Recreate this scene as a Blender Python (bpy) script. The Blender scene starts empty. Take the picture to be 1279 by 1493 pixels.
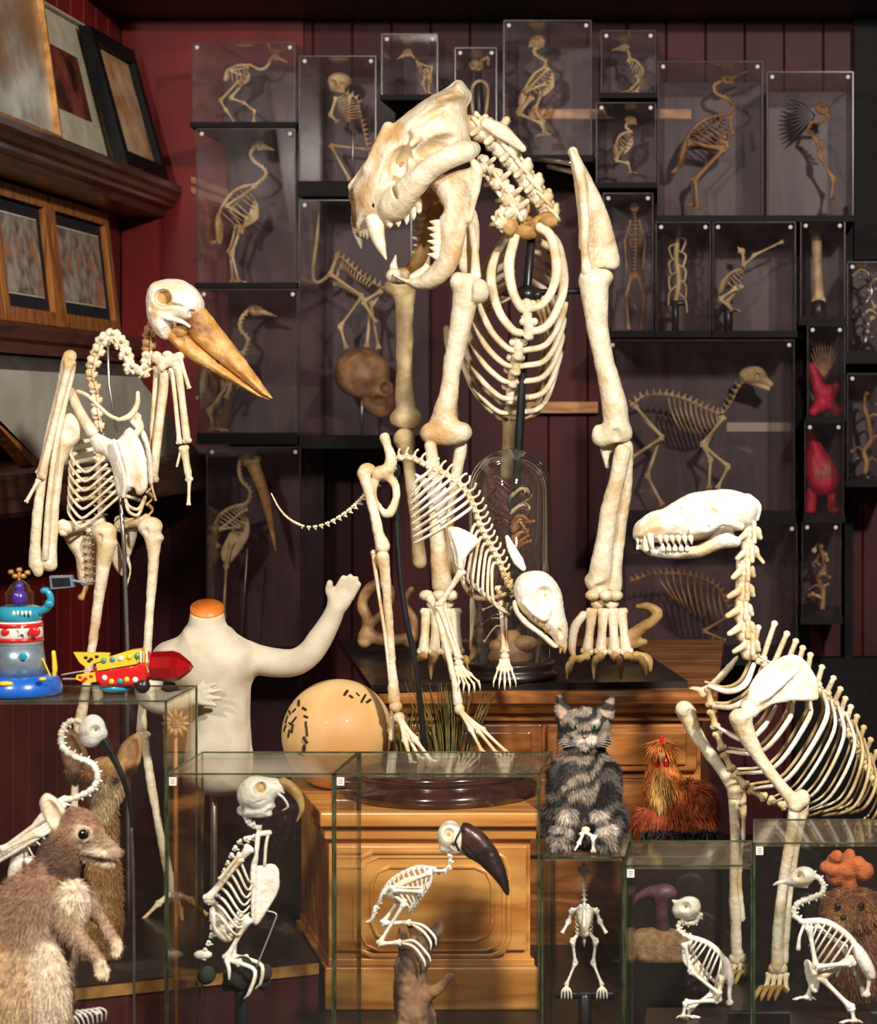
import bpy, math, random
import numpy as np
from mathutils import Vector, Matrix
random.seed(4)
S = bpy.context.scene
COL = S.collection
# ---------------- camera (level, frontal, shifted lens) ----------------
F = 3200.0; VX = 1095.0; VY = 600.0; ZC = 1.55
cd = bpy.data.cameras.new('camera'); cam = bpy.data.objects.new('camera', cd); COL.objects.link(cam)
cam.location = (0, 0, ZC); cam.rotation_euler = (math.pi/2, 0, 0)
cd.sensor_fit = 'AUTO'; cd.sensor_width = 36; cd.lens = F/1493*36
cd.shift_x = -(VX-639.5)/1493; cd.shift_y = (VY-746.5)/1493
cd.clip_start = .05; cd.clip_end = 50
cd.dof.use_dof = True; cd.dof.focus_distance = 3.0; cd.dof.aperture_fstop = 10.0
S.camera = cam
S.view_settings.view_transform = 'Standard'; S.view_settings.look = 'None'
S.view_settings.exposure = 0.1; S.view_settings.gamma = 1.0
S.cycles.transparent_max_bounces = 40; S.cycles.max_bounces = 8
# ---------------- world and lamps ----------------
wd = bpy.data.worlds.new('world'); S.world = wd; wd.use_nodes = True
wd.node_tree.nodes['Background'].inputs[0].default_value = (1.0, .80, .66, 1)
wd.node_tree.nodes['Background'].inputs[1].default_value = .05
def lamp(name, loc, target, power, size, color=(1, .94, .85)):
    l = bpy.data.lights.new(name, 'AREA'); l.energy = power; l.shape = 'DISK'; l.size = size; l.color = color
    o = bpy.data.objects.new(name, l); COL.objects.link(o); o.location = loc
    o.rotation_euler = (Vector(target)-Vector(loc)).to_track_quat('-Z', 'Y').to_euler(); return o
lamp('ceiling_spot', (.75, .9, ZC+1.15), (-.35, 3.2, ZC-.1), 86, .15)
lamp('ceiling_spot', (-1.15, .7, ZC+.95), (-.6, 3.2, ZC-.1), 36, .16)
lamp('ceiling_spot', (-.9, 3.3, ZC+1.2), (-.9, 4.75, ZC+.3), 6, .2, (1, .7, .55))
# ---------------- materials ----------------
def new_mat(name):
    m = bpy.data.materials.new(name); m.use_nodes = True
    return m, m.node_tree.nodes, m.node_tree.links, m.node_tree.nodes['Principled BSDF']
def lin(c):
    return tuple(((x/255.)/12.92 if x <= 10 else ((x/255.+.055)/1.055)**2.4) for x in c)
def mat(name, a, b=None, rough=.5, scale=40, detail=4, bump=0, bscale=None, metal=0, stretch=(1,1,1), lo=.35, hi=.65, spec=.5, coat=0, c=None):
    """noise-mottled surface between sRGB colours a and b (and sparse spots of c)"""
    m, N, L, P = new_mat(name)
    b = b or a
    tc = N.new('ShaderNodeTexCoord'); mp = N.new('ShaderNodeMapping'); mp.inputs['Scale'].default_value = stretch
    L.new(tc.outputs['Object'], mp.inputs['Vector'])
    nz = N.new('ShaderNodeTexNoise'); nz.inputs['Scale'].default_value = scale; nz.inputs['Detail'].default_value = detail
    L.new(mp.outputs[0], nz.inputs['Vector'])
    cr = N.new('ShaderNodeValToRGB'); cr.color_ramp.elements[0].position = lo; cr.color_ramp.elements[1].position = hi
    cr.color_ramp.elements[0].color = (*lin(a), 1); cr.color_ramp.elements[1].color = (*lin(b), 1)
    L.new(nz.outputs['Fac'], cr.inputs[0]); out = cr.outputs[0]
    if c:
        n2 = N.new('ShaderNodeTexNoise'); n2.inputs['Scale'].default_value = scale*.45; n2.inputs['Detail'].default_value = 6
        L.new(mp.outputs[0], n2.inputs['Vector'])
        r2 = N.new('ShaderNodeValToRGB'); r2.color_ramp.elements[0].position = .52; r2.color_ramp.elements[1].position = .68
        L.new(n2.outputs['Fac'], r2.inputs[0])
        mx = N.new('ShaderNodeMix'); mx.data_type = 'RGBA'; L.new(r2.outputs[0], mx.inputs[0])
        L.new(out, mx.inputs[6]); mx.inputs[7].default_value = (*lin(c), 1); out = mx.outputs[2]
    L.new(out, P.inputs['Base Color'])
    P.inputs['Roughness'].default_value = rough; P.inputs['Metallic'].default_value = metal
    P.inputs['Specular IOR Level'].default_value = spec; P.inputs['Coat Weight'].default_value = coat
    if bump:
        bn = N.new('ShaderNodeTexNoise'); bn.inputs['Scale'].default_value = bscale or scale*4; bn.inputs['Detail'].default_value = 5
        L.new(mp.outputs[0], bn.inputs['Vector'])
        bu = N.new('ShaderNodeBump'); bu.inputs['Strength'].default_value = bump; bu.inputs['Distance'].default_value = .002
        L.new(bn.outputs['Fac'], bu.inputs['Height']); L.new(bu.outputs[0], P.inputs['Normal'])
    return m
def wood_mat(name, a, b, axis='X', rough=.35, scale=9, ring=60, coat=.3):
    m, N, L, P = new_mat(name)
    tc = N.new('ShaderNodeTexCoord'); mp = N.new('ShaderNodeMapping')
    st = {'X': (.12, 1, 1), 'Y': (1, .12, 1), 'Z': (1, 1, .12)}[axis]; mp.inputs['Scale'].default_value = st
    L.new(tc.outputs['Object'], mp.inputs['Vector'])
    nz = N.new('ShaderNodeTexNoise'); nz.inputs['Scale'].default_value = scale; nz.inputs['Detail'].default_value = 6; nz.inputs['Distortion'].default_value = 1.2
    L.new(mp.outputs[0], nz.inputs['Vector'])
    mm = N.new('ShaderNodeMath'); mm.operation = 'MULTIPLY'; mm.inputs[1].default_value = 7; L.new(nz.outputs['Fac'], mm.inputs[0])
    fr = N.new('ShaderNodeMath'); fr.operation = 'PINGPONG'; fr.inputs[1].default_value = .5; L.new(mm.outputs[0], fr.inputs[0])
    n2 = N.new('ShaderNodeTexNoise'); n2.inputs['Scale'].default_value = ring*2; n2.inputs['Detail'].default_value = 3; L.new(mp.outputs[0], n2.inputs['Vector'])
    ad = N.new('ShaderNodeMath'); ad.operation = 'MULTIPLY_ADD'; ad.inputs[1].default_value = .6; L.new(n2.outputs['Fac'], ad.inputs[0]); L.new(fr.outputs[0], ad.inputs[2])
    cr = N.new('ShaderNodeValToRGB'); cr.color_ramp.elements[0].position = .2; cr.color_ramp.elements[1].position = .85
    cr.color_ramp.elements[0].color = (*lin(a), 1); cr.color_ramp.elements[1].color = (*lin(b), 1)
    L.new(ad.outputs[0], cr.inputs[0]); L.new(cr.outputs[0], P.inputs['Base Color'])
    P.inputs['Roughness'].default_value = rough; P.inputs['Coat Weight'].default_value = coat; P.inputs['Coat Roughness'].default_value = .25
    return m
def glass_mat(name, tint=(.97, .99, .975), ior=1.45, dust_haze=0.02, dcol=(190, 180, 165), gain=1.0):
    m, N, L, P = new_mat(name); N.remove(P); out = N['Material Output']
    tr = N.new('ShaderNodeBsdfTransparent'); tr.inputs[0].default_value = (*tint, 1)
    gl = N.new('ShaderNodeBsdfGlossy'); gl.inputs['Roughness'].default_value = .03
    lw = N.new('ShaderNodeLayerWeight'); lw.inputs['Blend'].default_value = .5
    pw = N.new('ShaderNodeMath'); pw.operation = 'POWER'; pw.inputs[1].default_value = 5; L.new(lw.outputs['Facing'], pw.inputs[0])
    r0 = ((ior-1)/(ior+1))**2
    g = N.new('ShaderNodeMath'); g.operation = 'MULTIPLY_ADD'; g.inputs[1].default_value = (1-r0)*gain*.6; g.inputs[2].default_value = r0*gain; g.use_clamp = True; L.new(pw.outputs[0], g.inputs[0])
    mx = N.new('ShaderNodeMixShader'); L.new(g.outputs[0], mx.inputs[0]); L.new(tr.outputs[0], mx.inputs[1]); L.new(gl.outputs[0], mx.inputs[2])
    df = N.new('ShaderNodeBsdfDiffuse'); df.inputs[0].default_value = (*lin(dcol), 1)
    nz = N.new('ShaderNodeTexNoise'); nz.inputs['Scale'].default_value = 14; nz.inputs['Detail'].default_value = 6
    tc = N.new('ShaderNodeTexCoord'); L.new(tc.outputs['Object'], nz.inputs['Vector'])
    mr = N.new('ShaderNodeMapRange'); mr.inputs[1].default_value = .35; mr.inputs[2].default_value = .75; mr.inputs[3].default_value = dust_haze*.4; mr.inputs[4].default_value = dust_haze*2
    L.new(nz.outputs['Fac'], mr.inputs[0])
    m2 = N.new('ShaderNodeMixShader'); L.new(mr.outputs[0], m2.inputs[0]); L.new(mx.outputs[0], m2.inputs[1]); L.new(df.outputs[0], m2.inputs[2])
    L.new(m2.outputs[0], out.inputs[0]); return m
def attr_mat(name, rough=.7, bump=.2, bscale=300, mottle=.25, mscale=60):
    m, N, L, P = new_mat(name)
    at = N.new('ShaderNodeAttribute'); at.attribute_name = 'Col'
    nz = N.new('ShaderNodeTexNoise'); nz.inputs['Scale'].default_value = mscale; nz.inputs['Detail'].default_value = 5
    tc = N.new('ShaderNodeTexCoord'); L.new(tc.outputs['Object'], nz.inputs['Vector'])
    mr = N.new('ShaderNodeMapRange'); mr.inputs[1].default_value = .3; mr.inputs[2].default_value = .7; mr.inputs[3].default_value = 1-mottle; mr.inputs[4].default_value = 1+mottle
    L.new(nz.outputs['Fac'], mr.inputs[0])
    mx = N.new('ShaderNodeVectorMath'); mx.operation = 'SCALE'; L.new(at.outputs['Color'], mx.inputs[0]); L.new(mr.outputs[0], mx.inputs['Scale'])
    L.new(mx.outputs[0], P.inputs['Base Color']); P.inputs['Roughness'].default_value = rough
    bu = N.new('ShaderNodeBump'); bu.inputs['Strength'].default_value = bump; bu.inputs['Distance'].default_value = .002
    bn = N.new('ShaderNodeTexNoise'); bn.inputs['Scale'].default_value = bscale; L.new(tc.outputs['Object'], bn.inputs['Vector'])
    L.new(bn.outputs['Fac'], bu.inputs['Height']); L.new(bu.outputs[0], P.inputs['Normal']); return m
M = dict(
 bone=mat('bone', (240, 226, 198), (212, 184, 134), rough=.4, scale=34, bump=.9, bscale=150, lo=.45, hi=.75, c=(208, 168, 112)),
 bone_white=mat('white_bone', (252, 246, 234), (236, 220, 190), rough=.38, scale=46, bump=.7, bscale=200, lo=.45, hi=.75, c=(226, 198, 152)),
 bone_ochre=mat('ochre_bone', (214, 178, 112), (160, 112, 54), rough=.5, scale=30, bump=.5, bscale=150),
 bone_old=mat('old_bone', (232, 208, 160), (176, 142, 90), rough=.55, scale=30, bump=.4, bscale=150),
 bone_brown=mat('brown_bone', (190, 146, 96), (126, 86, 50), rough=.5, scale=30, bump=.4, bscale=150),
 teeth=mat('teeth', (250, 243, 225), (232, 214, 176), rough=.3, scale=60, bump=.1),
 bill=mat('stork_bill', (232, 188, 116), (196, 134, 62), rough=.42, scale=44, bump=1.0, bscale=160, c=(126, 74, 34), stretch=(1, 1, 1)),
 black=mat('black_metal', (22, 21, 22), (34, 31, 32), rough=.32, scale=30),
 black_wood=mat('black_wood', (24, 17, 15), (38, 26, 22), rough=.4, scale=12, coat=.15),
 steel=mat('steel_rod', (150, 140, 132), (176, 166, 158), rough=.3, metal=.9),
 wire=mat('steel_wire', (200, 195, 185), rough=.35, metal=.6),
 glass=glass_mat('case_glass', tint=(.993, .996, .992), dust_haze=.003),
 glass_top=glass_mat('dusty_case_glass', dust_haze=.11, dcol=(160, 138, 112)),
 glass_edge=mat('green_glass_edge', (34, 44, 30), (70, 80, 54), rough=.15, scale=50),
 acrylic=glass_mat('acrylic', tint=(.96, .94, .945), dust_haze=.011, dcol=(205, 170, 180)),  # haze of the cases painted in as a pinkish diffuse layer
 acrylic_edge=mat('acrylic_edge', (74, 60, 62), (44, 34, 36), rough=.2, scale=60), plinth=mat('plinth_black', (17, 14, 15), (24, 20, 20), rough=.7, spec=.2),
 dome=glass_mat('dome_glass', tint=(.985, .99, .985), dust_haze=.012, ior=1.6, gain=2.2),
 screw=mat('white_screw', (225, 215, 205), rough=.3),
 paper=mat('paper', (236, 228, 208), (214, 202, 176), rough=.8, scale=20),
 tag=mat('price_tag', (236, 228, 220), rough=.7),
 ink=mat('tag_ink', (90, 80, 80), rough=.8),
)
# ---------------- object helpers ----------------
def tagit(o, label=None, cat=None, group=None, kind=None):
    if label: o['label'] = label
    if cat: o['category'] = cat
    if group: o['group'] = group
    if kind: o['kind'] = kind
    return o
def P3(u, v, Y):
    return Vector(((u-VX)/F*Y, Y, ZC-(v-VY)/F*Y))
def empty(name, loc, label, cat, group=None):
    o = bpy.data.objects.new(name, None); COL.objects.link(o); o.location = loc; o.empty_display_size = .02
    return tagit(o, label, cat, group)
def mesh_obj(name, verts, faces, m, parent=None, org=None, smooth=True, cols=None, origin_center=False):
    """verts: world coordinates (n,3)"""
    v = np.asarray(verts, dtype=float)
    if parent is None and org is None:
        org = Vector(((v[:, 0].min()+v[:, 0].max())/2, (v[:, 1].min()+v[:, 1].max())/2, v[:, 2].min()))
    elif org is None:
        p = parent; org = Vector(p.location)
        while p.parent: p = p.parent; org = org + Vector(p.location)
    v = v-np.array(org)
    me = bpy.data.meshes.new(name); me.from_pydata(v.tolist(), [], faces if isinstance(faces, list) else faces.tolist())
    me.update()
    if smooth: me.polygons.foreach_set('use_smooth', [True]*len(me.polygons))
    if isinstance(m, (list, tuple)):
        for q in m: me.materials.append(q)
    else: me.materials.append(m)
    if cols is not None:
        a = me.color_attributes.new('Col', 'FLOAT_COLOR', 'POINT')
        c = np.ones((len(v), 4)); c[:, :3] = cols; a.data.foreach_set('color', c.ravel())
    o = bpy.data.objects.new(name, me); COL.objects.link(o)
    if parent is not None: o.parent = parent
    else: o.location = org
    return o
def rot_frames(pts):
    n = len(pts); T = np.zeros((n, 3))
    T[1:-1] = pts[2:]-pts[:-2]; T[0] = pts[1]-pts[0]; T[-1] = pts[-1]-pts[-2]
    T /= (np.linalg.norm(T, axis=1, keepdims=True)+1e-9)
    ref = np.array([0, 0, 1.]) if abs(T[0][2]) < .8 else np.array([1., 0, 0])
    A = np.zeros((n, 3)); a = ref-T[0]*ref.dot(T[0]); a /= np.linalg.norm(a); A[0] = a
    for i in range(1, n):
        a = A[i-1]-T[i]*A[i-1].dot(T[i]); l = np.linalg.norm(a); A[i] = a/l if l > 1e-6 else A[i-1]
    return T, A, np.cross(T, A)
def catmull(pts, rad, sub):
    pts = np.asarray(pts, float); rad = np.asarray(rad, float)
    if sub <= 1 or len(pts) < 3: return pts, rad
    q = np.vstack([2*pts[0]-pts[1], pts, 2*pts[-1]-pts[-2]]); out = []; ro = []
    for i in range(len(pts)-1):
        p0, p1, p2, p3 = q[i], q[i+1], q[i+2], q[i+3]
        for j in range(sub):
            t = j/sub
            out.append(.5*((2*p1)+(-p0+p2)*t+(2*p0-5*p1+4*p2-p3)*t*t+(-p0+3*p1-3*p2+p3)*t**3)); ro.append(rad[i]*(1-t)+rad[i+1]*t)
    out.append(pts[-1]); ro.append(rad[-1]); return np.array(out), np.array(ro)
class MB:
    """mesh collector in a figure's local pixel units (u right, v down, w away)"""
    def __init__(s, Y0): s.Y0 = Y0; s.V = []; s.Fc = []; s.n = 0
    def loc(s, p):
        p = np.asarray(p, float)
        k = 1+p[..., 2:3]/F
        uv = np.concatenate([VX+(p[..., 0:1]-VX)*k, VY+(p[..., 1:2]-VY)*k, p[..., 2:3]], -1); return uv
    def raw(s, V, Fc):
        V = np.asarray(V, float); s.V.append(V); s.Fc += [[i+s.n for i in f] for f in Fc]; s.n += len(V); return s
    def tube(s, pts, rad, n=8, sub=4, flat=1.0, faxis=None, cap=True):
        pts = [(*p, 0) if len(p) == 2 else p for p in pts]
        if np.isscalar(rad): rad = [rad]*len(pts)
        p, r = catmull(s.loc(pts), rad, sub); T, A, B = rot_frames(p)
        if faxis is not None:
            fa = np.asarray(faxis, float); A = fa-T*(T@fa)[:, None]; A /= (np.linalg.norm(A, axis=1, keepdims=True)+1e-9); B = np.cross(T, A)
        if cap:
            e0 = p[0]-T[0]*r[0]*.6; e1 = p[-1]+T[-1]*r[-1]*.6
            p = np.vstack([e0, p, e1]); r = np.concatenate([[r[0]*.45], r, [r[-1]*.45]])
            A = np.vstack([A[0], A, A[-1]]); B = np.vstack([B[0], B, B[-1]])
        th = np.arange(n)*2*math.pi/n; V = []
        for i in range(len(p)):
            V.append(p[i]+r[i]*flat*np.outer(np.cos(th), A[i])+r[i]*np.outer(np.sin(th), B[i]))
        V = np.vstack(V); m = len(p); Fc = []
        for i in range(m-1):
            for j in range(n):
                a = i*n+j; b = i*n+(j+1) % n; Fc.append([a, a+n, b+n, b])
        Fc.append(list(range(n))); Fc.append([(m-1)*n+n-1-j for j in range(n)])
        return s.raw(V, Fc)
    def ell(s, c, r, n=10, rot=0):
        c = s.loc((*c, 0) if len(c) == 2 else c); r = (r, r, r) if np.isscalar(r) else r
        V = [[0, -1, 0]]; k = max(4, n//2)
        for i in range(1, k):
            ph = math.pi*i/k
            for j in range(n): V.append([math.sin(ph)*math.cos(2*math.pi*j/n), -math.cos(ph), math.sin(ph)*math.sin(2*math.pi*j/n)])
        V.append([0, 1, 0]); V = np.array(V)*np.array(r); a = math.radians(rot); R = np.array([[math.cos(a), -math.sin(a), 0], [math.sin(a), math.cos(a), 0], [0, 0, 1]])
        V = V@R.T+c; Fc = []
        for j in range(n): Fc.append([0, 1+j, 1+(j+1) % n])
        for i in range(k-2):
            for j in range(n): a0 = 1+i*n+j; b0 = 1+i*n+(j+1) % n; Fc.append([a0, a0+n, b0+n, b0])
        L0 = len(V)-1
        for j in range(n): Fc.append([L0, L0-n+(j+1) % n, L0-n+j])
        return s.raw(V, Fc)
    def bone(s, a, b, r, ra=None, rb=None, bow=(0, 0, 0), n=10, flat=1):
        a = np.array((*a, 0) if len(a) == 2 else a, float); b = np.array((*b, 0) if len(b) == 2 else b, float); ra = ra or r*1.7; rb = rb or r*1.7
        L = np.linalg.norm(b-a); ta = min(.2, 1.6*ra/L); tb = min(.2, 1.6*rb/L)
        ts = [0, ta*.4, ta*.8, ta*1.5, .4, .6, 1-tb*1.5, 1-tb*.8, 1-tb*.4, 1]; rr = [ra*.7, ra, ra*.92, r*1.12, r, r, r*1.12, rb*.92, rb, rb*.7]
        bow = np.array(bow, float); pts = [a+(b-a)*t+bow*math.sin(math.pi*t) for t in ts]
        s.tube(pts, rr, n=n, sub=2, flat=flat)
        d = (b-a)/L; side = np.array([-d[1], d[0], 0]); 
        for c, R, sg in ((a, ra, 1), (b, rb, -1)):
            for q in (-1, 1):
                s.ell(tuple(c+d*sg*R*.25+side*q*R*.55), R*.72, n=8)
        return s
    def vert(s, c, tan, up, size, sp=1.0, tr=1.0, L=1.0, art=True):
        """one vertebra: centrum, neural spine, two transverse processes"""
        c = np.array(c, float); t = np.array(tan, float); t /= np.linalg.norm(t); u = np.array(up, float); u -= t*u.dot(t); u /= np.linalg.norm(u); w = np.cross(t, u)
        s.tube([c-t*size*.62*L, c-t*size*.45*L, c, c+t*size*.45*L, c+t*size*.62*L], [size*.5, size*.6, size*.42, size*.6, size*.5], n=8, sub=1)
        s.ell(tuple(c+u*size*.6), size*.5, n=7)
        if sp: s.tube([c+u*size*.5, c+u*size*(.6+sp*.5)-t*size*.1, c+u*size*(.6+sp)-t*size*.25], [size*.3, size*.2, size*.24], n=6, sub=1, flat=1)
        if tr:
            for q in (-1, 1): s.tube([c+w*q*size*.4+u*size*.2, c+w*q*size*(.5+tr)-t*size*.15+u*size*.1], [size*.26, size*.17], n=6, sub=1)
        if art:
            for q in (-1, 1):
                s.tube([c+u*size*.5+w*q*size*.4-t*size*.7, c+u*size*.55+w*q*size*.35+t*size*.7], [size*.18, size*.16], n=5, sub=1)
        return s
    def prism(s, poly, w0, w1):
        """poly in (u,v), side walls between depths w0 and w1"""
        k = len(poly); V = s.loc([(u, v, w0) for u, v in poly]); c = V.copy(); c[:, 2] = w1
        V = np.vstack([V, c]); Fc = [list(range(k)), list(range(2*k-1, k-1, -1))]+[[i, i+k, (i+1) % k+k, (i+1) % k][::-1] for i in range(k)]
        return s.raw(V, Fc)
    def world(s):
        V = np.vstack(s.V); q = s.Y0/F
        return np.stack([(V[:, 0]-VX)*q, s.Y0+V[:, 2]*q, ZC-(V[:, 1]-VY)*q], 1)
    def build(s, name, m, parent=None, smooth=True, **k): return mesh_obj(name, s.world(), s.Fc, m, parent, smooth=smooth, **k)
def vnoise(P):
    i = np.floor(P).astype(np.int64); f = P-i; f = f*f*(3-2*f); o = 0
    for a in (0, 1):
        for b in (0, 1):
            for c in (0, 1):
                n = (i[:, 0]+a)*73856093 ^ (i[:, 1]+b)*19349663 ^ (i[:, 2]+c)*83492791; n = (n*1103515245+12345) & 0x7fffffff
                o = o+((n >> 8) % 1024)/1023.*(f[:, 0] if a else 1-f[:, 0])*(f[:, 1] if b else 1-f[:, 1])*(f[:, 2] if c else 1-f[:, 2])
    return o
def surfnet(D, o, h):
    nx, ny, nz = D.shape; ins = D < 0
    c = [ins[i:nx-1+i, j:ny-1+j, k:nz-1+k] for i in (0, 1) for j in (0, 1) for k in (0, 1)]
    cnt = sum(x.astype(np.int8) for x in c); mask = (cnt > 0) & (cnt < 8); idx = np.argwhere(mask)
    vid = -np.ones(mask.shape, int); vid[tuple(idx.T)] = np.arange(len(idx))
    acc = np.zeros((len(idx), 3)); num = np.zeros(len(idx))
    for ax in range(3):
        e = np.zeros(3, int); e[ax] = 1; o1, o2 = [a for a in range(3) if a != ax]
        for a in (0, 1):
            for b in (0, 1):
                off = np.zeros(3, int); off[o1] = a; off[o2] = b
                p = idx+off; q = p+e; d0 = D[tuple(p.T)]; d1 = D[tuple(q.T)]; x = (d0 < 0) != (d1 < 0)
                t = np.where(x, d0/(d0-d1+1e-12), 0); pos = off+t[:, None]*e
                acc[x] += pos[x]; num[x] += 1
    V = (idx+acc/num[:, None])*h+o; Q = []
    for ax in range(3):
        sl0 = [slice(None)]*3; sl1 = [slice(None)]*3; sl0[ax] = slice(0, -1); sl1[ax] = slice(1, None)
        A = ins[tuple(sl0)]; B = ins[tuple(sl1)]; x = A != B; o1, o2 = (ax+1) % 3, (ax+2) % 3
        p = np.argwhere(x); p = p[(p[:, o1] > 0) & (p[:, o2] > 0) & (p[:, o1] < D.shape[o1]-1) & (p[:, o2] < D.shape[o2]-1)]
        e1 = np.zeros(3, int); e1[o1] = 1; e2 = np.zeros(3, int); e2[o2] = 1
        a = vid[tuple(p.T)]; b = vid[tuple((p-e1).T)]; cc = vid[tuple((p-e1-e2).T)]; d = vid[tuple((p-e2).T)]
        f = ins[tuple(p.T)]; q = np.where(f[:, None], np.stack([a, b, cc, d], 1), np.stack([a, d, cc, b], 1)); Q.append(q)
    Q = np.vstack(Q); return V, Q[(Q >= 0).all(1)]
class SDF:
    """smooth-blended solid in local pixel units, meshed by surface nets"""
    def __init__(s, Y0, h=2.0): s.Y0 = Y0; s.h = h; s.p = []; s.mb = MB(Y0)
    def L(s, p): return s.mb.loc((*p, 0) if len(p) == 2 else p)
    def cap(s, a, b, ra, rb=None, k=3, op=1, col=None):
        a, b = s.L(a), s.L(b); rb = ra if rb is None else rb; R = max(ra, rb)
        s.p.append(('c', (a, b, ra, rb), np.minimum(a, b)-R, np.maximum(a, b)+R, k, op, col)); return s
    def chain(s, pts, k=3, op=1, col=None):
        p, r = catmull(s.mb.loc([q[:3] for q in pts]), [q[3] for q in pts], 4 if len(pts) > 2 else 1); R = r.max()
        s.p.append(('m', (p, r), p.min(0)-R, p.max(0)+R, k, op, col)); return s
    def ell(s, c, r, rot=0, k=3, op=1, col=None, tilt=0):
        c = s.L(c); r = np.array((r, r, r) if np.isscalar(r) else r, float); a = math.radians(rot); b = math.radians(tilt)
        R = np.array([[math.cos(a), math.sin(a), 0], [-math.sin(a), math.cos(a), 0], [0, 0, 1]])
        R = np.array([[math.cos(b), 0, math.sin(b)], [0, 1, 0], [-math.sin(b), 0, math.cos(b)]])@R
        m = r.max(); s.p.append(('e', (c, r, R), c-m, c+m, k, op, col)); return s
    def poly(s, pts, w, T, R, k=3, op=1, col=None, gu=0, gv=0):
        z = [(u, v, w) for u, v in pts]; q = s.L(z[0]) if 0 else s.mb.loc(z); c = q.mean(0)
        ext = T+abs(gu)*np.ptp(q[:, 0])+abs(gv)*np.ptp(q[:, 1])
        lo = np.array([q[:, 0].min(), q[:, 1].min(), w-ext]); hi = np.array([q[:, 0].max(), q[:, 1].max(), w+ext])
        s.p.append(('p', (q[:, :2], w, T, R, c, gu, gv), lo, hi, k, op, col)); return s
    def mesh(s, smooth=1, disp=.9):
        h = s.h; add = [p for p in s.p if p[5] > 0]
        lo = np.min([p[2] for p in add], 0)-3*h-3; hi = np.max([p[3] for p in add], 0)+3*h+3
        n = np.ceil((hi-lo)/h).astype(int)+1; D = np.full(n, 50., dtype=np.float32)
        ax = [lo[i]+np.arange(n[i])*h for i in range(3)]
        for kd, pr, pl, ph, k, op, col in s.p:
            pad = k+2*h+2
            i0 = np.clip(np.floor((pl-pad-lo)/h).astype(int), 0, n); i1 = np.clip(np.ceil((ph+pad-lo)/h).astype(int)+1, 0, n)
            if (i1 <= i0).any(): continue
            sl = tuple(slice(a, b) for a, b in zip(i0, i1))
            X, Y, Z = np.meshgrid(ax[0][sl[0]], ax[1][sl[1]], ax[2][sl[2]], indexing='ij', sparse=True)
            d = s.dist(kd, pr, X, Y, Z); o = D[sl]
            if op > 0:
                hh = np.clip(.5+.5*(o-d)/k, 0, 1); D[sl] = o+(d-o)*hh-k*hh*(1-hh)
            else:
                hh = np.clip(.5-.5*(o+d)/k, 0, 1); D[sl] = o+(-d-o)*hh+k*hh*(1-hh)
        V, Q = surfnet(D, lo, h)
        if smooth:
            for _ in range(smooth):
                acc = np.zeros_like(V); cn = np.zeros(len(V))
                for i in range(4):
                    a = Q[:, i]; b = Q[:, (i+1) % 4]
                    for x, y in ((a, b), (b, a)):
                        for d in range(3): acc[:, d] += np.bincount(x, V[y, d], len(V))
                        cn += np.bincount(x, minlength=len(V))
                V = V*.5+.5*acc/np.maximum(cn, 1)[:, None]
        if disp:
            a, b, c_ = V[Q[:, 0]], V[Q[:, 1]], V[Q[:, 2]]; fn = np.cross(b-a, c_-a); vn = np.zeros_like(V)
            for i in range(4):
                for d in range(3): vn[:, d] += np.bincount(Q[:, i], fn[:, d], len(V))
            vn /= np.linalg.norm(vn, axis=1)[:, None]+1e-9
            V = V+vn*(disp*h*(1.0*(vnoise(V/(11*h))-.5)+.6*(vnoise(V/(4.5*h)+7)-.5)))[:, None]
        cols = None
        if any(p[6] is not None for p in s.p):
            W = np.zeros(len(V)); C = np.zeros((len(V), 3)); 
            for kd, pr, pl, ph, k, op, col in s.p:
                if col is None: continue
                d = s.dist(kd, pr, V[:, 0], V[:, 1], V[:, 2]); w = np.exp(-np.clip(d if op == 1 else abs(d), -6, 60)*.8) if op != 2 else 0
                C += w[:, None]*np.array(lin(col)); W += w
            cols = C/np.maximum(W, 1e-9)[:, None]
        s.lv = V; q = s.Y0/F
        Wd = np.stack([(V[:, 0]-VX)*q, s.Y0+V[:, 2]*q, ZC-(V[:, 1]-VY)*q], 1)
        return Wd, Q, cols
    @staticmethod
    def dist(kd, pr, X, Y, Z):
        if kd == 'c':
            a, b, ra, rb = pr; ba = b-a; L = ba.dot(ba)+1e-9; x, y, z = X-a[0], Y-a[1], Z-a[2]
            t = np.clip((x*ba[0]+y*ba[1]+z*ba[2])/L, 0, 1)
            return np.sqrt((x-ba[0]*t)**2+(y-ba[1]*t)**2+(z-ba[2]*t)**2)-(ra+(rb-ra)*t)
        if kd == 'm':
            p, r = pr; o = None
            for i in range(len(p)-1):
                d = SDF.dist('c', (p[i], p[i+1], r[i], r[i+1]), X, Y, Z); o = d if o is None else np.minimum(o, d)
            return o
        if kd == 'e':
            c, r, R = pr; x, y, z = X-c[0], Y-c[1], Z-c[2]
            p = [R[i, 0]*x+R[i, 1]*y+R[i, 2]*z for i in range(3)]
            k0 = np.sqrt(sum((p[i]/r[i])**2 for i in range(3))); k1 = np.sqrt(sum((p[i]/r[i]**2)**2 for i in range(3)))+1e-6
            return k0*(k0-1)/k1
        q, w, T, R, c, gu, gv = pr; x = X+0*Y; y = Y+0*X
        d = np.full(np.broadcast(x, y).shape, 1e9); ins = np.zeros(d.shape, bool); n = len(q)
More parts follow.
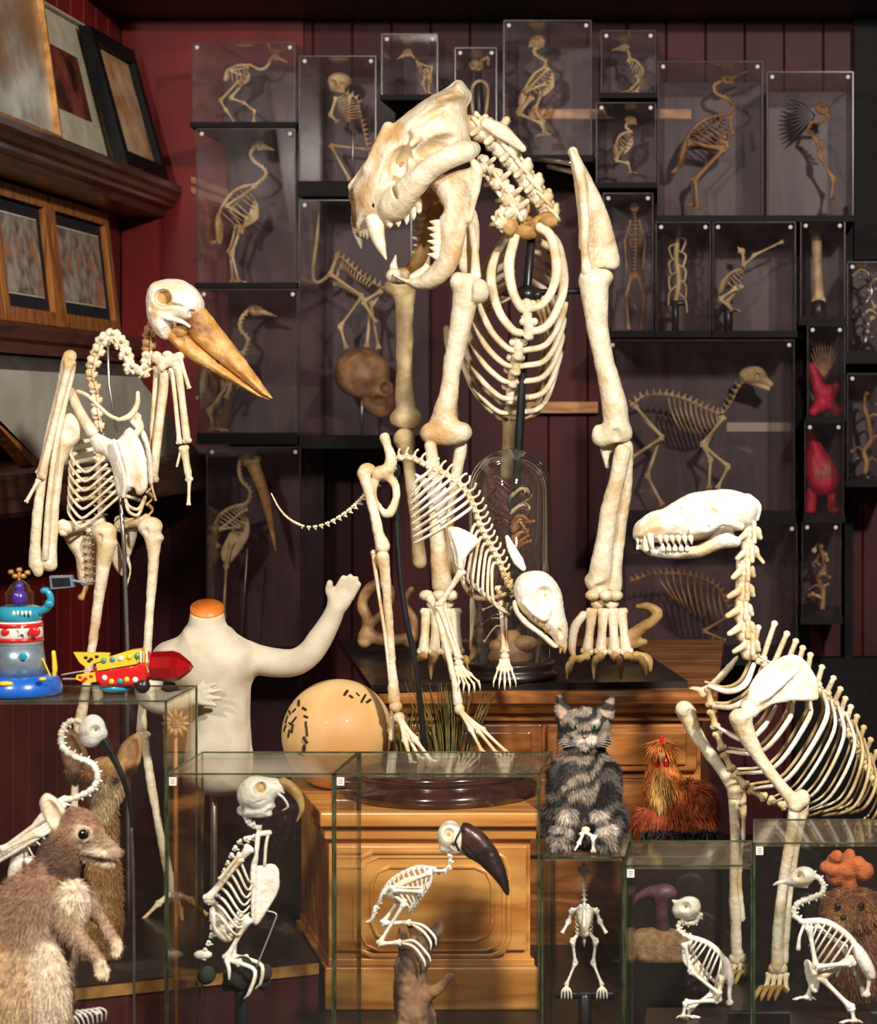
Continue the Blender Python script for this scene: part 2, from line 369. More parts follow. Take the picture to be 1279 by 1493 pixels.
        for i in range(n):
            a = q[i]; b = q[(i+1) % n]; e = b-a; px = x-a[0]; py = y-a[1]
            t = np.clip((px*e[0]+py*e[1])/(e.dot(e)+1e-9), 0, 1); d = np.minimum(d, (px-e[0]*t)**2+(py-e[1]*t)**2)
            cr = ((a[1] > y) != (b[1] > y)) & (x < e[0]*(y-a[1])/(e[1]+1e-9*(1 if e[1] >= 0 else -1))+a[0]); ins ^= cr
        d = np.sqrt(d); d2 = np.where(ins, -d, d); wc = w+gu*(X-c[0])+gv*(Y-c[1])
        a = np.clip(-d2/R, 0, 1); hgt = T*np.sqrt(np.clip(1-(1-a)**2, 0, 1)); dw = np.abs(Z-wc)
        dout = np.sqrt(np.maximum(d2, 0)**2+dw**2); din = np.maximum(dw-hgt, d2)
        return np.where(d2 > 0, dout, din)
    def build(s, name, m, parent=None, smooth=1, disp=.9, **k):
        V, Q, c = s.mesh(smooth, disp); return mesh_obj(name, V, Q, m, parent, cols=c, **k)
class Fig:
    def __init__(s, name, label, cat, Y0, base, group=None):
        s.Y0 = Y0; s.root = empty(name, P3(base[0], base[1], Y0), label, cat, group)
    def mb(s): return MB(s.Y0)
    def tooth(s, pts, rad, parent, n=8, m='teeth', name='tooth'):
        b = MB(s.Y0); b.tube(pts, rad, n=n); return b.build(name, M[m], parent)
    def sdf(s, h=2.0): return SDF(s.Y0, h)
def smoothpoly(pts, sub=4):
    p = np.asarray(pts, float); n = len(p); out = []
    for i in range(n):
        p0, p1, p2, p3 = p[i-1], p[i], p[(i+1) % n], p[(i+2) % n]
        for j in range(sub):
            t = j/sub; out.append(tuple(.5*((2*p1)+(-p0+p2)*t+(2*p0-5*p1+4*p2-p3)*t*t+(-p0+3*p1-3*p2+p3)*t**3)))
    return out
def box(name, x0, x1, y0, y1, z0, z1, m, parent=None, bevel=0, **k):
    V = [(x, y, z) for x in (x0, x1) for y in (y0, y1) for z in (z0, z1)]
    Fc = [[0, 1, 3, 2], [4, 6, 7, 5], [0, 4, 5, 1], [2, 3, 7, 6], [0, 2, 6, 4], [1, 5, 7, 3]]
    o = mesh_obj(name, V, Fc, m, parent, smooth=False, **k)
    if bevel: b = o.modifiers.new('bevel', 'BEVEL'); b.width = bevel; b.segments = 2
    return o
def pxbox(name, u0, v0, u1, v1, Y, d, m, parent=None, **k):
    a = P3(u0, v0, Y); b = P3(u1, v1, Y); return box(name, a.x, b.x, Y, Y+d, b.z, a.z, m, parent, **k)
def spline(pts, n):
    p, _ = catmull(np.array([(*q, 0) if len(q) == 2 else q for q in pts], float), [1]*len(pts), 12)
    d = np.concatenate([[0], np.cumsum(np.linalg.norm(np.diff(p, axis=0), axis=1))]); t = np.linspace(0, d[-1], n)
    return np.stack([np.interp(t, d, p[:, i]) for i in range(3)], 1)
# ================= the room =================
YB = 4.75; XL = -1.358; ZT0 = .3
def panel_wall(name, axis, a, b, m1):
    """wall made of vertical boards with shallow grooves; one mesh"""
    m = MB(1); V = []; Fc = []; w = .085; n = int((b-a)/w)
    for i in range(n):
        x0 = a+i*w; x1 = x0+w
        q = [(x0, .004), (x0+.003, 0), (x1-.003, 0), (x1, .004)]
        for j in range(3):
            k = len(V)
            for z in (0, 2.75):
                for p in (q[j], q[j+1]): V.append((p[0], YB+p[1], z) if axis == 'x' else (XL-p[1], p[0], z))
            Fc.append([k, k+1, k+3, k+2])
    o = mesh_obj(name, V, Fc, m1, smooth=False); o['kind'] = 'structure'; s = o.modifiers.new('thick', 'SOLIDIFY'); s.thickness = .05; s.offset = -1
    return o
M['burgundy'] = mat('burgundy_paint', (78, 22, 24), (44, 14, 18), rough=.55, spec=.25, scale=5, stretch=(1, 1, .35), bump=.2, bscale=40)
M['red_paint'] = mat('red_paint', (134, 34, 26), (98, 22, 20), rough=.5, spec=.3, scale=5, stretch=(1, 1, .5), bump=.15, bscale=40)
M['dark_paint'] = mat('dark_paint', (30, 18, 18), (20, 13, 14), rough=.5, scale=5)
M['oak'] = wood_mat('oak', (120, 66, 24), (206, 132, 62), 'Z', scale=14)
M['oak_x'] = wood_mat('oak_rail_reflection', (140, 86, 34), (214, 150, 76), 'X', scale=14)
M['walnut'] = wood_mat('walnut', (34, 18, 12), (92, 54, 32), 'Y', scale=12, rough=.3)
M['pine'] = wood_mat('honey_pine', (176, 98, 30), (236, 172, 92), 'X', scale=5, ring=40, rough=.3)
M['cherry'] = wood_mat('cherry', (92, 52, 22), (190, 122, 62), 'X', scale=7, ring=50, rough=.28)
panel_wall('wall_back', 'x', XL-.1, .95, M['burgundy'])
panel_wall('wall_left', 'y', 2.0, YB, M['red_paint'])
def st(o): o['kind'] = 'structure'; return o
_o = panel_wall.__globals__
a = P3(442, 24, YB-.012); b = P3(100, 650, YB-.012)
st(box('wall_back', XL, a.x, YB-.012, YB-.001, b.z, a.z, M['red_paint']))
c_ = P3(442, 650, YB-.012); M['crimson_paint'] = mat('dark_crimson_paint', (70, 14, 26), (48, 10, 20), rough=.42, scale=4)
st(box('wall_back', XL, c_.x, YB-.012, YB-.001, ZT0, c_.z-.0005, M['crimson_paint']))
st(box('wall_right', .80, .86, 3.4, YB, 0, 2.75, M['dark_paint']))
st(box('floor', -1.6, 1.2, 0, 4.9, -.05, 0, M['black_wood']))
a = P3(0, 24, YB); st(box('ceiling', XL-.2, 1.0, 2.0, YB+.1, 2.72, 2.8, M['dark_paint']))
st(box('trim_1', XL, .86, YB-.30, YB, P3(0, 30, YB).z, 2.72, M['dark_paint']))       # dark beam above the cases
st(box('trim_2', XL, XL+.012, 3.6, YB-.3, P3(0, 32, YB).z, 2.72, M['dark_paint']))
# shelf with a moulded edge on the left wall
def extrude_y(name, prof, y0, y1, m, parent=None):
    n = len(prof); V = [(x, y, z) for y in (y0, y1) for x, z in prof]
    Fc = [list(range(n))[::-1], list(range(n, 2*n))]+[[i, (i+1) % n, (i+1) % n+n, i+n] for i in range(n)]
    return mesh_obj(name, V, Fc, m, parent, smooth=False)
def extrude_x(name, prof, x0, x1, m, parent=None):
    n = len(prof); V = [(x, y, z) for x in (x0, x1) for y, z in prof]
    Fc = [list(range(n)), list(range(n, 2*n))[::-1]]+[[i, i+n, (i+1) % n+n, (i+1) % n] for i in range(n)]
    return mesh_obj(name, V, Fc, m, parent, smooth=False)
z = ZC+.49; X0 = XL+.0005
tagit(extrude_y('picture_shelf', [(X0, z), (-1.235, z), (-1.228, z-.006), (-1.228, z-.018), (-1.236, z-.026), (-1.238, z-.036), (-1.246, z-.042), (-1.246, z-.050), (-1.262, z-.056), (-1.266, z-.070), (X0, z-.076)], 2.6, YB-.002, M['walnut']),
      'dark walnut shelf with a moulded edge, carrying the three framed pictures at upper left', 'shelf')
z = ZC+.16
tagit(extrude_y('narrow_ledge', [(X0, z), (-1.305, z), (-1.300, z-.01), (-1.300, z-.03), (-1.312, z-.045), (X0, z-.05)], 2.6, YB-.002, M['walnut']),
      'narrow dark wooden ledge carrying the oak framed art prints', 'shelf')
z = ZC-.088
tagit(extrude_y('counter_ledge', [(X0, z), (-1.128, z), (-1.122, z-.008), (-1.122, z-.066), (-1.13, z-.075), (X0, z-.08)], 2.6, YB-.002, M['walnut']),
      'wide dark wooden ledge low on the left wall behind the stork skeleton', 'shelf')
M['art_a'] = mat('pale_landscape', (226, 228, 216), (110, 118, 116), rough=.25, scale=8, c=(150, 110, 70), detail=7)
M['art_b'] = mat('red_figure_print', (46, 22, 18), (150, 70, 50), rough=.3, scale=12, lo=.45, hi=.6)
M['art_c'] = mat('sepia_strip', (232, 206, 160), (190, 130, 84), rough=.3, scale=14)
M['art_d'] = mat('figure_print', (196, 186, 168), (110, 92, 82), rough=.3, scale=34, c=(206, 130, 72))
M['frame_gold'] = mat('gold_frame', (206, 150, 80), (150, 98, 44), rough=.3, metal=.3)
M['frame_black'] = mat('black_frame', (14, 13, 15), rough=.6, spec=.2)
M['mat_cream'] = mat('cream_mount', (216, 206, 180), (188, 178, 148), rough=.8, scale=20)
M['mat_dark'] = mat('dark_mount', (30, 28, 34), rough=.8)
def picture(name, label, y0, y1, zb, zt, xb, xt, fw, mw, fm, mm, art, wide=.02, group=None, inner=None):
    """framed picture leaning in a plane roughly parallel to the left wall"""
    r = empty(name, Vector(((xb), (y0+y1)/2, zb)), label, 'picture', group)
    def P(a, b, off): # a along y 0..1, b up 0..1
        return (xb+(xt-xb)*b+off, y0+(y1-y0)*a, zb+(zt-zb)*b)
    W = y1-y0; H = zt-zb
    def quad(nm, a0, a1, b0, b1, o0, o1, m):
        V = [P(a, b, o) for o in (o0, o1) for a, b in ((a0, b0), (a1, b0), (a1, b1), (a0, b1))]
        return mesh_obj(nm, V, [[0, 1, 2, 3], [7, 6, 5, 4], [0, 4, 5, 1], [1, 5, 6, 2], [2, 6, 7, 3], [3, 7, 4, 0]], m, r, smooth=False)
    fa = fw/W; fb = fw/H
    quad('frame_rail', 0, 1, 0, fb, -wide, 0, fm); quad('frame_rail', 0, 1, 1-fb, 1, -wide, 0, fm)
    quad('frame_rail', 0, fa, fb, 1-fb, -wide, 0, fm); quad('frame_rail', 1-fa, 1, fb, 1-fb, -wide, 0, fm)
    quad('mount', fa, 1-fa, fb, 1-fb, -wide, -wide*.6, mm)
    ma = fa+mw/W; mb = fb+mw/H; quad('print', ma, 1-ma, mb, 1-mb, -wide*.6, -wide*.5, art)
    if inner: quad('inner_line', ma-.003/W, 1-ma+.003/W, mb-.003/H, 1-mb+.003/H, -wide*.6, -wide*.55, inner)
    return r
z = ZC+.4905
picture('landscape_painting', 'large pale painting in a thin gold frame at the left end of the moulded shelf', 3.0, 3.965, z, z+.42, -1.243, -1.30, .007, 0, M['frame_gold'], M['art_a'], M['art_a'])
picture('figure_print', 'red figure print in a wide cream mount, between the pale painting and the black frame', 3.80, 4.40, z, z+.285, -1.268, -1.335, .004, .075, M['mat_cream'], M['mat_cream'], M['art_b'])
picture('narrow_print', 'black framed picture with a pale sepia print at the shelf end nearest the corner', 4.35, 4.66, z, z+.275, -1.235, -1.31, .030, .006, M['frame_black'], M['mat_cream'], M['art_c'], wide=.025)
z = ZC+.1605
for (y0, y1, lb) in ((4.17, 4.55, 'oak framed figure print with dark mount nearest the room corner'), (3.85, 4.16, 'oak framed figure print in the middle of the three on the narrow ledge'), (3.45, 3.84, 'oak framed figure print at the left edge of the photo, partly cut off')):
    picture('framed_print', lb, y0, y1, z, z+.250, -1.305, -1.334, .026, .028, M['oak'], M['mat_dark'], M['art_d'], group='oak framed prints on the narrow ledge', inner=M['paper'])
# leaning board and frames on the counter ledge
M['grey_art'] = mat('grey_engraving', (96, 92, 84), (58, 56, 52), rough=.35, scale=8)
z = ZC-.0875
picture('grey_engraving', 'grey engraving in a dark frame leaning on the ledge behind the stork neck', 3.7, 4.62, z, z+.21, -1.21, -1.30, .02, .02, M['walnut'], M['grey_art'], M['grey_art'])
def slant(name, label, cat, pts, x, th, m, edge):
    r = empty(name, Vector((x, np.mean([p[0] for p in pts]), z)), label, cat); n = len(pts)
    def pl(nm, P, x0, x1, mm): 
        V = [(x0, a, b) for a, b in P]+[(x1, a, b) for a, b in P]; k = len(P)
        mesh_obj(nm, V, [list(range(k)), list(range(2*k-1, k-1, -1))]+[[i, i+k, (i+1) % k+k, (i+1) % k][::-1] for i in range(k)], mm, r, smooth=False)
    pl('panel', pts, x-th, x, m)
    a, b = pts[0], pts[-1]; d = .022
    pl('frame_rail', [(a[0], a[1]), (b[0], b[1]), (b[0]-d*.9, b[1]+d), (a[0]-d*2.2, a[1])], x-th, x+.012, edge)
slant('slanted_board', 'pale slanting board with an oak edge leaning on the ledge behind the stork skeleton', 'board', [(3.52, z), (4.56, z), (4.10, z+.152), (3.05, z+.152)], -1.145, .012, mat('pale_board', (206, 200, 184), (176, 168, 150), rough=.6, scale=8), M['oak'])
# oak bars stand in for reflected rails; cream rail on the back wall
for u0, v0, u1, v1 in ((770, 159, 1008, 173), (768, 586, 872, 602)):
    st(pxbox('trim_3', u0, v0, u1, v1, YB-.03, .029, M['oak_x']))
st(pxbox('trim_4', 1060, 616, 1152, 629, YB-.03, .029, mat('cream_rail', (190, 170, 150), rough=.5)))
a = P3(282, 268, YB); b = P3(440, 325, YB)
for k in (0, .022): st(mesh_obj('trim_5', [(a.x, YB-.02, a.z-k), (b.x, YB-.02, b.z-k), (b.x, YB-.02, b.z+.014-k), (a.x, YB-.02, a.z+.014-k), (a.x, YB, a.z-k), (b.x, YB, b.z-k), (b.x, YB, b.z+.014-k), (a.x, YB, a.z+.014-k)], [[0, 1, 2, 3], [7, 6, 5, 4], [0, 4, 5, 1], [1, 5, 6, 2], [2, 6, 7, 3], [3, 7, 4, 0]], M['cherry'], smooth=False))  # slanting bars give solid shape to a reflected rail
M['mauve_board'] = wood_mat('mauve_board', (30, 13, 15), (72, 38, 40), 'Z', scale=10, ring=50, rough=.45, coat=.1)
for k, (u0, v0, u1, v1) in enumerate(((1159, 320, 1171, 960), (1232, 300, 1244, 960), (1160, 960, 1300, 1300), (1246, 20, 1300, 378))):
    st(pxbox('trim_%d' % (6+k), u0, v0, u1, v1, YB-.05, .049, M['plinth']))
# ================= wall cases =================
def wall_case(u0, v0, u1, v1, label, Y=4.46, D=.285, base=8, group='clear wall cases of small skeletons', screws=True, back=None, th=.003):
    a = P3(u0, v0, Y); b = P3(u1, v1, Y); x0, x1, z1, z0 = a.x, b.x, a.z, b.z
    bh = base*Y/F
    r = empty('display_case', Vector(((x0+x1)/2, Y+D/2, z0-bh)), label, 'display case', group)
    if base: box('case_base', x0-.004, x1+.004, Y-.003, Y+D, z0-bh, z0, M['plinth'], r)
    g = M['acrylic']
    box('clear_panel', x0, x1, Y, Y+th, z0, z1, g, r); box('clear_panel', x0, x0+th, Y+th, Y+D, z0, z1, g, r); box('clear_panel', x1-th, x1, Y+th, Y+D, z0, z1, g, r)
    box('clear_panel', x0, x1, Y+th, Y+D, z1-th, z1, g, r)
    e = .0011
    box('case_edge', x0-e, x0+e, Y-e, Y+e, z0, z1, M['acrylic_edge'], r); box('case_edge', x1-e, x1+e, Y-e, Y+e, z0, z1, M['acrylic_edge'], r)
    box('case_edge', x0-e, x1+e, Y-e, Y+e, z1-e, z1+e, M['acrylic_edge'], r)
    box('back_board', x0+th, x1-th, Y+D-.024, Y+D-.016, z0, z1-th, back or M['mauve_board'], r)
    if screws:
        for xx in (x0+.010, x1-.010):
            s = MB(Y); c = ((xx)/Y*F+VX, VY-(z1-.010-ZC)/Y*F, -3); s.ell(c, (3.2, 3.2, 1.6), n=10); s.build('screw', M['screw'], r)
    return r
WC = [((280,62,430,178), 'clear wall case with a crouching heron skeleton, top left of the back wall', 8),
 ((287,188,430,412), 'tall clear wall case with a long-necked wading bird skeleton, second down on the left', 8),
 ((290,422,434,632), 'clear wall case with a plump bird skeleton, right behind the stork skull', 16),
 ((437,82,548,264), 'clear wall case with an upright lemur skeleton', 22),
 ((557,50,638,138), 'small clear wall case with a small bird skeleton above the cat skull', 8),
 ((664,70,724,190), 'small clear wall case half hidden behind the cat skull crest', 8),
 ((735,30,862,226), 'clear wall case with a crested bird skeleton on a post', 10),
 ((877,45,956,135), 'small clear wall case with a tiny beaked bird skeleton, upper right of the big cat', 8),
 ((870,150,956,266), 'small clear wall case with a round-headed bird skeleton under the tiny beaked bird', 8),
 ((960,90,1112,314), 'large clear wall case with a tall heron skeleton', 9),
 ((1119,105,1244,314), 'clear wall case with a dark feathered bird skeleton, top right', 9),
 ((1168,322,1232,462), 'narrow clear wall case with a pale bone in it, right of the perching bird case', 12),
 ((880,282,952,482), 'narrow clear wall case with a small upright skeleton beside the shoulder blade', 10),
 ((957,324,1036,482), 'clear wall case with a twiggy old skeleton, left of the perching bird', 10),
 ((1040,324,1160,482), 'clear wall case with a perching bird skeleton spreading a wing', 10),
 ((886,496,1158,752), 'large clear wall case with a walking dog skeleton', 12),
 ((437,292,600,636), 'large clear wall case with a climbing monkey skeleton and a skull', 18),
 ((302,652,438,962), 'tall clear wall case with a long-billed bird skeleton under the plump bird', 8),
 ((1178,474,1232,608), 'narrow clear wall case with a crimson branching specimen', 8),
 ((1174,616,1230,752), 'narrow clear wall case with a crimson puffed specimen on two legs', 10),
 ((1170,762,1226,900), 'narrow clear wall case with a dim brown specimen, lowest of the right column', 10),
 ((1236,382,1300,512), 'clear wall case with silvery specimens, cut off by the right edge of the photo', 18),
 ((1236,545,1300,700), 'clear wall case with dim specimens, under the silvery one at the right edge', 10),
 ((900,764,1162,960), 'wide low clear wall case with a dark ribbed skeleton behind the dog neck', 10)]
for (r_, lb, bs) in WC: wall_case(*r_, lb, base=bs)
# ================= small skeletons in the wall cases =================
BK = 4.60
def tube_part(f, name, pts, r, m, parent=None, **k):
    b = f.mb(); b.tube(pts, r, **k); return b.build(name, M[m] if isinstance(m, str) else m, parent or f.root)
def bird(label, Y, head, hr, beak, neck, back, belly, legs, m='bone_old', keel=None, tail=None, wings=(), name='bird_skeleton', bw=None, lr=1.8, nr=3.0, sock=True, cat='skeleton', group=None, beakm=None, toes=True, nrib=6, perch=None, rr=1.1, hell=None, h=None, split=True):
    base = legs[0][-1] if legs else back[-1]
    f = Fig(name, label, cat, Y, base, group); R = f.root; mm = M[m]
    s = f.sdf(h or max(.8, hr/9)); s.ell((*head, 0), hell or (hr, hr*.86, hr*.8), rot=10 if beak and beak[-1][0] > head[0] else -10, k=3)
    if beak and not beakm: s.chain([(u, v, 0, r) for u, v, r in beak], k=hr*.3)
    if sock:
        sx = (1 if not beak or beak[-1][0] > head[0] else -1)
        s.ell((head[0]+sx*hr*.62, head[1]+hr*.2, 0), (hr*.62, hr*.42, hr*.5), k=hr*.3); s.chain([(head[0]-sx*hr*.3, head[1]+hr*.72, 0, hr*.2), (head[0]+sx*hr*.9, head[1]+hr*.62, 0, hr*.16)], k=hr*.2)
        for q in (-1, 1): s.ell((head[0]+sx*hr*.22, head[1]-hr*.02, q*hr*.85), (hr*.4, hr*.38, hr*.72), k=hr*.12, op=-1)
    sk = s.build('skull', mm, R)
    if sock and hr > 12: b = f.mb(); b.ell((head[0]+sx*hr*.22, head[1]-hr*.02, 0), (hr*.34, hr*.32, hr*.3), n=10); b.build('eye_septum', M['bone_brown'], sk)
    if beak and beakm: b = f.mb(); b.tube([(u, v, 0) for u, v, r in beak], [r for u, v, r in beak], n=10, flat=.7, faxis=(0, 0, 1)); b.build('beak', M[beakm], sk)
    # neck of small beads
    L = sum(math.dist(a, b) for a, b in zip(neck[:-1], neck[1:])); n = max(4, int(L/(nr*1.7)))
    p = spline(neck, n); b = f.mb()
    for i in range(n):
        t = p[min(i+1, n-1)]-p[max(i-1, 0)]; t /= np.linalg.norm(t)+1e-9
        b.tube([p[i]-t*nr*.75, p[i]-t*nr*.3, p[i]+t*nr*.3, p[i]+t*nr*.75], [nr*.95, nr*.7, nr*.7, nr], n=6, sub=1)
        u = np.array([t[1], -t[0], 0]); b.tube([p[i]+u*nr*.5, p[i]+u*nr*1.3], [nr*.4, nr*.25], n=5, sub=1)
    b.build('neck', mm, R)
    p = spline(back, 14); b = f.mb(); b.tube(p, [nr*.9]*10+[nr*1.2, nr*1.1, nr*.8, nr*.5], n=8, sub=1); b.build('backbone', mm, R)
    q = spline(belly, 10); bw = bw or np.linalg.norm(p[4]-q[4])*.42
    b = f.mb(); 
    for i in range(nrib):
        t = i/(nrib-1); a = p[1+int(t*7)]; c = q[int(t*9)]; m_ = (a+c)/2
        for sd in (-1, 1): b.tube([a, a+(c-a)*.25+np.array([0, 0, sd*bw]), a+(c-a)*.65+np.array([0, 0, sd*bw*1.05]), c+np.array([0, 0, sd*bw*.3])], rr, n=5, sub=3, flat=.7)
    b.build('ribcage', mm, R)
    if keel: s = f.sdf(max(.8, nr/3)); s.poly(smoothpoly(keel, 3), 0, nr*.7, nr); s.build('keel', mm, R)
    # pelvis
    s = f.sdf(max(.8, nr/3)); e = p[-1]; d = p[-1]-p[-5]; k = p[-5]; 
    s.ell(tuple((e+k)/2), (np.linalg.norm(d)*.62+nr, nr*1.9, bw*.7), rot=math.degrees(math.atan2(d[1], d[0])), k=3)
    if tail: s.chain([(*e, nr*.8), (tail[0], tail[1], 0, nr*.5)], k=3); s.ell((tail[0], tail[1], 0), (nr*1.3, nr, nr*.5), k=2)
    s.build('pelvis', mm, R)
    for i, lg in enumerate(legs):
        w = (-1 if i == 0 else 1)*bw*.6; b = f.mb(); rs = [lr*1.5, lr*1.2, lr, lr, lr]
        for j, (a, c) in enumerate(zip(lg[:-1], lg[1:])): b.bone((*a, w*(1+.1*j)), (*c, w*(1+.1*j)), rs[j]*.8, rs[j]*1.35, rs[j]*1.35, n=7)
        if toes:
            e = lg[-1]; dr = 1 if head[0] >= back[0][0]-2 else -1
            for dx, dy, dz in ((4.5, 1.2, -2.5), (5.5, .8, 0), (4.5, 1, 2.5), (-3, 1, 0)): b.tube([(e[0], e[1], w), (e[0]+dr*dx*lr*.55, e[1]-.5*lr, w+dz*lr), (e[0]+dr*dx*lr*1.1, e[1]+dy*lr*.4, w+dz*lr*1.6)], [lr*.7, lr*.55, lr*.3], n=5, sub=2)
        b.build('leg', mm, R)
    for i, wg in enumerate(wings):
        w = (-1 if i == 0 else 1)*bw*1.25; b = f.mb()
        for a, c in zip(wg[:-1], wg[1:]): b.bone((*a, w), (*c, w), lr*.9, lr*1.5, lr*1.5, n=7)
        b.build('wing', mm, R)
    return f
def post(f, u, v0, v1, r=5, w=0, m='black', top=None):
    b = f.mb(); b.tube([(u, v0, w), (u, v1, w)], r, n=10, sub=1); 
    if top: b.tube([(u-top, v0, w), (u+top, v0, w)], r*.8, n=10, sub=1)
    return b.build('perch_post', M[m], f.root)
bird('crouching heron skeleton in the top left wall case', BK, (401,84), 6, [(404,84,3),(420,91,.8)], [(395,85),(389,97),(378,101),(366,95)], [(366,95),(345,96),(330,106),(329,116)], [(362,106),(352,124),(340,122)],
     [[(348,118),(321,147),(330,161),(341,177)], [(356,120),(336,143),(356,150),(371,162),(370,177)]], keel=[(362,104),(364,118),(350,126),(348,116)], lr=1.6, nr=2.4, toes=False, wings=[[(362,98),(335,103),(352,110)]])
bird('tall long-necked wading bird skeleton, second case down on the left', BK, (379,212), 8, [(384,213,4),(400,219,1.2)], [(372,212),(365,224),(370,235),(384,246),(387,256),(373,269)], [(372,269),(345,276),(326,298),(317,325),(320,350)], [(374,285),(370,305),(362,322),(345,330)],
     [[(352,330),(338,370),(348,411)], [(345,328),(335,368),(340,411)]], keel=[(372,290),(378,316),(362,330),(350,334),(362,312)], tail=(310,354), lr=2, nr=3, wings=[[(372,272),(330,300),(360,318),(352,340)], [(368,274),(334,306),(352,330)]], nrib=8)
bird('plump bird skeleton in the wall case behind the stork bill', BK, (372,452), 10, [(380,454,5),(403,461,1.4)], [(362,452),(352,464),(350,480),(361,495),(355,515)], [(355,515),(330,516),(305,530),(298,555),(296,572)], [(356,525),(352,550),(335,566),(318,566)],
     [[(335,556),(306,600),(312,627)], [(328,556),(316,600),(318,627)]], keel=[(356,520),(362,545),(345,570),(325,572),(340,548)], tail=(289,580), lr=2.6, nr=3.6, wings=[[(352,518),(306,540),(340,552),(330,580)]], m='bone_old', nrib=7, rr=1.6)
bird('small bird skeleton in the little case above the cat skull', BK, (595,77), 7, [(590,80,3.5),(580,86,1)], [(600,80),(607,88),(609,94)], [(609,92),(620,96),(628,112),(627,120)], [(608,100),(613,110),(620,116)], [[(620,112),(616,122),(622,136)], [(624,112),(626,124),(625,136)]], lr=1.5, nr=2.3, wings=[[(612,94),(630,98),(626,116)]])
bird('crested bird skeleton on a post, right of the cat skull crest', BK, (785,60), 11, [(778,62,5),(772,68,1.5)], [(790,66),(778,74),(786,84),(796,90),(792,100)], [(796,98),(780,108),(766,130),(760,152)], [(806,104),(800,124),(790,138),(778,146)], [[(776,142),(756,166),(790,180),(794,198)], [(790,136),(780,160),(792,178),(797,196)]], lr=2.2, nr=3, keel=[(806,104),(808,128),(790,142),(796,120)], tail=(757,160), nrib=8, wings=[[(800,100),(766,134),(796,122)]])
bird('tiny beaked bird skeleton in the small case upper right of the big cat', BK, (912,69), 7, [(906,70,3.5),(893,73,1)], [(915,74),(918,82),(916,88)], [(916,88),(926,88),(936,100),(934,112)], [(916,94),(922,106),(930,112)], [[(928,110),(932,118),(920,130),(914,134)], [(932,110),(936,120),(928,134)]], lr=1.4, nr=2.3)
bird('round-headed bird skeleton on a black post, under the tiny beaked bird', BK, (919,175), 8, [(923,177,3),(928,181,1)], [(914,180),(913,186),(920,192)], [(918,192),(904,198),(898,215),(899,228)], [(922,198),(920,212),(910,222)], [[(908,216),(898,234),(916,238),(920,252)]], lr=1.6, nr=2.4, keel=[(922,196),(923,212),(910,226),(914,210)])
f = bird('tall heron skeleton in the large wall case at upper right', BK, (1060,116), 9, [(1066,114,4),(1090,104,1)], [(1053,118),(1042,124),(1044,136),(1060,144),(1069,153),(1064,164),(1052,168)], [(1054,168),(1030,174),(1008,192),(998,215),(992,240)], [(1058,176),(1060,196),(1056,212),(1030,216)],
     [[(1004,208),(1056,217),(1014,262),(1018,304)], [(1010,212),(1050,222),(1010,264),(1010,300)]], m='bone_brown', keel=[(1058,190),(1064,216),(1050,226),(1048,208)], tail=(982,250), lr=2.6, nr=3.2, wings=[[(1064,170),(1068,196)], [(1050,170),(1020,195)]], nrib=9, rr=1.3)
bird('dark feathered bird skeleton in the top right wall case', BK, (1198,158), 10, [(1203,164,4),(1208,170,2)], [(1206,168),(1198,177),(1184,178),(1178,190)], [(1178,190),(1190,204),(1196,220),(1198,232)], [(1186,192),(1200,204),(1208,216)], [[(1196,228),(1216,262),(1212,290)]], m='bone_brown', lr=2, nr=3)
f = Fig('feather_fan', 'dark fan of feathers behind the head of the top right bird skeleton', 'feathers', BK+.03, (1185,190))
for i in range(9):
    a = math.radians(150+i*9); b = f.mb(); b.tube([(1188,168,0),(1188+math.cos(a)*22,160-math.sin(a)*14+i*2,0),(1188+math.cos(a)*42,158-math.sin(a)*26+i*3,0)], [1.5,4,.8], n=6, flat=.3, faxis=(0,0,1)); b.build('feather', M['black_wood'], f.root)
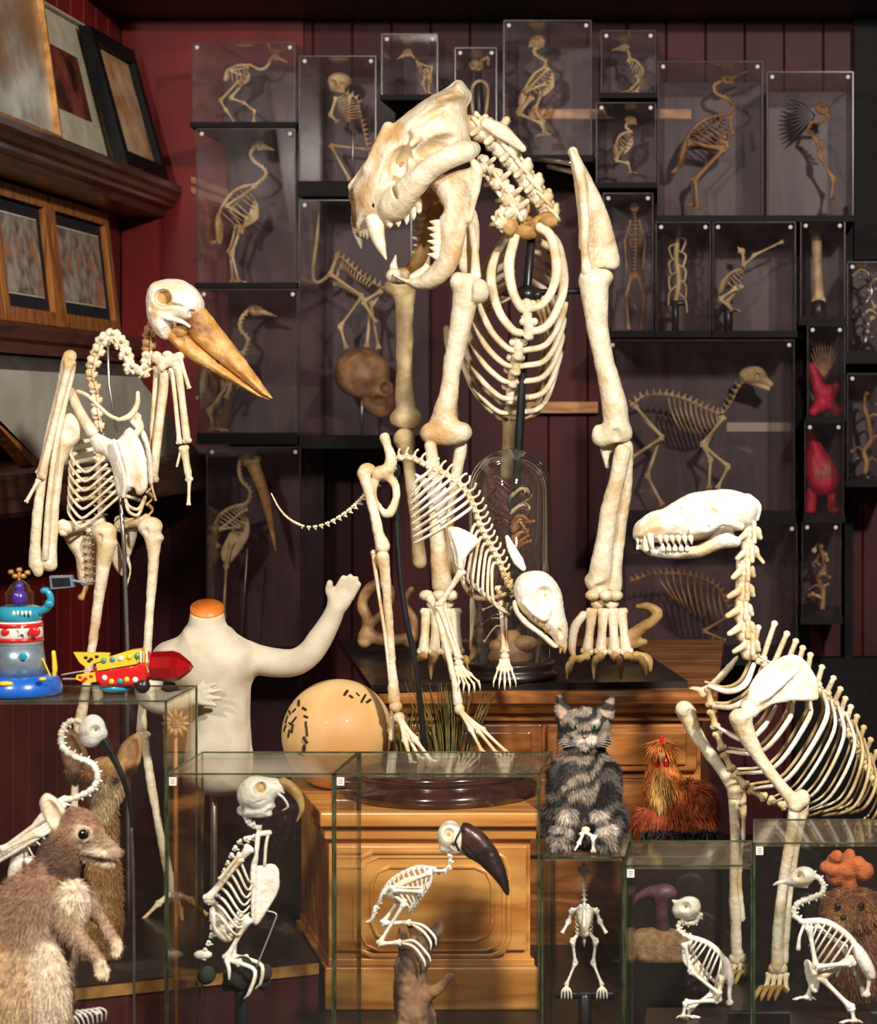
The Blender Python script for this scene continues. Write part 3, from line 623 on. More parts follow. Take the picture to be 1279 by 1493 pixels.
# mammal skeletons in wall cases
def mammal(label, Y, skull, back, ribs, legs, m='bone_old', tail=None, name='animal_skeleton', vs=4, base=None, lr=2, jaw=True, rr=1.2, bw=14, group=None):
    f = Fig(name, label, 'skeleton', Y, base or legs[0][-1], group); R = f.root; mm = M[m]
    if skull:
        s = f.sdf(1); 
        for p in skull: 
            if p[0] == 'e': s.ell(p[1], p[2], rot=p[3], k=3, op=p[4] if len(p) > 4 else 1)
            else: s.chain(p[1], k=3)
        s.build('skull', mm, R)
    n = int(sum(math.dist(a, b) for a, b in zip(back[:-1], back[1:]))/(vs*1.9)); p = spline(back, n); b = f.mb()
    for i in range(n):
        t = p[min(i+1, n-1)]-p[max(i-1, 0)]; up = (t[1], -t[0], 0) if t[0] > 0 else (-t[1], t[0], 0)
        b.vert(p[i], t, up if abs(t[0]) > abs(t[1])*.2 else (-1, 0, 0), vs, sp=1.1, tr=.6, art=False)
    b.build('spine', mm, R)
    if ribs:
        top = spline(ribs[0], 10); bot = spline(ribs[1], 10); b = f.mb()
        for i in range(10):
            a, c = top[i], bot[i]
            for sd in (-1, 1): b.tube([a, a+(c-a)*.3+np.array([-2, 0, sd*bw]), a+(c-a)*.75+np.array([0, 0, sd*bw*.9]), c+np.array([3, 0, sd*3])], rr, n=5, sub=3)
        b.build('ribcage', mm, R)
    for i, lg in enumerate(legs):
        w = (-1 if i % 2 == 0 else 1)*bw*.7; b = f.mb()
        for j, (a, c) in enumerate(zip(lg[:-1], lg[1:])): b.bone((*a, w), (*c, w), lr*(1 if j < 2 else .8), lr*1.6, lr*1.6, n=7)
        b.build('limb', mm, R)
    if tail: b = f.mb(); b.tube([(*q, 0) for q in tail], [vs*.7]*(len(tail)-1)+[1], n=6); b.build('tail', mm, R)
    return f
mammal('walking dog skeleton in the large wall case behind the foreleg', BK, [('e',(1098,547,0),(20,13,12),-5),('c',[(1108,550,0,8),(1124,560,0,4)]),('c',[(1090,556,0,4),(1120,567,0,3)]),('e',(1105,548,-10),(4,4,6),0,-1)],
   [(1090,550),(1076,566),(1066,586),(1052,602),(1030,596),(1000,582),(970,575),(940,577),(922,590)], [[(1046,600),(1010,588),(975,580)],[(1048,622),(1020,632),(990,628)]],
   [[(1056,608),(1024,648),(1036,670),(1034,712)], [(1052,608),(1028,652),(1062,680),(1046,712)], [(926,592),(966,638),(920,668)], [(926,592),(962,640),(944,694),(966,736)]], vs=4.4, lr=2.4, bw=13)
f = mammal('upright lemur skeleton in the wall case left of the cat skull', BK, [('e',(495,118,0),(17,13,13),0),('e',(485,122,-10),(5,5,6),0,-1),('e',(499,124,-12),(4,4,6),0,-1),('c',[(486,128,0,6),(498,132,0,5)])],
   [(500,134),(520,144),(526,170),(532,196),(538,224)], [[(505,138),(520,150),(524,172)],[(488,146),(490,162),(498,174)]], [[(490,142),(482,168),(492,178)], [(536,218),(482,212),(510,262)], [(510,140),(508,176)]], vs=3.4, lr=2, bw=12)
tube_part(f, 'support_rod', [(515,176,0),(514,264,0)], 1.6, 'steel')
f = mammal('climbing monkey skeleton in the big wall case behind the cat jaw', BK, None, [(492,372),(506,382),(530,404),(560,420)], [[(502,378),(520,394),(545,412)],[(500,396),(515,408),(535,420)]],
   [[(492,372),(482,400),(528,432),(496,476),(505,508)], [(500,376),(488,412),(540,440),(552,508)], [(556,424),(530,440),(548,470)], [(560,420),(540,450),(535,505)]], tail=[(492,370),(480,400),(462,412),(456,396),(462,350),(466,292)], vs=4, lr=2.4, bw=12, m='bone_old')
f = Fig('primate_skull', 'brown primate skull on a thin rod, below the climbing monkey skeleton', 'skull', BK-.02, (528,636))
s = f.sdf(1.5); s.ell((528,545,0),(40,36,34),k=4).ell((556,572,0),(22,20,22),k=8).chain([(540,588,0,12),(556,598,0,12),(566,586,0,12)],k=6).ell((562,566,-14),(8,8,10),k=3,op=-1).ell((552,582,-18),(7,5,8),k=3,op=-1); s.build('skull', M['bone_brown'], f.root)
tube_part(f, 'support_rod', [(528,575,0),(528,636,0)], 2.2, 'steel')
f = mammal('small upright skeleton facing out of the narrow wall case beside the shoulder blade', BK, [('e',(925,302,0),(7,9,8),0),('e',(922,302,-7),(2,2,3),0,-1),('e',(928,302,-7),(2,2,3),0,-1)], [(926,312),(928,350),(926,398)], None, [], vs=2.6, base=(926,482), m='bone_brown')
for sd in (-1, 1):
    b = f.mb(); b.bone((926+sd*6,322,0),(926+sd*15,352,0),1.4).bone((926+sd*15,352,0),(926+sd*12,392,-4),1.2); b.build('arm', M['bone_brown'], f.root)
    b = f.mb(); b.bone((926+sd*5,402,0),(926+sd*13,432,-3),2).bone((926+sd*13,432,-3),(926+sd*9,480,0),1.7); b.build('leg', M['bone_brown'], f.root)
    for k in range(5): b = f.mb(); b.tube([(926,320+k*7,3),(926+sd*8,322+k*7,0),(926+sd*6,330+k*7,-5)], .9, n=5); b.build('rib', M['bone_brown'], f.root)
b = f.mb(); b.ell((926,402,0),(9,6,5)); b.build('pelvis', M['bone_brown'], f.root)
f = Fig('twig_skeleton', 'twiggy old reptile skeleton on a stand, left of the perching bird', 'skeleton', BK, (985,482)); R = f.root
b = f.mb(); b.tube([(992,332,0),(986,370,0),(990,410,0),(984,444,0)], [3,4,4,3]); b.build('spine', M['bone_old'], R)
for k in range(9): b = f.mb(); q = (-1)**k; b.tube([(988,345+k*10,0),(988+q*12,350+k*11,-3),(988+q*(6+k),368+k*11,-6)], 1.6, n=5); b.build('rib', M['bone_old'], R)
tube_part(f, 'stand', [(985,440,0),(985,482,0)], 5, 'black'); tube_part(f, 'stand_bar', [(970,442,0),(1002,442,0)], 4, 'black')
f = bird('perching bird skeleton with a wing spread to the right', BK, (1082,366), 5, [(1079,364,2),(1076,360,1)], [(1083,370),(1084,382),(1082,392)], [(1082,392),(1066,398),(1054,412),(1050,424)], [(1086,398),(1084,412),(1074,424)], [[(1074,420),(1050,436),(1068,452)], [(1082,416),(1060,440),(1070,454)]], lr=1.8, nr=2.6, m='bone_old', wings=[[(1084,388),(1100,372),(1142,352)]])
post(f, 1062, 450, 482, 7)
# long-billed bird in the low case
f = bird('long-billed bird skeleton hanging its bill down, in the case beside the mannequin', BK-.04, (364,667), 14, [(368,674,10),(384,716,8),(394,760,5),(402,803,1.2)], [(356,660),(349,676),(351,698),(364,715),(362,730),(352,738)], [(354,736),(334,742),(318,756),(314,785)], [(360,748),(358,765),(350,780)], [[(338,790),(330,826),(326,900),(330,960)]], m='bone_old', beakm='bill', hell=(11,15,10), keel=[(360,752),(364,780),(344,812),(330,824),(322,806),(336,775)], lr=2, nr=3.4, nrib=8, rr=1.3, toes=True, wings=[[(360,742),(320,772),(350,768)]], tail=(318,796))
tube_part(f, 'support_rod', [(361,800,6),(350,960,6)], 1.4, 'steel')
# dark ribbed skeleton low right
mammal('dark ribbed skeleton hanging behind the dog neck', BK-.02, None, [(922,846),(950,838),(985,836),(1020,842),(1048,858),(1062,885)], [[(960,838),(1010,840),(1050,862)],[(985,878),(1015,900),(1054,904)]], [[(1060,900),(1026,920),(1058,934)], [(1040,925),(1034,978)]], m='bone_brown', vs=4.2, lr=1.8, bw=16, rr=1.5, base=(1034,980))
# crimson specimens
M['crimson'] = mat('crimson', (214, 20, 62), (150, 10, 44), rough=.6, scale=40, bump=.5)
f = Fig('crimson_puff', 'crimson puffed specimen on two stubby legs, lower of the two crimson ones', 'specimen', BK, (1198,750)); s = f.sdf(1.5)
s.poly(smoothpoly([(1178,624),(1188,628),(1206,660),(1224,690),(1222,712),(1205,722),(1186,718),(1174,695),(1176,655)],3), 0, 20, 18).chain([(1184,716,0,7),(1182,742,0,8)], k=4).chain([(1212,716,0,7),(1216,742,0,8)], k=4); s.build('body', M['crimson'], f.root)
b = f.mb()
for i in range(8): b.tube([(1186+i*3.5,668+(i*7) % 11,-18),(1190+i*3,700-(i*5) % 9,-21)], 1, n=5)
b.build('branching_vessels', M['bone_brown'], f.root)
f = Fig('crimson_coral', 'crimson branching specimen, upper of the two crimson ones', 'specimen', BK, (1200,606)); s = f.sdf(1.5)
s.chain([(1184,535,0,7),(1192,560,0,9),(1200,590,0,10)], k=5).chain([(1220,560,0,6),(1206,580,0,10),(1186,600,0,7)], k=5).chain([(1206,580,0,8),(1220,600,0,7)], k=5).ell((1203,572,0),(16,12,12),k=4); s.build('body', M['crimson'], f.root)
b = f.mb()
for i in range(10):
    a = math.radians(200+i*15); b.tube([(1202,550,0),(1202+math.cos(a)*12,540+math.sin(a)*20,-4),(1202+math.cos(a)*20,530+math.sin(a)*40,0)], [1.6,1.1,.5], n=5)
b.build('twigs', M['bone_brown'], f.root)
M['silver'] = mat('silver_bits', (170, 165, 160), (70, 66, 66), rough=.25, metal=.5, scale=60)
def clutter(name, label, u0, v0, u1, v1, mats, n=14, Y=BK, seed=1):
    rg = random.Random(seed); f = Fig(name, label, 'specimen', Y, ((u0+u1)/2, v1))
    b = f.mb(); b.tube([((u0+u1)/2, v1-6, 0), ((u0+u1)/2, v1, 0)], [(u1-u0)*.18, (u1-u0)*.24], n=12, sub=1); b.build('stand', M['black'], f.root)
    cx = (u0+u1)/2; pts = [(cx+(rg.random()-.5)*(u1-u0)*.25, v1-8-(v1-v0)*i/8, (rg.random()-.5)*12) for i in range(8)]
    b = f.mb(); b.tube(pts, [4]*7+[2], n=7); b.build('stem', M[mats[0]], f.root)
    for i in range(n):
        q = pts[1+i % 7]; e = (u0+rg.random()*(u1-u0), q[1]-10+rg.random()*16, (rg.random()-.5)*24); b = f.mb(); b.tube([q, ((q[0]+e[0])/2, q[1]-6, e[2]), e], [2.6, 2, 1], n=6); b.ell(e, 2+rg.random()*2.5, n=7); b.build('sprig', M[mats[i % len(mats)]], f.root)
    return f
clutter('silvery_specimen', 'silvery branching specimen at the right edge of the photo', 1240, 392, 1290, 510, ['silver', 'bone_old'], 16, seed=3)
clutter('dried_specimen', 'dim dried specimen low at the right edge of the photo', 1240, 570, 1290, 698, ['bone_brown', 'silver'], 10, seed=4)
clutter('brown_specimen', 'dim brown branching specimen in the lowest case of the right column', 1180, 775, 1216, 898, ['bone_brown', 'bone_old'], 12, seed=5)
f = Fig('pale_long_bone', 'pale long bone standing in the narrow case right of the perching bird', 'bone', BK, (1198,462)); b = f.mb(); b.bone((1190,334,0),(1194,440,0),7,9,9); b.build('shaft', M['bone_old'], f.root); b = f.mb(); b.tube([(1194,440,0),(1194,462,0)], [10,13], sub=1); b.build('stand', M['black'], f.root)
f = Fig('small_owl_skeleton', 'small pale skull on a dark stand beside the cat skull crest', 'skull', BK, (697,190)); s = f.sdf(1); s.ell((694,96,0),(11,9,9),k=2).ell((700,100,-8),(4,4,5),k=2,op=-1).ell((690,98,-9),(3,3,4),k=2,op=-1).chain([(703,88,0,2.5),(712,84,0,2),(712,94,0,2)],k=2); s.build('skull', M['bone_old'], f.root)
b = f.mb(); b.tube([(698,106,0),(700,190,0)], [5,9], sub=1); b.build('stand', M['black'], f.root)
b = f.mb(); b.tube([(690,170,-8),(688,130,-8),(700,118,-8),(712,130,-8),(708,170,-8)], 2.4); b.build('wishbone', M['bone_old'], f.root)
# ================= big cat skeleton =================
def lion():
    f = Fig('big_cat_skeleton', 'huge mounted big cat skeleton with gaping fanged skull, standing over the carved wooden cabinet', 'skeleton', 3.3, (760, 985)); R = f.root
    s = f.sdf(1.6)
    s.poly(smoothpoly([(510,300),(511,277),(532,245),(546,210),(570,186),(597,163),(628,141),(657,128),(668,119),(678,123),(686,141),(680,155),(682,178),(686,205),(676,222),(650,240),(628,256),(616,275),(614,304),(596,312),(566,326),(545,338),(522,345),(512,330)]), 0, 52, 55)
    s.ell((655,150,-3), (30,10,60), rot=-20, k=14)
    s.ell((562,292,-30), (34,42,32), rot=15, k=16)
    s.ell((640,190,-20), (40,36,38), rot=-20, k=18)
    s.chain([(566,186,-20,9),(552,214,-28,8),(538,248,-30,9)], k=10)
    s.chain([(513,272,0,6),(545,228,-16,5),(572,194,-18,5),(600,168,-10,5),(640,142,-4,5),(668,126,0,8)], k=7)
    s.chain([(600,186,-50,5),(608,200,-62,6),(602,212,-72,6)], k=8)
    # zygomatic arch
    s.chain([(576,298,-56,24),(600,272,-78,19),(626,246,-92,15),(654,230,-96,16),(678,221,-84,16),(690,217,-58,11)], k=8)
    s.chain([(606,262,-80,9),(600,240,-84,7),(592,222,-72,5)], k=7)
    s.ell((579,236,-64), (18,28,52), rot=25, k=4, op=-1)
    s.ell((626,214,-74), (31,13,50), rot=-25, k=4, op=-1)
    s.ell((650,202,-64), (26,8,24), rot=-12, k=5, op=-1)
    s.ell((586,248,-46), (5,7,10), rot=20, k=2, op=-1)
    s.ell((575,276,-80), (3,16,22), rot=-18, k=4, op=-1)
    s.ell((514,308,-20), (8,34,36), rot=-4, k=3, op=-1)
    s.ell((600,320,10), (40,16,40), k=6, op=-1)
    s.ell((562,250,-50),(6,30,10),rot=14,k=5,op=-1).ell((620,172,-50),(34,7,10),rot=-28,k=6,op=-1).ell((547,300,-50),(5,6,9),k=2,op=-1)
    s.build('skull', M['bone'], R)
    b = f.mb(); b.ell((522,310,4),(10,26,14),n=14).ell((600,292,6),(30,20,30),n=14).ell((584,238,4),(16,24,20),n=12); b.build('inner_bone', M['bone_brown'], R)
    cr = [o for o in R.children if o.name.startswith('skull')][0]
    f.tooth([(546,318,-44),(549,338,-48),(555,358,-50),(563,378,-48)], [14,12,8,1.5], cr, 12, name='canine')
    f.tooth([(523,318,14),(522,338,10),(527,362,4)], [11,8,1.5], cr, 10, name='canine')
    for u, v in ((531,344),(536,346),(526,343)): f.tooth([(u,v-10,-20),(u,v+2,-22)], [4,2], cr, 6)
    for i, (u, v, l) in enumerate(((568,326,9),(580,321,14),(592,316,16),(602,311,14),(610,306,8))): f.tooth([(u,v-8,-50),(u+1,v+l*.3,-50),(u+1,v+l*.7,-50)], [6,4.5,1], cr, 6)
    j = f.sdf(2.0)
    j.poly(smoothpoly([(622,262),(640,258),(668,250),(686,246),(698,240),(703,248),(702,262),(694,282),(687,312),(680,350),(669,386),(650,409),(627,422),(600,420),(574,404),(568,398),(590,405),(608,402),(624,390),(634,378),(640,352),(640,322),(648,305),(638,285)], 3), -56, 17, 16, gu=-.32)
    j.chain([(690,236,-80,6),(697,250,-82,8),(692,285,-80,6),(684,320,-76,5)], k=8)
    j.ell((664,296,-84), (16,34,9), rot=12, k=6, op=-1)
    j.chain([(574,402,-15,11),(580,404,8,11),(588,403,24,10)], k=9)
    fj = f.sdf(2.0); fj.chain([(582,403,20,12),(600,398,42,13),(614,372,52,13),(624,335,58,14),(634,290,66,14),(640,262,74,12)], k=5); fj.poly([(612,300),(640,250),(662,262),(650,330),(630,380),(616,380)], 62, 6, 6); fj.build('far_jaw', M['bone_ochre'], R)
    jw = j.build('lower_jaw', M['bone'], R)
    for i in range(6):
        v = 326+i*9.5; f.tooth([(640-abs(i-3)*.8, v, -62),(634,v-1,-64),(627-(i % 2)*3,v-3,-64)], [7,5.5,1.2], jw, 6)
    for i in range(7):
        v = 318+i*10.5; f.tooth([(619,v,52),(611,v-1,48),(603-(i % 2)*2,v-3,46)], [7,5.5,1.2], jw, 6)
    f.tooth([(604,408,-36),(614,400,-40),(622,390,-42),(626,374,-42)], [10,9,6,1.5], jw, 10, name='canine')
    f.tooth([(576,400,14),(574,388,12),(577,372,10)], [8,6,1.2], jw, name='canine')
    # neck vertebrae as separate bones
    for i, (p, sz) in enumerate(zip([(693,188,20),(714,200,24),(736,226,28),(756,250,34),(772,272,40),(787,294,46),(800,314,52)], [19,21,19,18,18,17,16])):
        v = f.mb(); v.vert(p, (18,22,6), (17,-14,-8), sz*1.3, sp=.4 if i != 1 else .8, tr=.8); v.build('neck_vertebra', M['bone'], R)
    v = f.mb(); v.tube([(706,178,0),(732,192,0),(764,218,10)], [8,12,5], n=8, flat=.5); v.build('axis_crest', M['bone'], R)
    for p, sz in (((708,240,-20),13),((728,262,-24),15),((745,285,-26),15),((752,305,-22),17),((735,320,-30),14)):
        v = f.mb(); v.vert(p, (14,20,4), (-14,8,-20), sz*1.35, sp=.4, tr=.8); v.build('neck_vertebra', M['bone'], R)
    sb = f.sdf(2); sb.chain([(742,326,-20,12),(768,336,0,14),(798,322,20,14)], k=8).ell((744,330,-34), (12,14,10), k=6).ell((800,322,-10),(13,9,10), k=6)
    sb.ell((772,322,-14), (14,6,12), k=4, op=-1); sb.build('thoracic_vertebra', M['bone_ochre'], R)
    # back bone running away
    for i in range(11):
        q = i/10; v = f.mb(); v.vert((770-8*q, 330-6*q, 50+60*i), (0,0,1), (0,-1,0), 16, sp=1.6, tr=.7, L=1.4); v.build('back_vertebra', M['bone_ochre'], R)
    # sternum
    for u, v_, w in ((769,452,-40),(771,478,-38),(756,508,-20),(752,530,-5),(748,548,15),(745,572,35)):
        b = f.mb(); b.tube([(u-2,v_-13,w-2),(u,v_-8,w),(u,v_+8,w+4),(u-1,v_+12,w+6)], [6,8,7,9], n=8, sub=2); b.ell((u-8,v_-9,w),6).ell((u+8,v_-9,w),6); b.build('sternum_bone', M['bone'], R)
    # ribs: left and right halves of successive hoops
    H = [  # (top v, left u, right u, bottom v, top w, bottom w, radius)
     (330,742,812,452,-10,-40,6.5),(334,716,822,486,40,-32,6.5),(350,698,824,512,90,-15,5.2),(366,688,823,535,140,0,5),
     (380,680,822,558,190,18,5),(395,674,820,582,240,36,5),(410,669,815,603,290,60,4.6),(420,672,806,612,345,100,3.8),(428,676,800,604,400,160,3.6),(434,680,792,590,450,230,3.4)]
    for i, (vt, ul, ur, vb, wt, wb, r) in enumerate(H):
        for sd, ue in ((-1, ul), (1, ur)):
            c = 770-1.5*i; sx = c+sd*(14 if i else 16); mid = (vt+vb)/2; k = .52
            if sd < 0: pts = [(sx,vt,wt),(c+(ue-c)*.72,vt+(vb-vt)*.16,wt-6),(ue,vt+(vb-vt)*.45,(wt+wb)/2-10),(c+(ue-c)*.80,vt+(vb-vt)*.77,wb-2),(c+(ue-c)*.42,vb-6,wb-4),(c-6-2*i,vb,wb)]
            else: pts = [(sx,vt,wt),(c+(ue-c)*.8,vt+(vb-vt)*.13,wt-6),(ue,vt+(vb-vt)*.48,(wt+wb)/2-10),(c+(ue-c)*.86,vt+(vb-vt)*.74,wb-2),(c+(ue-c)*.5,vb-9,wb-4),(c-2*i,vb-1,wb)]
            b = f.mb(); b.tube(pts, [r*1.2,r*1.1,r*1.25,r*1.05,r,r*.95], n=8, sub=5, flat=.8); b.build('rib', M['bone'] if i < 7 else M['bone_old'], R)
    # scapulae
    s = f.sdf(2)
    s.poly(smoothpoly([(832,217),(840,224),(858,250),(874,280),(888,315),(897,350),(903,378),(900,390),(888,394),(872,392),(855,396),(851,350),(849,300),(842,262),(834,236)], 3), -20, 9, 9, gu=.5)
    s.chain([(836,222,-24,7),(848,262,-36,7),(853,310,-44,6),(853,360,-46,6),(856,396,-44,8)], k=5)
    s.chain([(834,222,-20,5),(840,250,0,6),(847,300,24,6),(850,360,30,6)], k=5)
    s.ell((886,398,-20), (13,7,12), k=4, op=-1)
    s.build('shoulder_blade', M['bone'], R)
    s = f.sdf(2)
    s.poly(smoothpoly([(688,300),(697,320),(699,350),(695,385),(690,404),(676,402),(668,380),(676,340)], 3), -10, 8, 9, gu=.5)
    s.chain([(688,330,-24,6),(692,365,-34,6),(694,402,-34,8)], k=5).build('shoulder_blade', M['bone'], R)
    # front legs
    def limb(name, prims, mt='bone', h=2.0):
        q = f.sdf(h)
        for p in prims:
            if p[0] == 'c': q.chain(p[1], k=p[2] if len(p) > 2 else 7)
            elif p[0] == 'e': q.ell(*p[1:3], rot=p[3] if len(p) > 3 else 0, k=5)
            elif p[0] == 's': q.ell(*p[1:3], rot=p[3] if len(p) > 3 else 0, k=4, op=-1)
        return q.build(name, M[mt], R)
    limb('humerus', [('c', [(682,418,-40,20),(676,450,-42,17),(668,490,-42,15),(660,530,-42,13),(655,570,-42,13),(650,600,-42,15),(650,622,-42,18)]), ('e', (697,424,-50), (16,18,18)), ('e', (668,410,-44), (12,14,14)),
        ('c', [(628,632,-44,15),(650,634,-44,16),(674,630,-40,14)], 10), ('s', (668,605,-58), (4,20,14), -25), ('s', (684,432,-66), (3,24,8), 8), ('c', [(655,575,-44,9),(638,612,-44,9)], 8)])
    limb('humerus', [('c', [(866,412,-30,22),(868,440,-32,19),(872,480,-34,15),(880,520,-34,14),(888,555,-34,16),(896,590,-34,18),(898,618,-34,19)]), ('e', (858,404,-36), (13,12,14)), ('e', (882,404,-30), (12,12,14)),
        ('c', [(878,638,-34,14),(898,630,-36,16),(910,632,-34,13)], 9), ('s', (899,636,-58), (9,12,14)), ('e', (872,630,-36), (8,11,9)), ('s', (868,606,-46), (3,6,12))])
    limb('radius', [('c', [(628,650,-50,9),(634,700,-50,10),(636,760,-50,10),(640,810,-48,12),(645,850,-46,15)])])
    limb('ulna', [('c', [(672,650,-20,9),(664,700,-22,8),(654,760,-24,8),(660,830,-26,9)])])
    limb('radius', [('c', [(908,660,-44,12),(900,700,-44,12),(890,740,-44,13),(882,790,-44,14),(876,830,-44,17),(872,850,-42,18)]), ('e', (862,846,-40), (10,9,12)), ('s', (884,858,-58), (18,9,10))])
    limb('ulna', [('c', [(914,650,-26,9),(914,700,-26,9),(906,750,-28,10),(900,800,-30,10),(896,830,-34,11),(896,856,-36,11)]), ('e', (890,640,-10), (12,20,12)), ('c', [(882,655,-16,7),(886,680,-16,4)])])
    for cx, y0, pts in ((640, 868, [(622,-52),(640,-58),(658,-54),(632,-40),(652,-40)]), (880, 868, [(864,-52),(884,-58),(898,-52),(872,-42),(892,-42)])):
        for i, (u, w) in enumerate(pts):
            b = f.mb(); b.ell((u, y0+(12 if i > 2 else 0), w), (11,8,10), n=10); b.build('wrist_bone', M['bone'], R)
    for mu, mt in (((622,636,650,664),(618,634,652,668)), ((864,880,894,906),(856,876,896,914))):
        for i, (a, b_) in enumerate(zip(mu, mt)):
            b = f.mb(); b.bone((a,890,-52+abs(i-1.5)*4), (b_,952,-62+abs(i-1.5)*4), 6.5, 8, 8.5); b.build('foot_bone', M['bone'], R)
            b = f.mb(); ox = (i-1.5)*9 if mu[0] > 800 else (i-1.5)*5
            b.bone((b_,956,-64), (b_+ox,962,-84), 5, 7, 6); b.tube([(b_+ox,962,-86),(b_+ox*1.6,962,-100),(b_+ox*1.9,981,-108)], [6,5.5,3], n=8)
            b.tube([(b_+ox*1.9,968,-108),(b_+ox*2.1,973,-116),(b_+ox*2.1,990,-120)], [5,4,1.5], n=6); b.build('toe', M['bone_ochre'], R)
    b = f.mb(); b.tube([(926,956,-60),(944,962,-62),(948,978,-64)], [7,8,3]); b.build('toe', M['bone_ochre'], R)
    b = f.mb(); b.tube([(852,895,-50),(838,915,-54),(834,945,-56),(838,962,-58)], [6,7,6,3]); b.build('dew_claw', M['bone'], R)
    # hind legs further away
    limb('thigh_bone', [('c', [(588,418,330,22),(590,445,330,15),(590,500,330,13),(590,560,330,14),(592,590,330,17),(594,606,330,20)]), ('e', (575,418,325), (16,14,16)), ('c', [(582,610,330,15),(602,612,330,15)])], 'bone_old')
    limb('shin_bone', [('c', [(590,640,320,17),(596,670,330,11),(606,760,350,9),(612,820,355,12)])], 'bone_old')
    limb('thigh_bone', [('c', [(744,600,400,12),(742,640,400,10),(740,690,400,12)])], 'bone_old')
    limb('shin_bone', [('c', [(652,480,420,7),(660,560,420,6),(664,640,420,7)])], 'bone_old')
    # pole
    p = f.mb(); p.tube([(776,335,30),(768,430,14),(754,700,24),(752,982,30)], 6.5, n=12, sub=1); po = p.build('support_pole', M['black'], R)
    p = f.mb(); p.tube([(736,428,10),(856,424,-20)], 5, n=10, sub=1).ell((768,430,6), (18,15,18)).ell((752,430,-4), 7).ell((784,430,-4), 7).ell((770,446,-4), 6); p.build('clamp', M['black'], po)
    p = f.mb(); p.tube([(790,232,60),(832,238,20)], 4, n=8, sub=1).tube([(800,242,60),(840,252,20)], 4, n=8, sub=1); p.build('hanger_bar', M['steel'], po)
lion()

def ring_bone(name, label, Y, ch, base, m='bone_ochre', blobs=()):
    f = Fig(name, label, 'bone', Y, base); s = f.sdf(1.8)
    for c in ch: s.chain(c, k=7)
    for c, r in blobs: s.ell(c, r, k=6)
    s.build('bone', M[m], f.root); return f
ring_bone('pelvis_bone', 'old ochre hip bone lying on the black board right of the cat paw', 3.42, [[(905,940,0,12),(930,920,0,9),(952,905,0,8),(958,893,0,9),(944,884,0,6),(930,884,0,4)],[(880,938,6,10),(905,942,0,10),(940,936,0,5)]], (915,948))
ring_bone('hip_bone', 'brown ringed hip bone leaning behind the stooping skeleton shin', 3.5, [[(532,935,0,10),(536,905,0,8),(528,880,0,8),(540,858,0,9),(560,852,0,8),(572,870,0,6),(556,895,0,6),(540,912,0,7)],[(598,938,4,8),(604,905,4,6),(590,880,4,5),(600,860,4,5)],[(535,925,0,9),(565,934,0,9),(600,930,4,8)]], (565,946), 'bone_brown')
# ================= furniture the mounts stand on =================
ZT = .78
tagit(box('table', -1.33, .70, 2.0, 4.0, ZT-.04, ZT, M['black_wood'], bevel=.004), 'long dark table under the glass cases and skeletons', 'table')
for x in (-1.25, .62):
    for y in (2.1, 3.9): box('leg', x-.03, x+.03, y-.03, y+.03, 0, ZT-.04, M['black_wood'], bpy.data.objects['table'])
def hull_box(name, pts, z0, z1, m, parent=None, **k):
    n = len(pts); V = [(x, y, z0) for x, y in pts]+[(x, y, z1) for x, y in pts]
    Fc = [list(range(n))[::-1], list(range(n, 2*n))]+[[i, (i+1) % n, (i+1) % n+n, i+n] for i in range(n)]
    o = mesh_obj(name, V, Fc, m, parent, smooth=False, **k); return o
def floorpts(px, z):
    out = []
    for u, v in px:
        Y = (ZC-z)*F/(v-VY); out.append(((u-VX)/F*Y, Y))
    return out
# tall cabinet with drawers under the big cat
zc = ZC-.400; Yc = 3.14
c = empty('drawer_cabinet', Vector((P3(785,0,Yc).x, 3.4, ZT)), 'carved reddish wood cabinet with drawers under the big cat skeleton', 'cabinet')
x0 = P3(548,0,Yc).x; x1 = P3(1036,0,Yc).x
box('body', x0+.015, x1-.015, Yc+.03, 3.85, ZT, zc-.045, M['cherry'], c)
extrude_x('top_moulding', [(Yc+.03, zc), (Yc-.0, zc), (Yc-.012, zc-.006), (Yc-.012, zc-.016), (Yc-.002, zc-.022), (Yc+.006, zc-.032), (Yc+.018, zc-.036), (Yc+.02, zc-.045), (Yc+.03, zc-.045)], x0-.01, x1+.01, M['cherry'], c)
box('top_board', x0-.01, x1+.01, Yc+.03, 3.86, zc-.02, zc, M['cherry'], c)
for a, b in ((x0+.02, (x0+x1)/2-.004), ((x0+x1)/2+.004, x1-.02)):
    d = box('drawer', a, b, Yc+.018, Yc+.03, zc-.118, zc-.05, M['cherry'], c, bevel=.003)
    box('drawer_panel', a+.015, b-.015, Yc+.012, Yc+.018, zc-.108, zc-.060, M['cherry'], d, bevel=.003)
box('drawer', x0+.02, x1-.02, Yc+.016, Yc+.03, zc-.21, zc-.128, M['cherry'], c, bevel=.003)
box('lower_rail', x0+.02, x1-.02, Yc+.02, Yc+.03, zc-.24, zc-.215, M['cherry'], c, bevel=.003)
zp = ZC-.390
tagit(hull_box('mounting_board', floorpts([(541,999),(1003,993),(930,944),(640,925),(493,931)][0:3]+[(493,931)], zp), zc, zp, M['black_wood']), 'black board under the paws of the big cat skeleton', 'board')
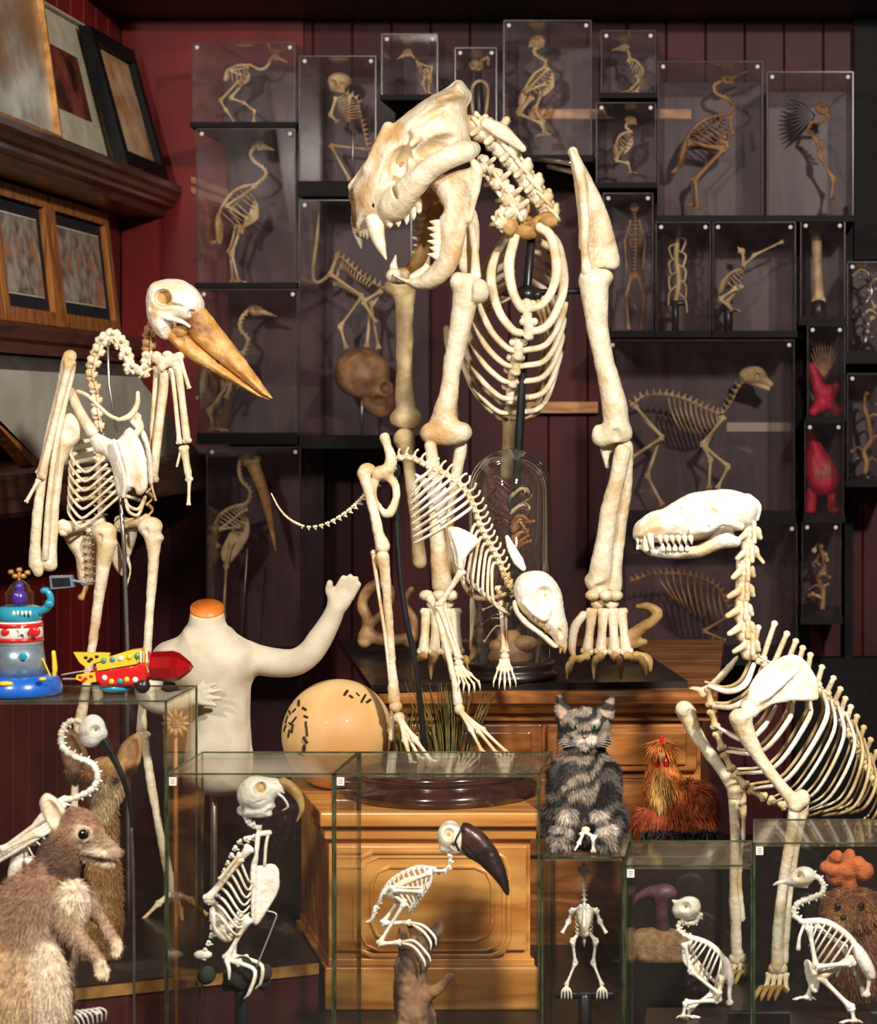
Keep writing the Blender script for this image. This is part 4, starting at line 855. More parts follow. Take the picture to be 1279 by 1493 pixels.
# honey pine cabinet
zt = ZC-.515
c = empty('pine_cabinet', Vector((P3(625,0,2.83).x, 2.95, ZT)), 'honey pine cabinet with a carved octagonal panel behind the toucan case', 'cabinet')
sh = P3(425,1131,3.1).x-P3(468,1184,2.82).x
def para(name, ua, ub, y0, y1, z0, z1, m, parent=c, ins=0, **k):
    xa, xb = P3(ua,0,2.82).x, P3(ub,0,2.82).x; q = lambda x, y: (x+sh*(y-2.82)/.28, y)
    o = hull_box(name, [q(xa, y0), q(xb, y0), q(xb, y1), q(xa, y1)], z0, z1, m, parent); b = o.modifiers.new('bevel', 'BEVEL'); b.width = .002; b.segments = 2; return o
para('body', 482, 778, 2.835, 3.09, ZT, zt-.035, M['pine'])
para('top_board', 466, 790, 2.815, 3.10, zt-.018, zt, M['pine']); para('top_moulding', 474, 784, 2.825, 3.09, zt-.036, zt-.018, M['pine'])
para('base_board', 474, 786, 2.822, 3.09, ZT, ZT+.055, M['pine']); para('base_moulding', 480, 782, 2.828, 3.09, ZT+.055, ZT+.065, M['pine'])
def oct_ring(cu, cv, hw, hh, ch, r, Y=2.832):
    pts = [(cu-hw+ch,cv-hh),(cu+hw-ch,cv-hh),(cu+hw-ch*.3,cv-hh+ch*.3),(cu+hw,cv-hh+ch),(cu+hw,cv+hh-ch),(cu+hw-ch*.3,cv+hh-ch*.3),(cu+hw-ch,cv+hh),(cu-hw+ch,cv+hh),(cu-hw+ch*.3,cv+hh-ch*.3),(cu-hw,cv+hh-ch),(cu-hw,cv-hh+ch),(cu-hw+ch*.3,cv-hh+ch*.3)]
    b = MB(Y); pts = [(u,v,0) for u,v in pts]; pts.append(pts[0]); b.tube(pts, r, n=8, sub=1, flat=.7, faxis=(0,0,1)); return b
d = para('door', 492, 770, 2.829, 2.836, ZT+.075, zt-.045, M['pine'])
for i, (hw, hh, r) in enumerate(((112,76,4.5),(104,68,2.5),(88,54,3.5))): oct_ring(630, 1318, hw, hh, 26, r, 2.829).build('carved_ring', M['pine'], d)
# turned dark base under the small pouched skeleton
def lathe(Y, cu, prof, n=40, name=None, m=None, parent=None, depth=1.0, **k):
    """prof: (radius px, v px) from top to bottom, centred on depth Y"""
    s = Y/F; cx = (cu-VX)*s; V = []; Fc = []
    for r, v in prof:
        for j in range(n): a = 2*math.pi*j/n; V.append((cx+r*s*math.cos(a), Y+r*s*math.sin(a)*depth, ZC-(v-VY)*s))
    for i in range(len(prof)-1):
        for j in range(n): Fc.append([i*n+j, i*n+(j+1) % n, (i+1)*n+(j+1) % n, (i+1)*n+j])
    Fc.append(list(range(n))[::-1]); Fc.append([(len(prof)-1)*n+j for j in range(n)])
    return mesh_obj(name, V, [f[::-1] for f in Fc], m, parent, **k)
tagit(lathe(2.965, 650, [(118,1114.5),(128,1115),(131,1118),(131,1124),(124,1128),(126,1132),(138,1138),(142,1146),(140,1154.5),(100,1155.2)], 64, 'turned_base', mat('dark_turned_wood', (42,20,18), (72,34,26), rough=.18, coat=.6)), 'round dark polished wooden base under the small stooping skeleton', 'base')
# gourd ball
f = Fig('carved_ball', 'big pale wooden ball with burnt stitch marks on the pine cabinet', 'ball', 3.0, (492,1149)); s = f.sdf(3); s.ell((492,1070,0),(80,79.5,78)); s.build('body', mat('pale_gourd', (240,206,148), (216,168,104), rough=.5, scale=9, c=(196,140,84), coat=.05, stretch=(1,1,.25)), f.root, smooth=2, disp=0)
def on_ball(u, v, o=1): 
    q = max(0, 1-((u-492)/80)**2-((v-1070)/79.5)**2); w = -78*math.sqrt(q)-o; k = 1+w/F; return (VX+(u-VX)/k, VY+(v-VY)/k, w)
M['burnt'] = mat('burnt_mark', (52,26,14), (30,16,10), rough=.6); rg = random.Random(7)
def marks(name, pts, r=2.2, zig=6):
    b = f.mb(); 
    for u, v in pts:
        a = rg.random()*3.14; l = zig*(.5+rg.random()*.6); b.tube([on_ball(u-l*math.cos(a)*.6, v-l*math.sin(a)), on_ball(u,v), on_ball(u+l*math.cos(a)*.6, v+l*math.sin(a))], r*(.7+.4*rg.random()), n=6, sub=2)
    b.build(name, M['burnt'], f.root)
marks('stitched_line', [(444,1020),(455,1026),(459,1036),(460,1046),(462,1056),(460,1068),(458,1080),(452,1090)])
marks('carved_mark', [(430,1034),(438,1030),(426,1044),(434,1048),(424,1056),(432,1062),(440,1042),(438,1054)], 2, 7)
marks('carved_mark', [(512,1005),(520,1010),(528,1008),(536,1014),(543,1018)], 2, 5)
# hen pedestal, stand board with gilt edge
zb = ZC-.690
pp = floorpts([(20,1452),(464,1405),(422,1338),(90,1340)], zb)
bo = empty('gilt_edged_base', Vector((pp[0][0], pp[0][1], ZT)), 'dark red base board with a gilt edge under the stork skeleton', 'base')
hull_box('board', pp, ZT, zb, M['burgundy'], bo); 
a, b = pp[0], pp[1]; d = Vector((b[0]-a[0], b[1]-a[1], 0)).normalized(); nrm = Vector((d.y, -d.x, 0))*.004
hull_box('gilt_edge', [(a[0]+nrm.x, a[1]+nrm.y), (b[0]+nrm.x, b[1]+nrm.y), (b[0], b[1]), (a[0], a[1])], zb-.012, zb+.001, M['frame_gold'], bo)
q = [(p[0]*.97+pp[2][0]*.03, p[1]*.97+pp[2][1]*.03) for p in pp]
hull_box('dark_top', q, zb, zb+.002, M['black_wood'], bo)

zd = ZC-.735; a = P3(1040, 0, 2.69); b = P3(1310, 0, 2.69)
tagit(box('mounting_board', a.x, b.x, 2.69, 2.95, ZT, zd, M['black_wood'], bevel=.003), 'low dark board under the feet of the dog skeleton', 'board')
# ================= stork skeleton =================
def stork():
    f = Fig('stork_skeleton', 'tall mounted stork skeleton with a huge tapering ochre bill, standing at left', 'skeleton', 3.0, (200,1336)); R = f.root; B = 'bone'
    s = f.sdf(1.4)
    s.poly(smoothpoly([(214,432),(222,414),(242,408),(264,409),(282,417),(294,432),(297,447),(290,462),(276,470),(262,468),(252,482),(244,496),(232,490),(221,476),(215,456)]), 0, 32, 30)
    s.ell((250,434,0),(34,24,34),k=8).ell((236,434,-34),(14,13,26),rot=15,k=3,op=-1).ell((236,433,34),(14,13,24),k=4,op=-1)
    s.chain([(219,452,-22,4),(240,462,-28,4),(262,468,-26,4),(276,476,-22,3)],k=4).ell((262,482,-20),(12,9,14),k=4,op=-1).ell((280,456,-20),(5,5,8),rot=30,k=2,op=-1)
    s.ell((232,470,-20),(9,12,8),k=5).ell((256,446,-30),(14,3,5),rot=10,k=3,op=-1).build('skull', M['bone_white'], R)
    b = f.mb(); b.ell((237,434,-13),(12,11,6),n=14); b.build('eye_septum', M['bone_ochre'], R); b = f.mb(); b.ell((262,483,-10),(12,9,6),n=12); b.build('jaw_septum', M['bone_ochre'], R)
    s = f.sdf(1.6)
    s.poly([(270,456),(284,446),(297,448),(316,470),(340,500),(366,536),(386,564),(398,582),(384,577),(352,552),(318,526),(296,508),(276,490)], 0, 17, 16, gu=.0)
    s.cap((302,508,-18),(390,577,-6),1.6,.8,k=1,op=-1)
    up = s.build('upper_bill', M['bill'], R)
    s = f.sdf(1.6); s.poly([(250,478),(266,478),(290,504),(318,528),(352,554),(384,578),(396,584),(376,578),(338,557),(304,540),(276,524),(256,506),(243,494)], 0, 15, 14); s.ell((262,496,-16),(10,8,7),rot=35,k=3,op=-1).build('lower_bill', M['bill'], R)
    npth = spline([(224,468,4),(214,490,10),(214,516,10),(206,540,0),(193,534,-4),(186,514,0),(178,497,4),(163,486,8),(148,494,10),(139,513,12),(132,532,14),(131,552,14),(137,572,16),(138,596,18),(142,622,22)], 17)
    for i in range(17):
        a, c = npth[max(i-1,0)], npth[min(i+1,16)]; t = c-a; b = f.mb(); b.vert(npth[i], t, (t[1],-t[0],-6), 13.5 if i < 12 else 11.5, sp=.35, tr=.5, L=.9)
        b.build('neck_vertebra', M['bone_brown'] if i < 3 else M['bone'], R)
    b = f.mb(); b.tube([(112,570,0),(128,577,-14),(146,594,-26),(160,606,-32),(174,612,-34)], 3, n=8); b.tube([(174,612,-34),(190,606,-28),(200,590,-10),(201,572,0)], [3,5,4,3], n=8); b.build('wishbone', M[B], R)
    for pts, rr in (([(100,572,0),(112,592,-10),(122,610,-16),(136,632,-24)],[10,7,7,9]), ([(196,608,-10),(205,622,-14),(200,630,-20),(190,640,-26)],[8,5,5,7])):
        b = f.mb(); b.tube(pts, rr, n=10).ell((pts[0][0],pts[0][1],pts[0][2]),(11,8,9)); b.build('coracoid', M[B], R)
    s = f.sdf(1.6)
    s.poly(smoothpoly([(124,618),(140,630),(156,638),(172,640),(190,622),(206,640),(215,664),(219,690),(218,712),(206,722),(190,716),(182,727),(172,722),(166,700),(160,676),(150,664),(136,660),(128,644)],3), -30, 9, 12, gu=-.25)
    s.chain([(190,612,-20,4),(208,632,-12,4),(217,664,-6,4),(220,704,-4,3)],k=5).chain([(166,642,-48,3),(174,670,-52,3),(182,700,-48,3),(180,724,-40,3)],k=6)
    s.ell((203,668,-30),(7,28,12),rot=-12,k=5,op=-1).ell((196,716,-34),(5,7,14),k=2,op=-1).ell((212,714,-28),(4,6,14),k=2,op=-1)
    s.build('breastbone', M['bone_white'], R)
    for i in range(7):
        y = 652+i*14; x = 104-i*.5; b = f.mb(); b.tube([(140,640+i*14,30),(x+4,y-4,12),(x,y+12,-6),(x+12,y+30,-20)], 3.4, n=8, flat=.5); b.build('rib', M[B], R)
        b = f.mb(); ex = 152+i*4; ey = 668+i*9; b.tube([(x+12,y+30,-20),(x+24,y+36-i,-26),(ex,ey,-30)], 2.2, n=7); b.build('rib', M[B], R)
    for i in range(5):
        y = 656+i*18; b = f.mb(); b.tube([(146,650+i*16,36),(200,y,50),(222,y+14,20),(214,y+26,-6)], 2.8, n=7, flat=.6); b.build('rib', M[B], R)
    for i in range(10): b = f.mb(); b.vert((142+i*.6,634+i*13,32), (0,1,0), (-.2,0,1), 8, sp=.6, tr=.7); b.build('back_vertebra', M[B], R)
    for y in (738,746): b = f.mb(); b.tube([(183,728,-30),(188,y,-24),(202,y+4,-12),(212,724,-14)], 2.5, n=7); b.build('rib', M[B], R)
    # near wing (viewer left)
    s = f.sdf(2); s.poly(smoothpoly([(84,612),(98,602),(110,606),(120,622),(116,640),(104,652),(92,656),(84,640)],3), -10, 13, 16).chain([(94,640,-10,13),(84,680,-12,9),(78,740,-14,8.5),(74,800,-14,9),(72,822,-14,12)],k=8); s.ell((104,634,-24),(10,14,6),rot=-30,k=5,op=-1); s.build('humerus', M[B], R)
    s = f.sdf(2); s.chain([(52,822,-20,10),(52,790,-22,8),(56,740,-24,7.5),(64,680,-24,7.5),(76,620,-20,7.5),(88,570,-16,7),(97,530,-12,8),(102,520,-10,10)],k=8); s.ell((56,832,-20),(8,10,8),k=5).build('ulna', M[B], R)
    b = f.mb(); b.tube([(66,815,-26),(70,740,-30),(80,660,-30),(94,590,-24),(106,540,-16),(104,522,-14)], [5,4,4,4,4,5], n=9); b.build('radius', M[B], R)
    b = f.mb(); b.bone((102,526,-26),(60,696,-36),5,8,6).bone((96,548,-20),(56,690,-28),2.5); b.build('hand_bone', M[B], R)
    b = f.mb(); b.bone((56,700,-36),(38,732,-38),2.6,3.6,3); b.build('finger', M[B], R)
    # far wing
    b = f.mb(); b.bone((242,540,6),(222,700,6),6.5,9,8); b.build('ulna', M[B], R)
    b = f.mb(); b.bone((229,536,12),(217,694,14),4,6,6); b.build('radius', M[B], R)
    s = f.sdf(1.6); s.chain([(228,520,0,8),(240,528,-4,9),(252,524,-6,7),(262,520,-6,7)],k=4).ell((244,516,-8),(7,5,6),k=3).ell((236,534,-8),(6,8,6),k=3).ell((258,532,-4),(8,8,7),k=3); s.build('wrist', M[B], R)
    b = f.mb(); b.bone((251,538,-4),(262,646,-2),3.2,4.5,4.5).bone((260,534,-6),(273,644,-4),5,7,6); b.build('hand_bone', M[B], R)
    b = f.mb(); b.bone((262,520,-8),(276,566,-8),2.8,4,3); b.build('thumb', M[B], R)
    b = f.mb(); b.bone((268,652,-4),(276,700,-4),5,6.5,5).tube([(264,655,-4),(258,680,-4)],2,n=6); b.build('finger', M[B], R)
    b = f.mb(); b.bone((276,700,-4),(275,736,-4),2.3,3.2,3); b.build('finger', M[B], R)
    b = f.mb(); b.bone((219,702,4),(227,730,4),1.8,2.4,2); b.build('finger', M[B], R)
    # pelvis
    s = f.sdf(1.6); s.poly(smoothpoly([(90,772),(112,768),(136,762),(142,790),(143,830),(136,852),(122,856),(114,840),(110,812),(98,794)],3), 30, 16, 14)
    for i in range(7):
        for x in (121,137): s.ell((x+i*.6,778+i*10.5,10),(3.2,3.4,14),k=1.5,op=-1)
    s.build('pelvis', M[B], R)
    for i in range(8): b = f.mb(); b.vert((129+i*.6,774+i*10.5,6), (0,1,0), (0,0,-1), 6, sp=.4, tr=.7); b.build('pelvic_vertebra', M[B], R)
    b = f.mb(); b.tube([(126,856,16),(122,866,14),(118,872,12)], [4,4,6]); b.build('tail_bone', M['bone_ochre'], R)
    s = f.sdf(1.6); s.poly(smoothpoly([(160,800),(172,790),(178,812),(182,840),(172,836),(163,818)],3), 20, 4, 5).chain([(188,776,26,5),(182,800,26,4),(190,830,24,2),(184,856,22,2)],k=3); s.poly(smoothpoly([(184,776),(200,770),(198,790),(188,812),(182,796)],3), 24, 4, 5).build('hip_blade', M[B], R)
    for a, c_ in (((90,770,-10),(150,762,20)), ((172,764,20),(216,760,-8))): b = f.mb(); b.bone(a,c_,7.5,11,10); b.build('thigh_bone', M[B], R)
    for tp, kn in (([(156,792,-16,14),(150,830,-16,9.5),(143,880,-14,7.5),(134,945,-12,6.5),(124,1010,-8,6.5),(117,1050,-6,9)],(152,776)), ([(223,784,-10,12),(224,815,-10,8),(220,870,-8,6.5),(215,945,-6,6),(208,1020,0,6),(206,1062,0,8)],(219,768))):
        s = f.sdf(2); s.chain(tp, k=6).ell((kn[0],kn[1],tp[0][2]),(18,15,15),k=6).ell((kn[0]-7,kn[1]+8,tp[0][2]-15),(4,6,6),k=3,op=-1).ell((kn[0]+12,kn[1]+16,tp[0][2]),(8,6,8),k=4); s.build('shin_bone', M[B], R)
    for pts, toe in (([(206,1072,0,9),(212,1090,0,7),(222,1150,2,6),(236,1230,6,6),(252,1300,10,8)], [(205,1344),(302,1334),(270,1364),(240,1330)]), ([(116,1058,-6,9),(112,1100,-6,6),(108,1180,-6,6),(104,1300,-6,8)], [(70,1350),(140,1350),(110,1374),(100,1330)])):
        s = f.sdf(2); s.chain(pts, k=6).ell((pts[0][0]+6,pts[0][1],pts[0][2]),(8,6,7),k=3); s.build('foot_bone', M['bone'], R)
        e = pts[-1]
        for j, (u, v) in enumerate(toe):
            b = f.mb(); m_ = ((e[0]+u)/2+2, (e[1]+v)/2-4); w = (-20,10,-46,40)[j]; b.bone((e[0],e[1],e[2]),(m_[0],m_[1],w*.5),4,6,5).bone((m_[0],m_[1],w*.5),(u,v,w),2.8,4,3); b.build('toe', M['bone_ochre'] if j else M['bone'], R)
    b = f.mb(); b.tube([(157,494,6),(159,560,0),(170,630,-10)], 2, n=8, sub=1); b.build('neck_rod', M['steel'], R)
    b = f.mb(); b.tube([(176,724,4),(181,800,4),(186,945,4),(188,1340,4)], 3.2, n=10, sub=1); b.build('support_rod', M['steel'], R)
stork()
# ================= dog-like skeleton at right =================
def dog():
    f = Fig('dog_skeleton', 'large sitting dog skeleton with a long toothed skull facing left', 'skeleton', 2.8, (1110,1452)); R = f.root; B = 'bone'
    s = f.sdf(1.6)
    s.poly(smoothpoly([(923,782),(926,769),(935,757),(947,748),(970,739),(991,727),(1012,718),(1041,714),(1069,715),(1092,723),(1106,737),(1104,752),(1096,766),(1080,772),(1060,778),(1046,784),(1010,788),(975,788),(950,788),(932,790)]), 0, 33, 34)
    s.ell((1062,744,0),(34,26,34),k=8).ell((955,772,0),(30,18,22),k=8)
    s.chain([(1012,774,-34,7),(1032,770,-44,8),(1050,760,-48,7.5),(1066,762,-46,7),(1080,768,-36,6)],k=5)
    s.chain([(1092,724,0,4),(1106,738,0,5),(1104,756,0,4)],k=6)
    s.ell((1034,752,-36),(13,11,14),rot=-20,k=6,op=-1).ell((1030,769,-54),(5,4,8),k=2,op=-1).ell((1058,750,-46),(18,8,9),rot=10,k=5,op=-1)
    s.ell((943,757,-12),(3.5,9,14),rot=18,k=2,op=-1).ell((989,746,-24),(3,8,5),rot=20,k=2,op=-1).ell((1028,736,-28),(8,9,8),k=6,op=-1)
    s.ell((976,756,-30),(20,5,6),rot=-14,k=5,op=-1).ell((1078,734,-36),(14,6,6),rot=30,k=5,op=-1)
    s.build('skull', M['bone_white'], R)
    s = f.sdf(1.6)
    s.poly(smoothpoly([(926,792),(936,794),(960,797),(985,797),(1010,796),(1030,788),(1044,774),(1056,764),(1068,770),(1072,780),(1082,784),(1078,796),(1066,798),(1050,801),(1026,811),(998,815),(970,815),(949,811),(935,803)],3), -14, 15, 14, gu=-.12)
    s.poly(smoothpoly([(930,794),(960,799),(1010,797),(1040,785),(1060,768),(1078,790),(1050,800),(1000,813),(950,810)],3), 22, 8, 8)
    jw = s.build('lower_jaw', M['bone_white'], R)
    cr = [o for o in R.children if o.name.startswith('skull')][0]
    for i in range(6): u = 962+i*9; f.tooth([(u,783,-30-i),(u+1,788,-31-i),(u+2,794,-30-i)], [5,3.4,.8], cr, 6)
    for u in (930,936,942): f.tooth([(u,784,-14),(u,790,-15),(u,794,-14)], [3,2.4,1], cr, 6)
    f.tooth([(948,780,-24),(950,792,-27),(953,803,-26)], [5,4,1], cr, name='canine')
    for i in range(5): u = 966.5+i*9; f.tooth([(u,802,-27),(u,796,-27),(u,791,-27)], [4.4,3,.8], jw, 6)
    for u in (930,936): f.tooth([(u,800,-12),(u,796,-13),(u,792,-12)], [3,2.2,1], jw, 6)
    f.tooth([(942,802,-22),(941,790,-24),(940,782,-22)], [5,4,1], jw, name='canine')
    for i, (u, v) in enumerate([(1092,776),(1089,804),(1083,832),(1082,860),(1080,888),(1083,914),(1090,940)]):
        s = f.sdf(1.6); q = f.sdf(1.6)
        s.chain([(u,v-12,0,9),(u,v+12,0,10)],k=4).ell((u+11,v,0),(8,9,8),k=4).chain([(u+10,v-2,0,4),(u+17+(7 if i == 1 else 0),v+8+(8 if i == 1 else 0),0,3.5)],k=4)
        for sd in (-1, 1): s.chain([(u-2,v,sd*10,6),(u-14-(i > 2)*5,v+10,sd*20,4)],k=4).chain([(u+8,v-14,sd*10,4),(u+8,v+14,sd*12,4)],k=3)
        s.ell((u+2,v,-15),(3,7,6),k=2,op=-1)
        s.build('neck_vertebra', M['bone'], R)
    base = spline([(1097,954,8),(1115,968,10),(1140,978,12),(1170,990,14),(1200,1012,14),(1222,1042,14),(1244,1080,14),(1266,1122,14),(1290,1170,14)], 18)
    tips = [(1106,914),(1130,908),(1148,923),(1161,934),(1171,944),(1182,954),(1199,972),(1216,988),(1226,1004),(1233,1018),(1241,1030),(1250,1044),(1260,1060),(1270,1078),(1279,1096),(1288,1114),(1296,1134),(1304,1154)]
    for i in range(18):
        t = base[min(i+1,17)]-base[max(i-1,0)]; up = np.array([tips[i][0]-base[i][0], tips[i][1]-base[i][1], 0]); b = f.mb()
        b.vert(base[i], t, up, 11, sp=0, tr=.8); b.tube([base[i]+up*.15, base[i]+up*.9, base[i]+up], [4.5,4,5.5], n=8, sub=1, flat=.8); b.build('back_vertebra', M['bone' if i < 11 else 'bone_old'], R)
    s = f.sdf(1.8)
    s.poly(smoothpoly([(1088,1026),(1092,1004),(1102,985),(1118,970),(1140,957),(1160,955),(1177,966),(1189,985),(1194,1006),(1192,1021),(1160,1022),(1130,1027),(1112,1036),(1098,1043),(1087,1036)],3), -62, 5.5, 6, gu=.0)
    s.chain([(1104,1026,-66,4),(1122,1013,-72,5),(1146,991,-72,4.5),(1166,973,-66,3)],k=4).chain([(1088,1030,-62,8),(1096,1038,-62,9)],k=5)
    s.ell((1140,978,-74),(2,2,6),k=1,op=-1).ell((1103,1005,-74),(2,2,6),k=1,op=-1).ell((1163,1010,-74),(2,2,6),k=1,op=-1)
    s.build('shoulder_blade', M['bone_white'], R)
    s = f.sdf(1.8); s.poly(smoothpoly([(1032,998),(1010,1000),(1004,1005),(1016,1010),(1022,1018),(1032,1014),(1060,985),(1078,960),(1070,958)],3), 62, 5, 6).build('shoulder_blade', M[B], R)
    def leg(name, ch, blobs=(), mm=B):
        q = f.sdf(1.8); q.chain(ch, k=6)
        for c_, r_, o in blobs: q.ell(c_, r_, k=4, op=o)
        return q.build(name, M[mm], R)
    leg('humerus', [(1082,1054,-72,15),(1092,1078,-72,12),(1110,1108,-72,9),(1134,1140,-72,8.5),(1152,1162,-72,9),(1160,1174,-72,11)], [((1080,1046,-74),(17,13,15),1),((1092,1058,-88),(5,10,6),-1),((1170,1164,-72),(11,13,10),1),((1158,1168,-86),(4,9,5),-1)])
    leg('radius', [(1158,1186,-70,9),(1152,1230,-70,8),(1142,1290,-68,7.5),(1134,1360,-66,8),(1134,1410,-66,10)])
    leg('ulna', [(1172,1176,-62,8),(1162,1235,-60,5),(1152,1300,-60,5),(1144,1400,-60,6)])
    leg('humerus', [(1002,1040,60,14),(1012,1064,60,11),(1030,1092,60,9),(1052,1122,60,8.5),(1068,1146,60,9.5),(1072,1158,60,11)], [((998,1034,56),(14,13,14),1),((1008,1042,44),(5,9,5),-1)])
    leg('radius', [(1071,1168,60,9),(1072,1230,60,7.5),(1070,1290,60,7),(1072,1330,60,9),(1074,1400,60,8)])
    leg('ulna', [(1080,1150,66,8),(1084,1200,66,4.5),(1078,1280,66,4.5),(1082,1340,66,5)])
    for cx, cy, w0 in ((1134,1420,-66), (1076,1405,60)):
        for i in range(4):
            b = f.mb(); x = cx-12+i*8; b.bone((x,cy,w0),(x-6+i*2,cy+(24 if w0 < 0 else 16),w0-10),3.6,5,5); b.build('foot_bone', M[B], R)
            b = f.mb(); y = cy+(26 if w0 < 0 else 18); b.tube([(x-6+i*2,y,w0-10),(x-12+i*1.5,y-6,w0-24),(x-20+i*2,y+6,w0-34),(x-22+i*2,y+13,w0-38)], [4.5,4,3.5,1.5], n=8); b.build('toe', M['bone_ochre'], R)
        b = f.mb(); b.ell((cx-6,cy-8,w0),8).ell((cx+7,cy-8,w0),8).ell((cx,cy-16,w0),9); b.build('wrist_bone', M[B], R)
    st_ = spline([(1034,1000,0),(1038,1040,0),(1052,1088,0),(1070,1128,0),(1100,1156,0),(1138,1172,0),(1180,1188,0)], 9)
    for i in range(8): b = f.mb(); b.bone(tuple(st_[i]+(st_[i+1]-st_[i])*.12), tuple(st_[i]+(st_[i+1]-st_[i])*.88), 4.5,6.5,6.5); b.build('sternum_bone', M['bone_old'], R)
    E_ = [((1100,968),(1086,998),(1062,1008),(1034,1000)), ((1118,976),(1100,1010),(1070,1030),(1040,1030)), ((1132,1030),(1112,1062),(1085,1080),(1046,1060)), ((1157,1024),(1150,1050),(1110,1096),(1060,1096)),
          ((1182,1024),(1178,1050),(1130,1118),(1075,1128)), ((1200,1008),(1204,1050),(1150,1134),(1100,1150)), ((1212,1020),(1216,1066),(1170,1145),(1130,1170)), ((1222,1028),(1230,1076),(1192,1152),(1150,1176)),
          ((1234,1040),(1246,1090),(1212,1160),(1170,1186)), ((1248,1056),(1258,1104),(1232,1168),(1180,1190)), ((1260,1078),(1268,1120),(1246,1176),(1200,1190)), ((1270,1100),(1278,1140),(1262,1176),(1240,1186)), ((1282,1130),(1288,1160),(1276,1190),(1266,1200))]
    for i, q in enumerate(E_):
        bw = 22+min(i,6)*6
        for sd in (-1, 1):
            w = [12, sd*bw, sd*bw*1.05, sd*6]; p = [(a[0]-(6 if sd > 0 else 0), a[1]-(6 if sd > 0 else 0), w[k]) for k, a in enumerate(q)]
            b = f.mb(); b.tube(p, [r_*(1 if sd < 0 else .6) for r_ in ([3.8,5.2,4.4,3.2] if i < 6 else [3.2,3.8,3.2,2.4])], n=8, sub=6, flat=.75); b.build('rib', M['bone_white' if sd < 0 and i < 9 else 'bone_old'], R)
dog()
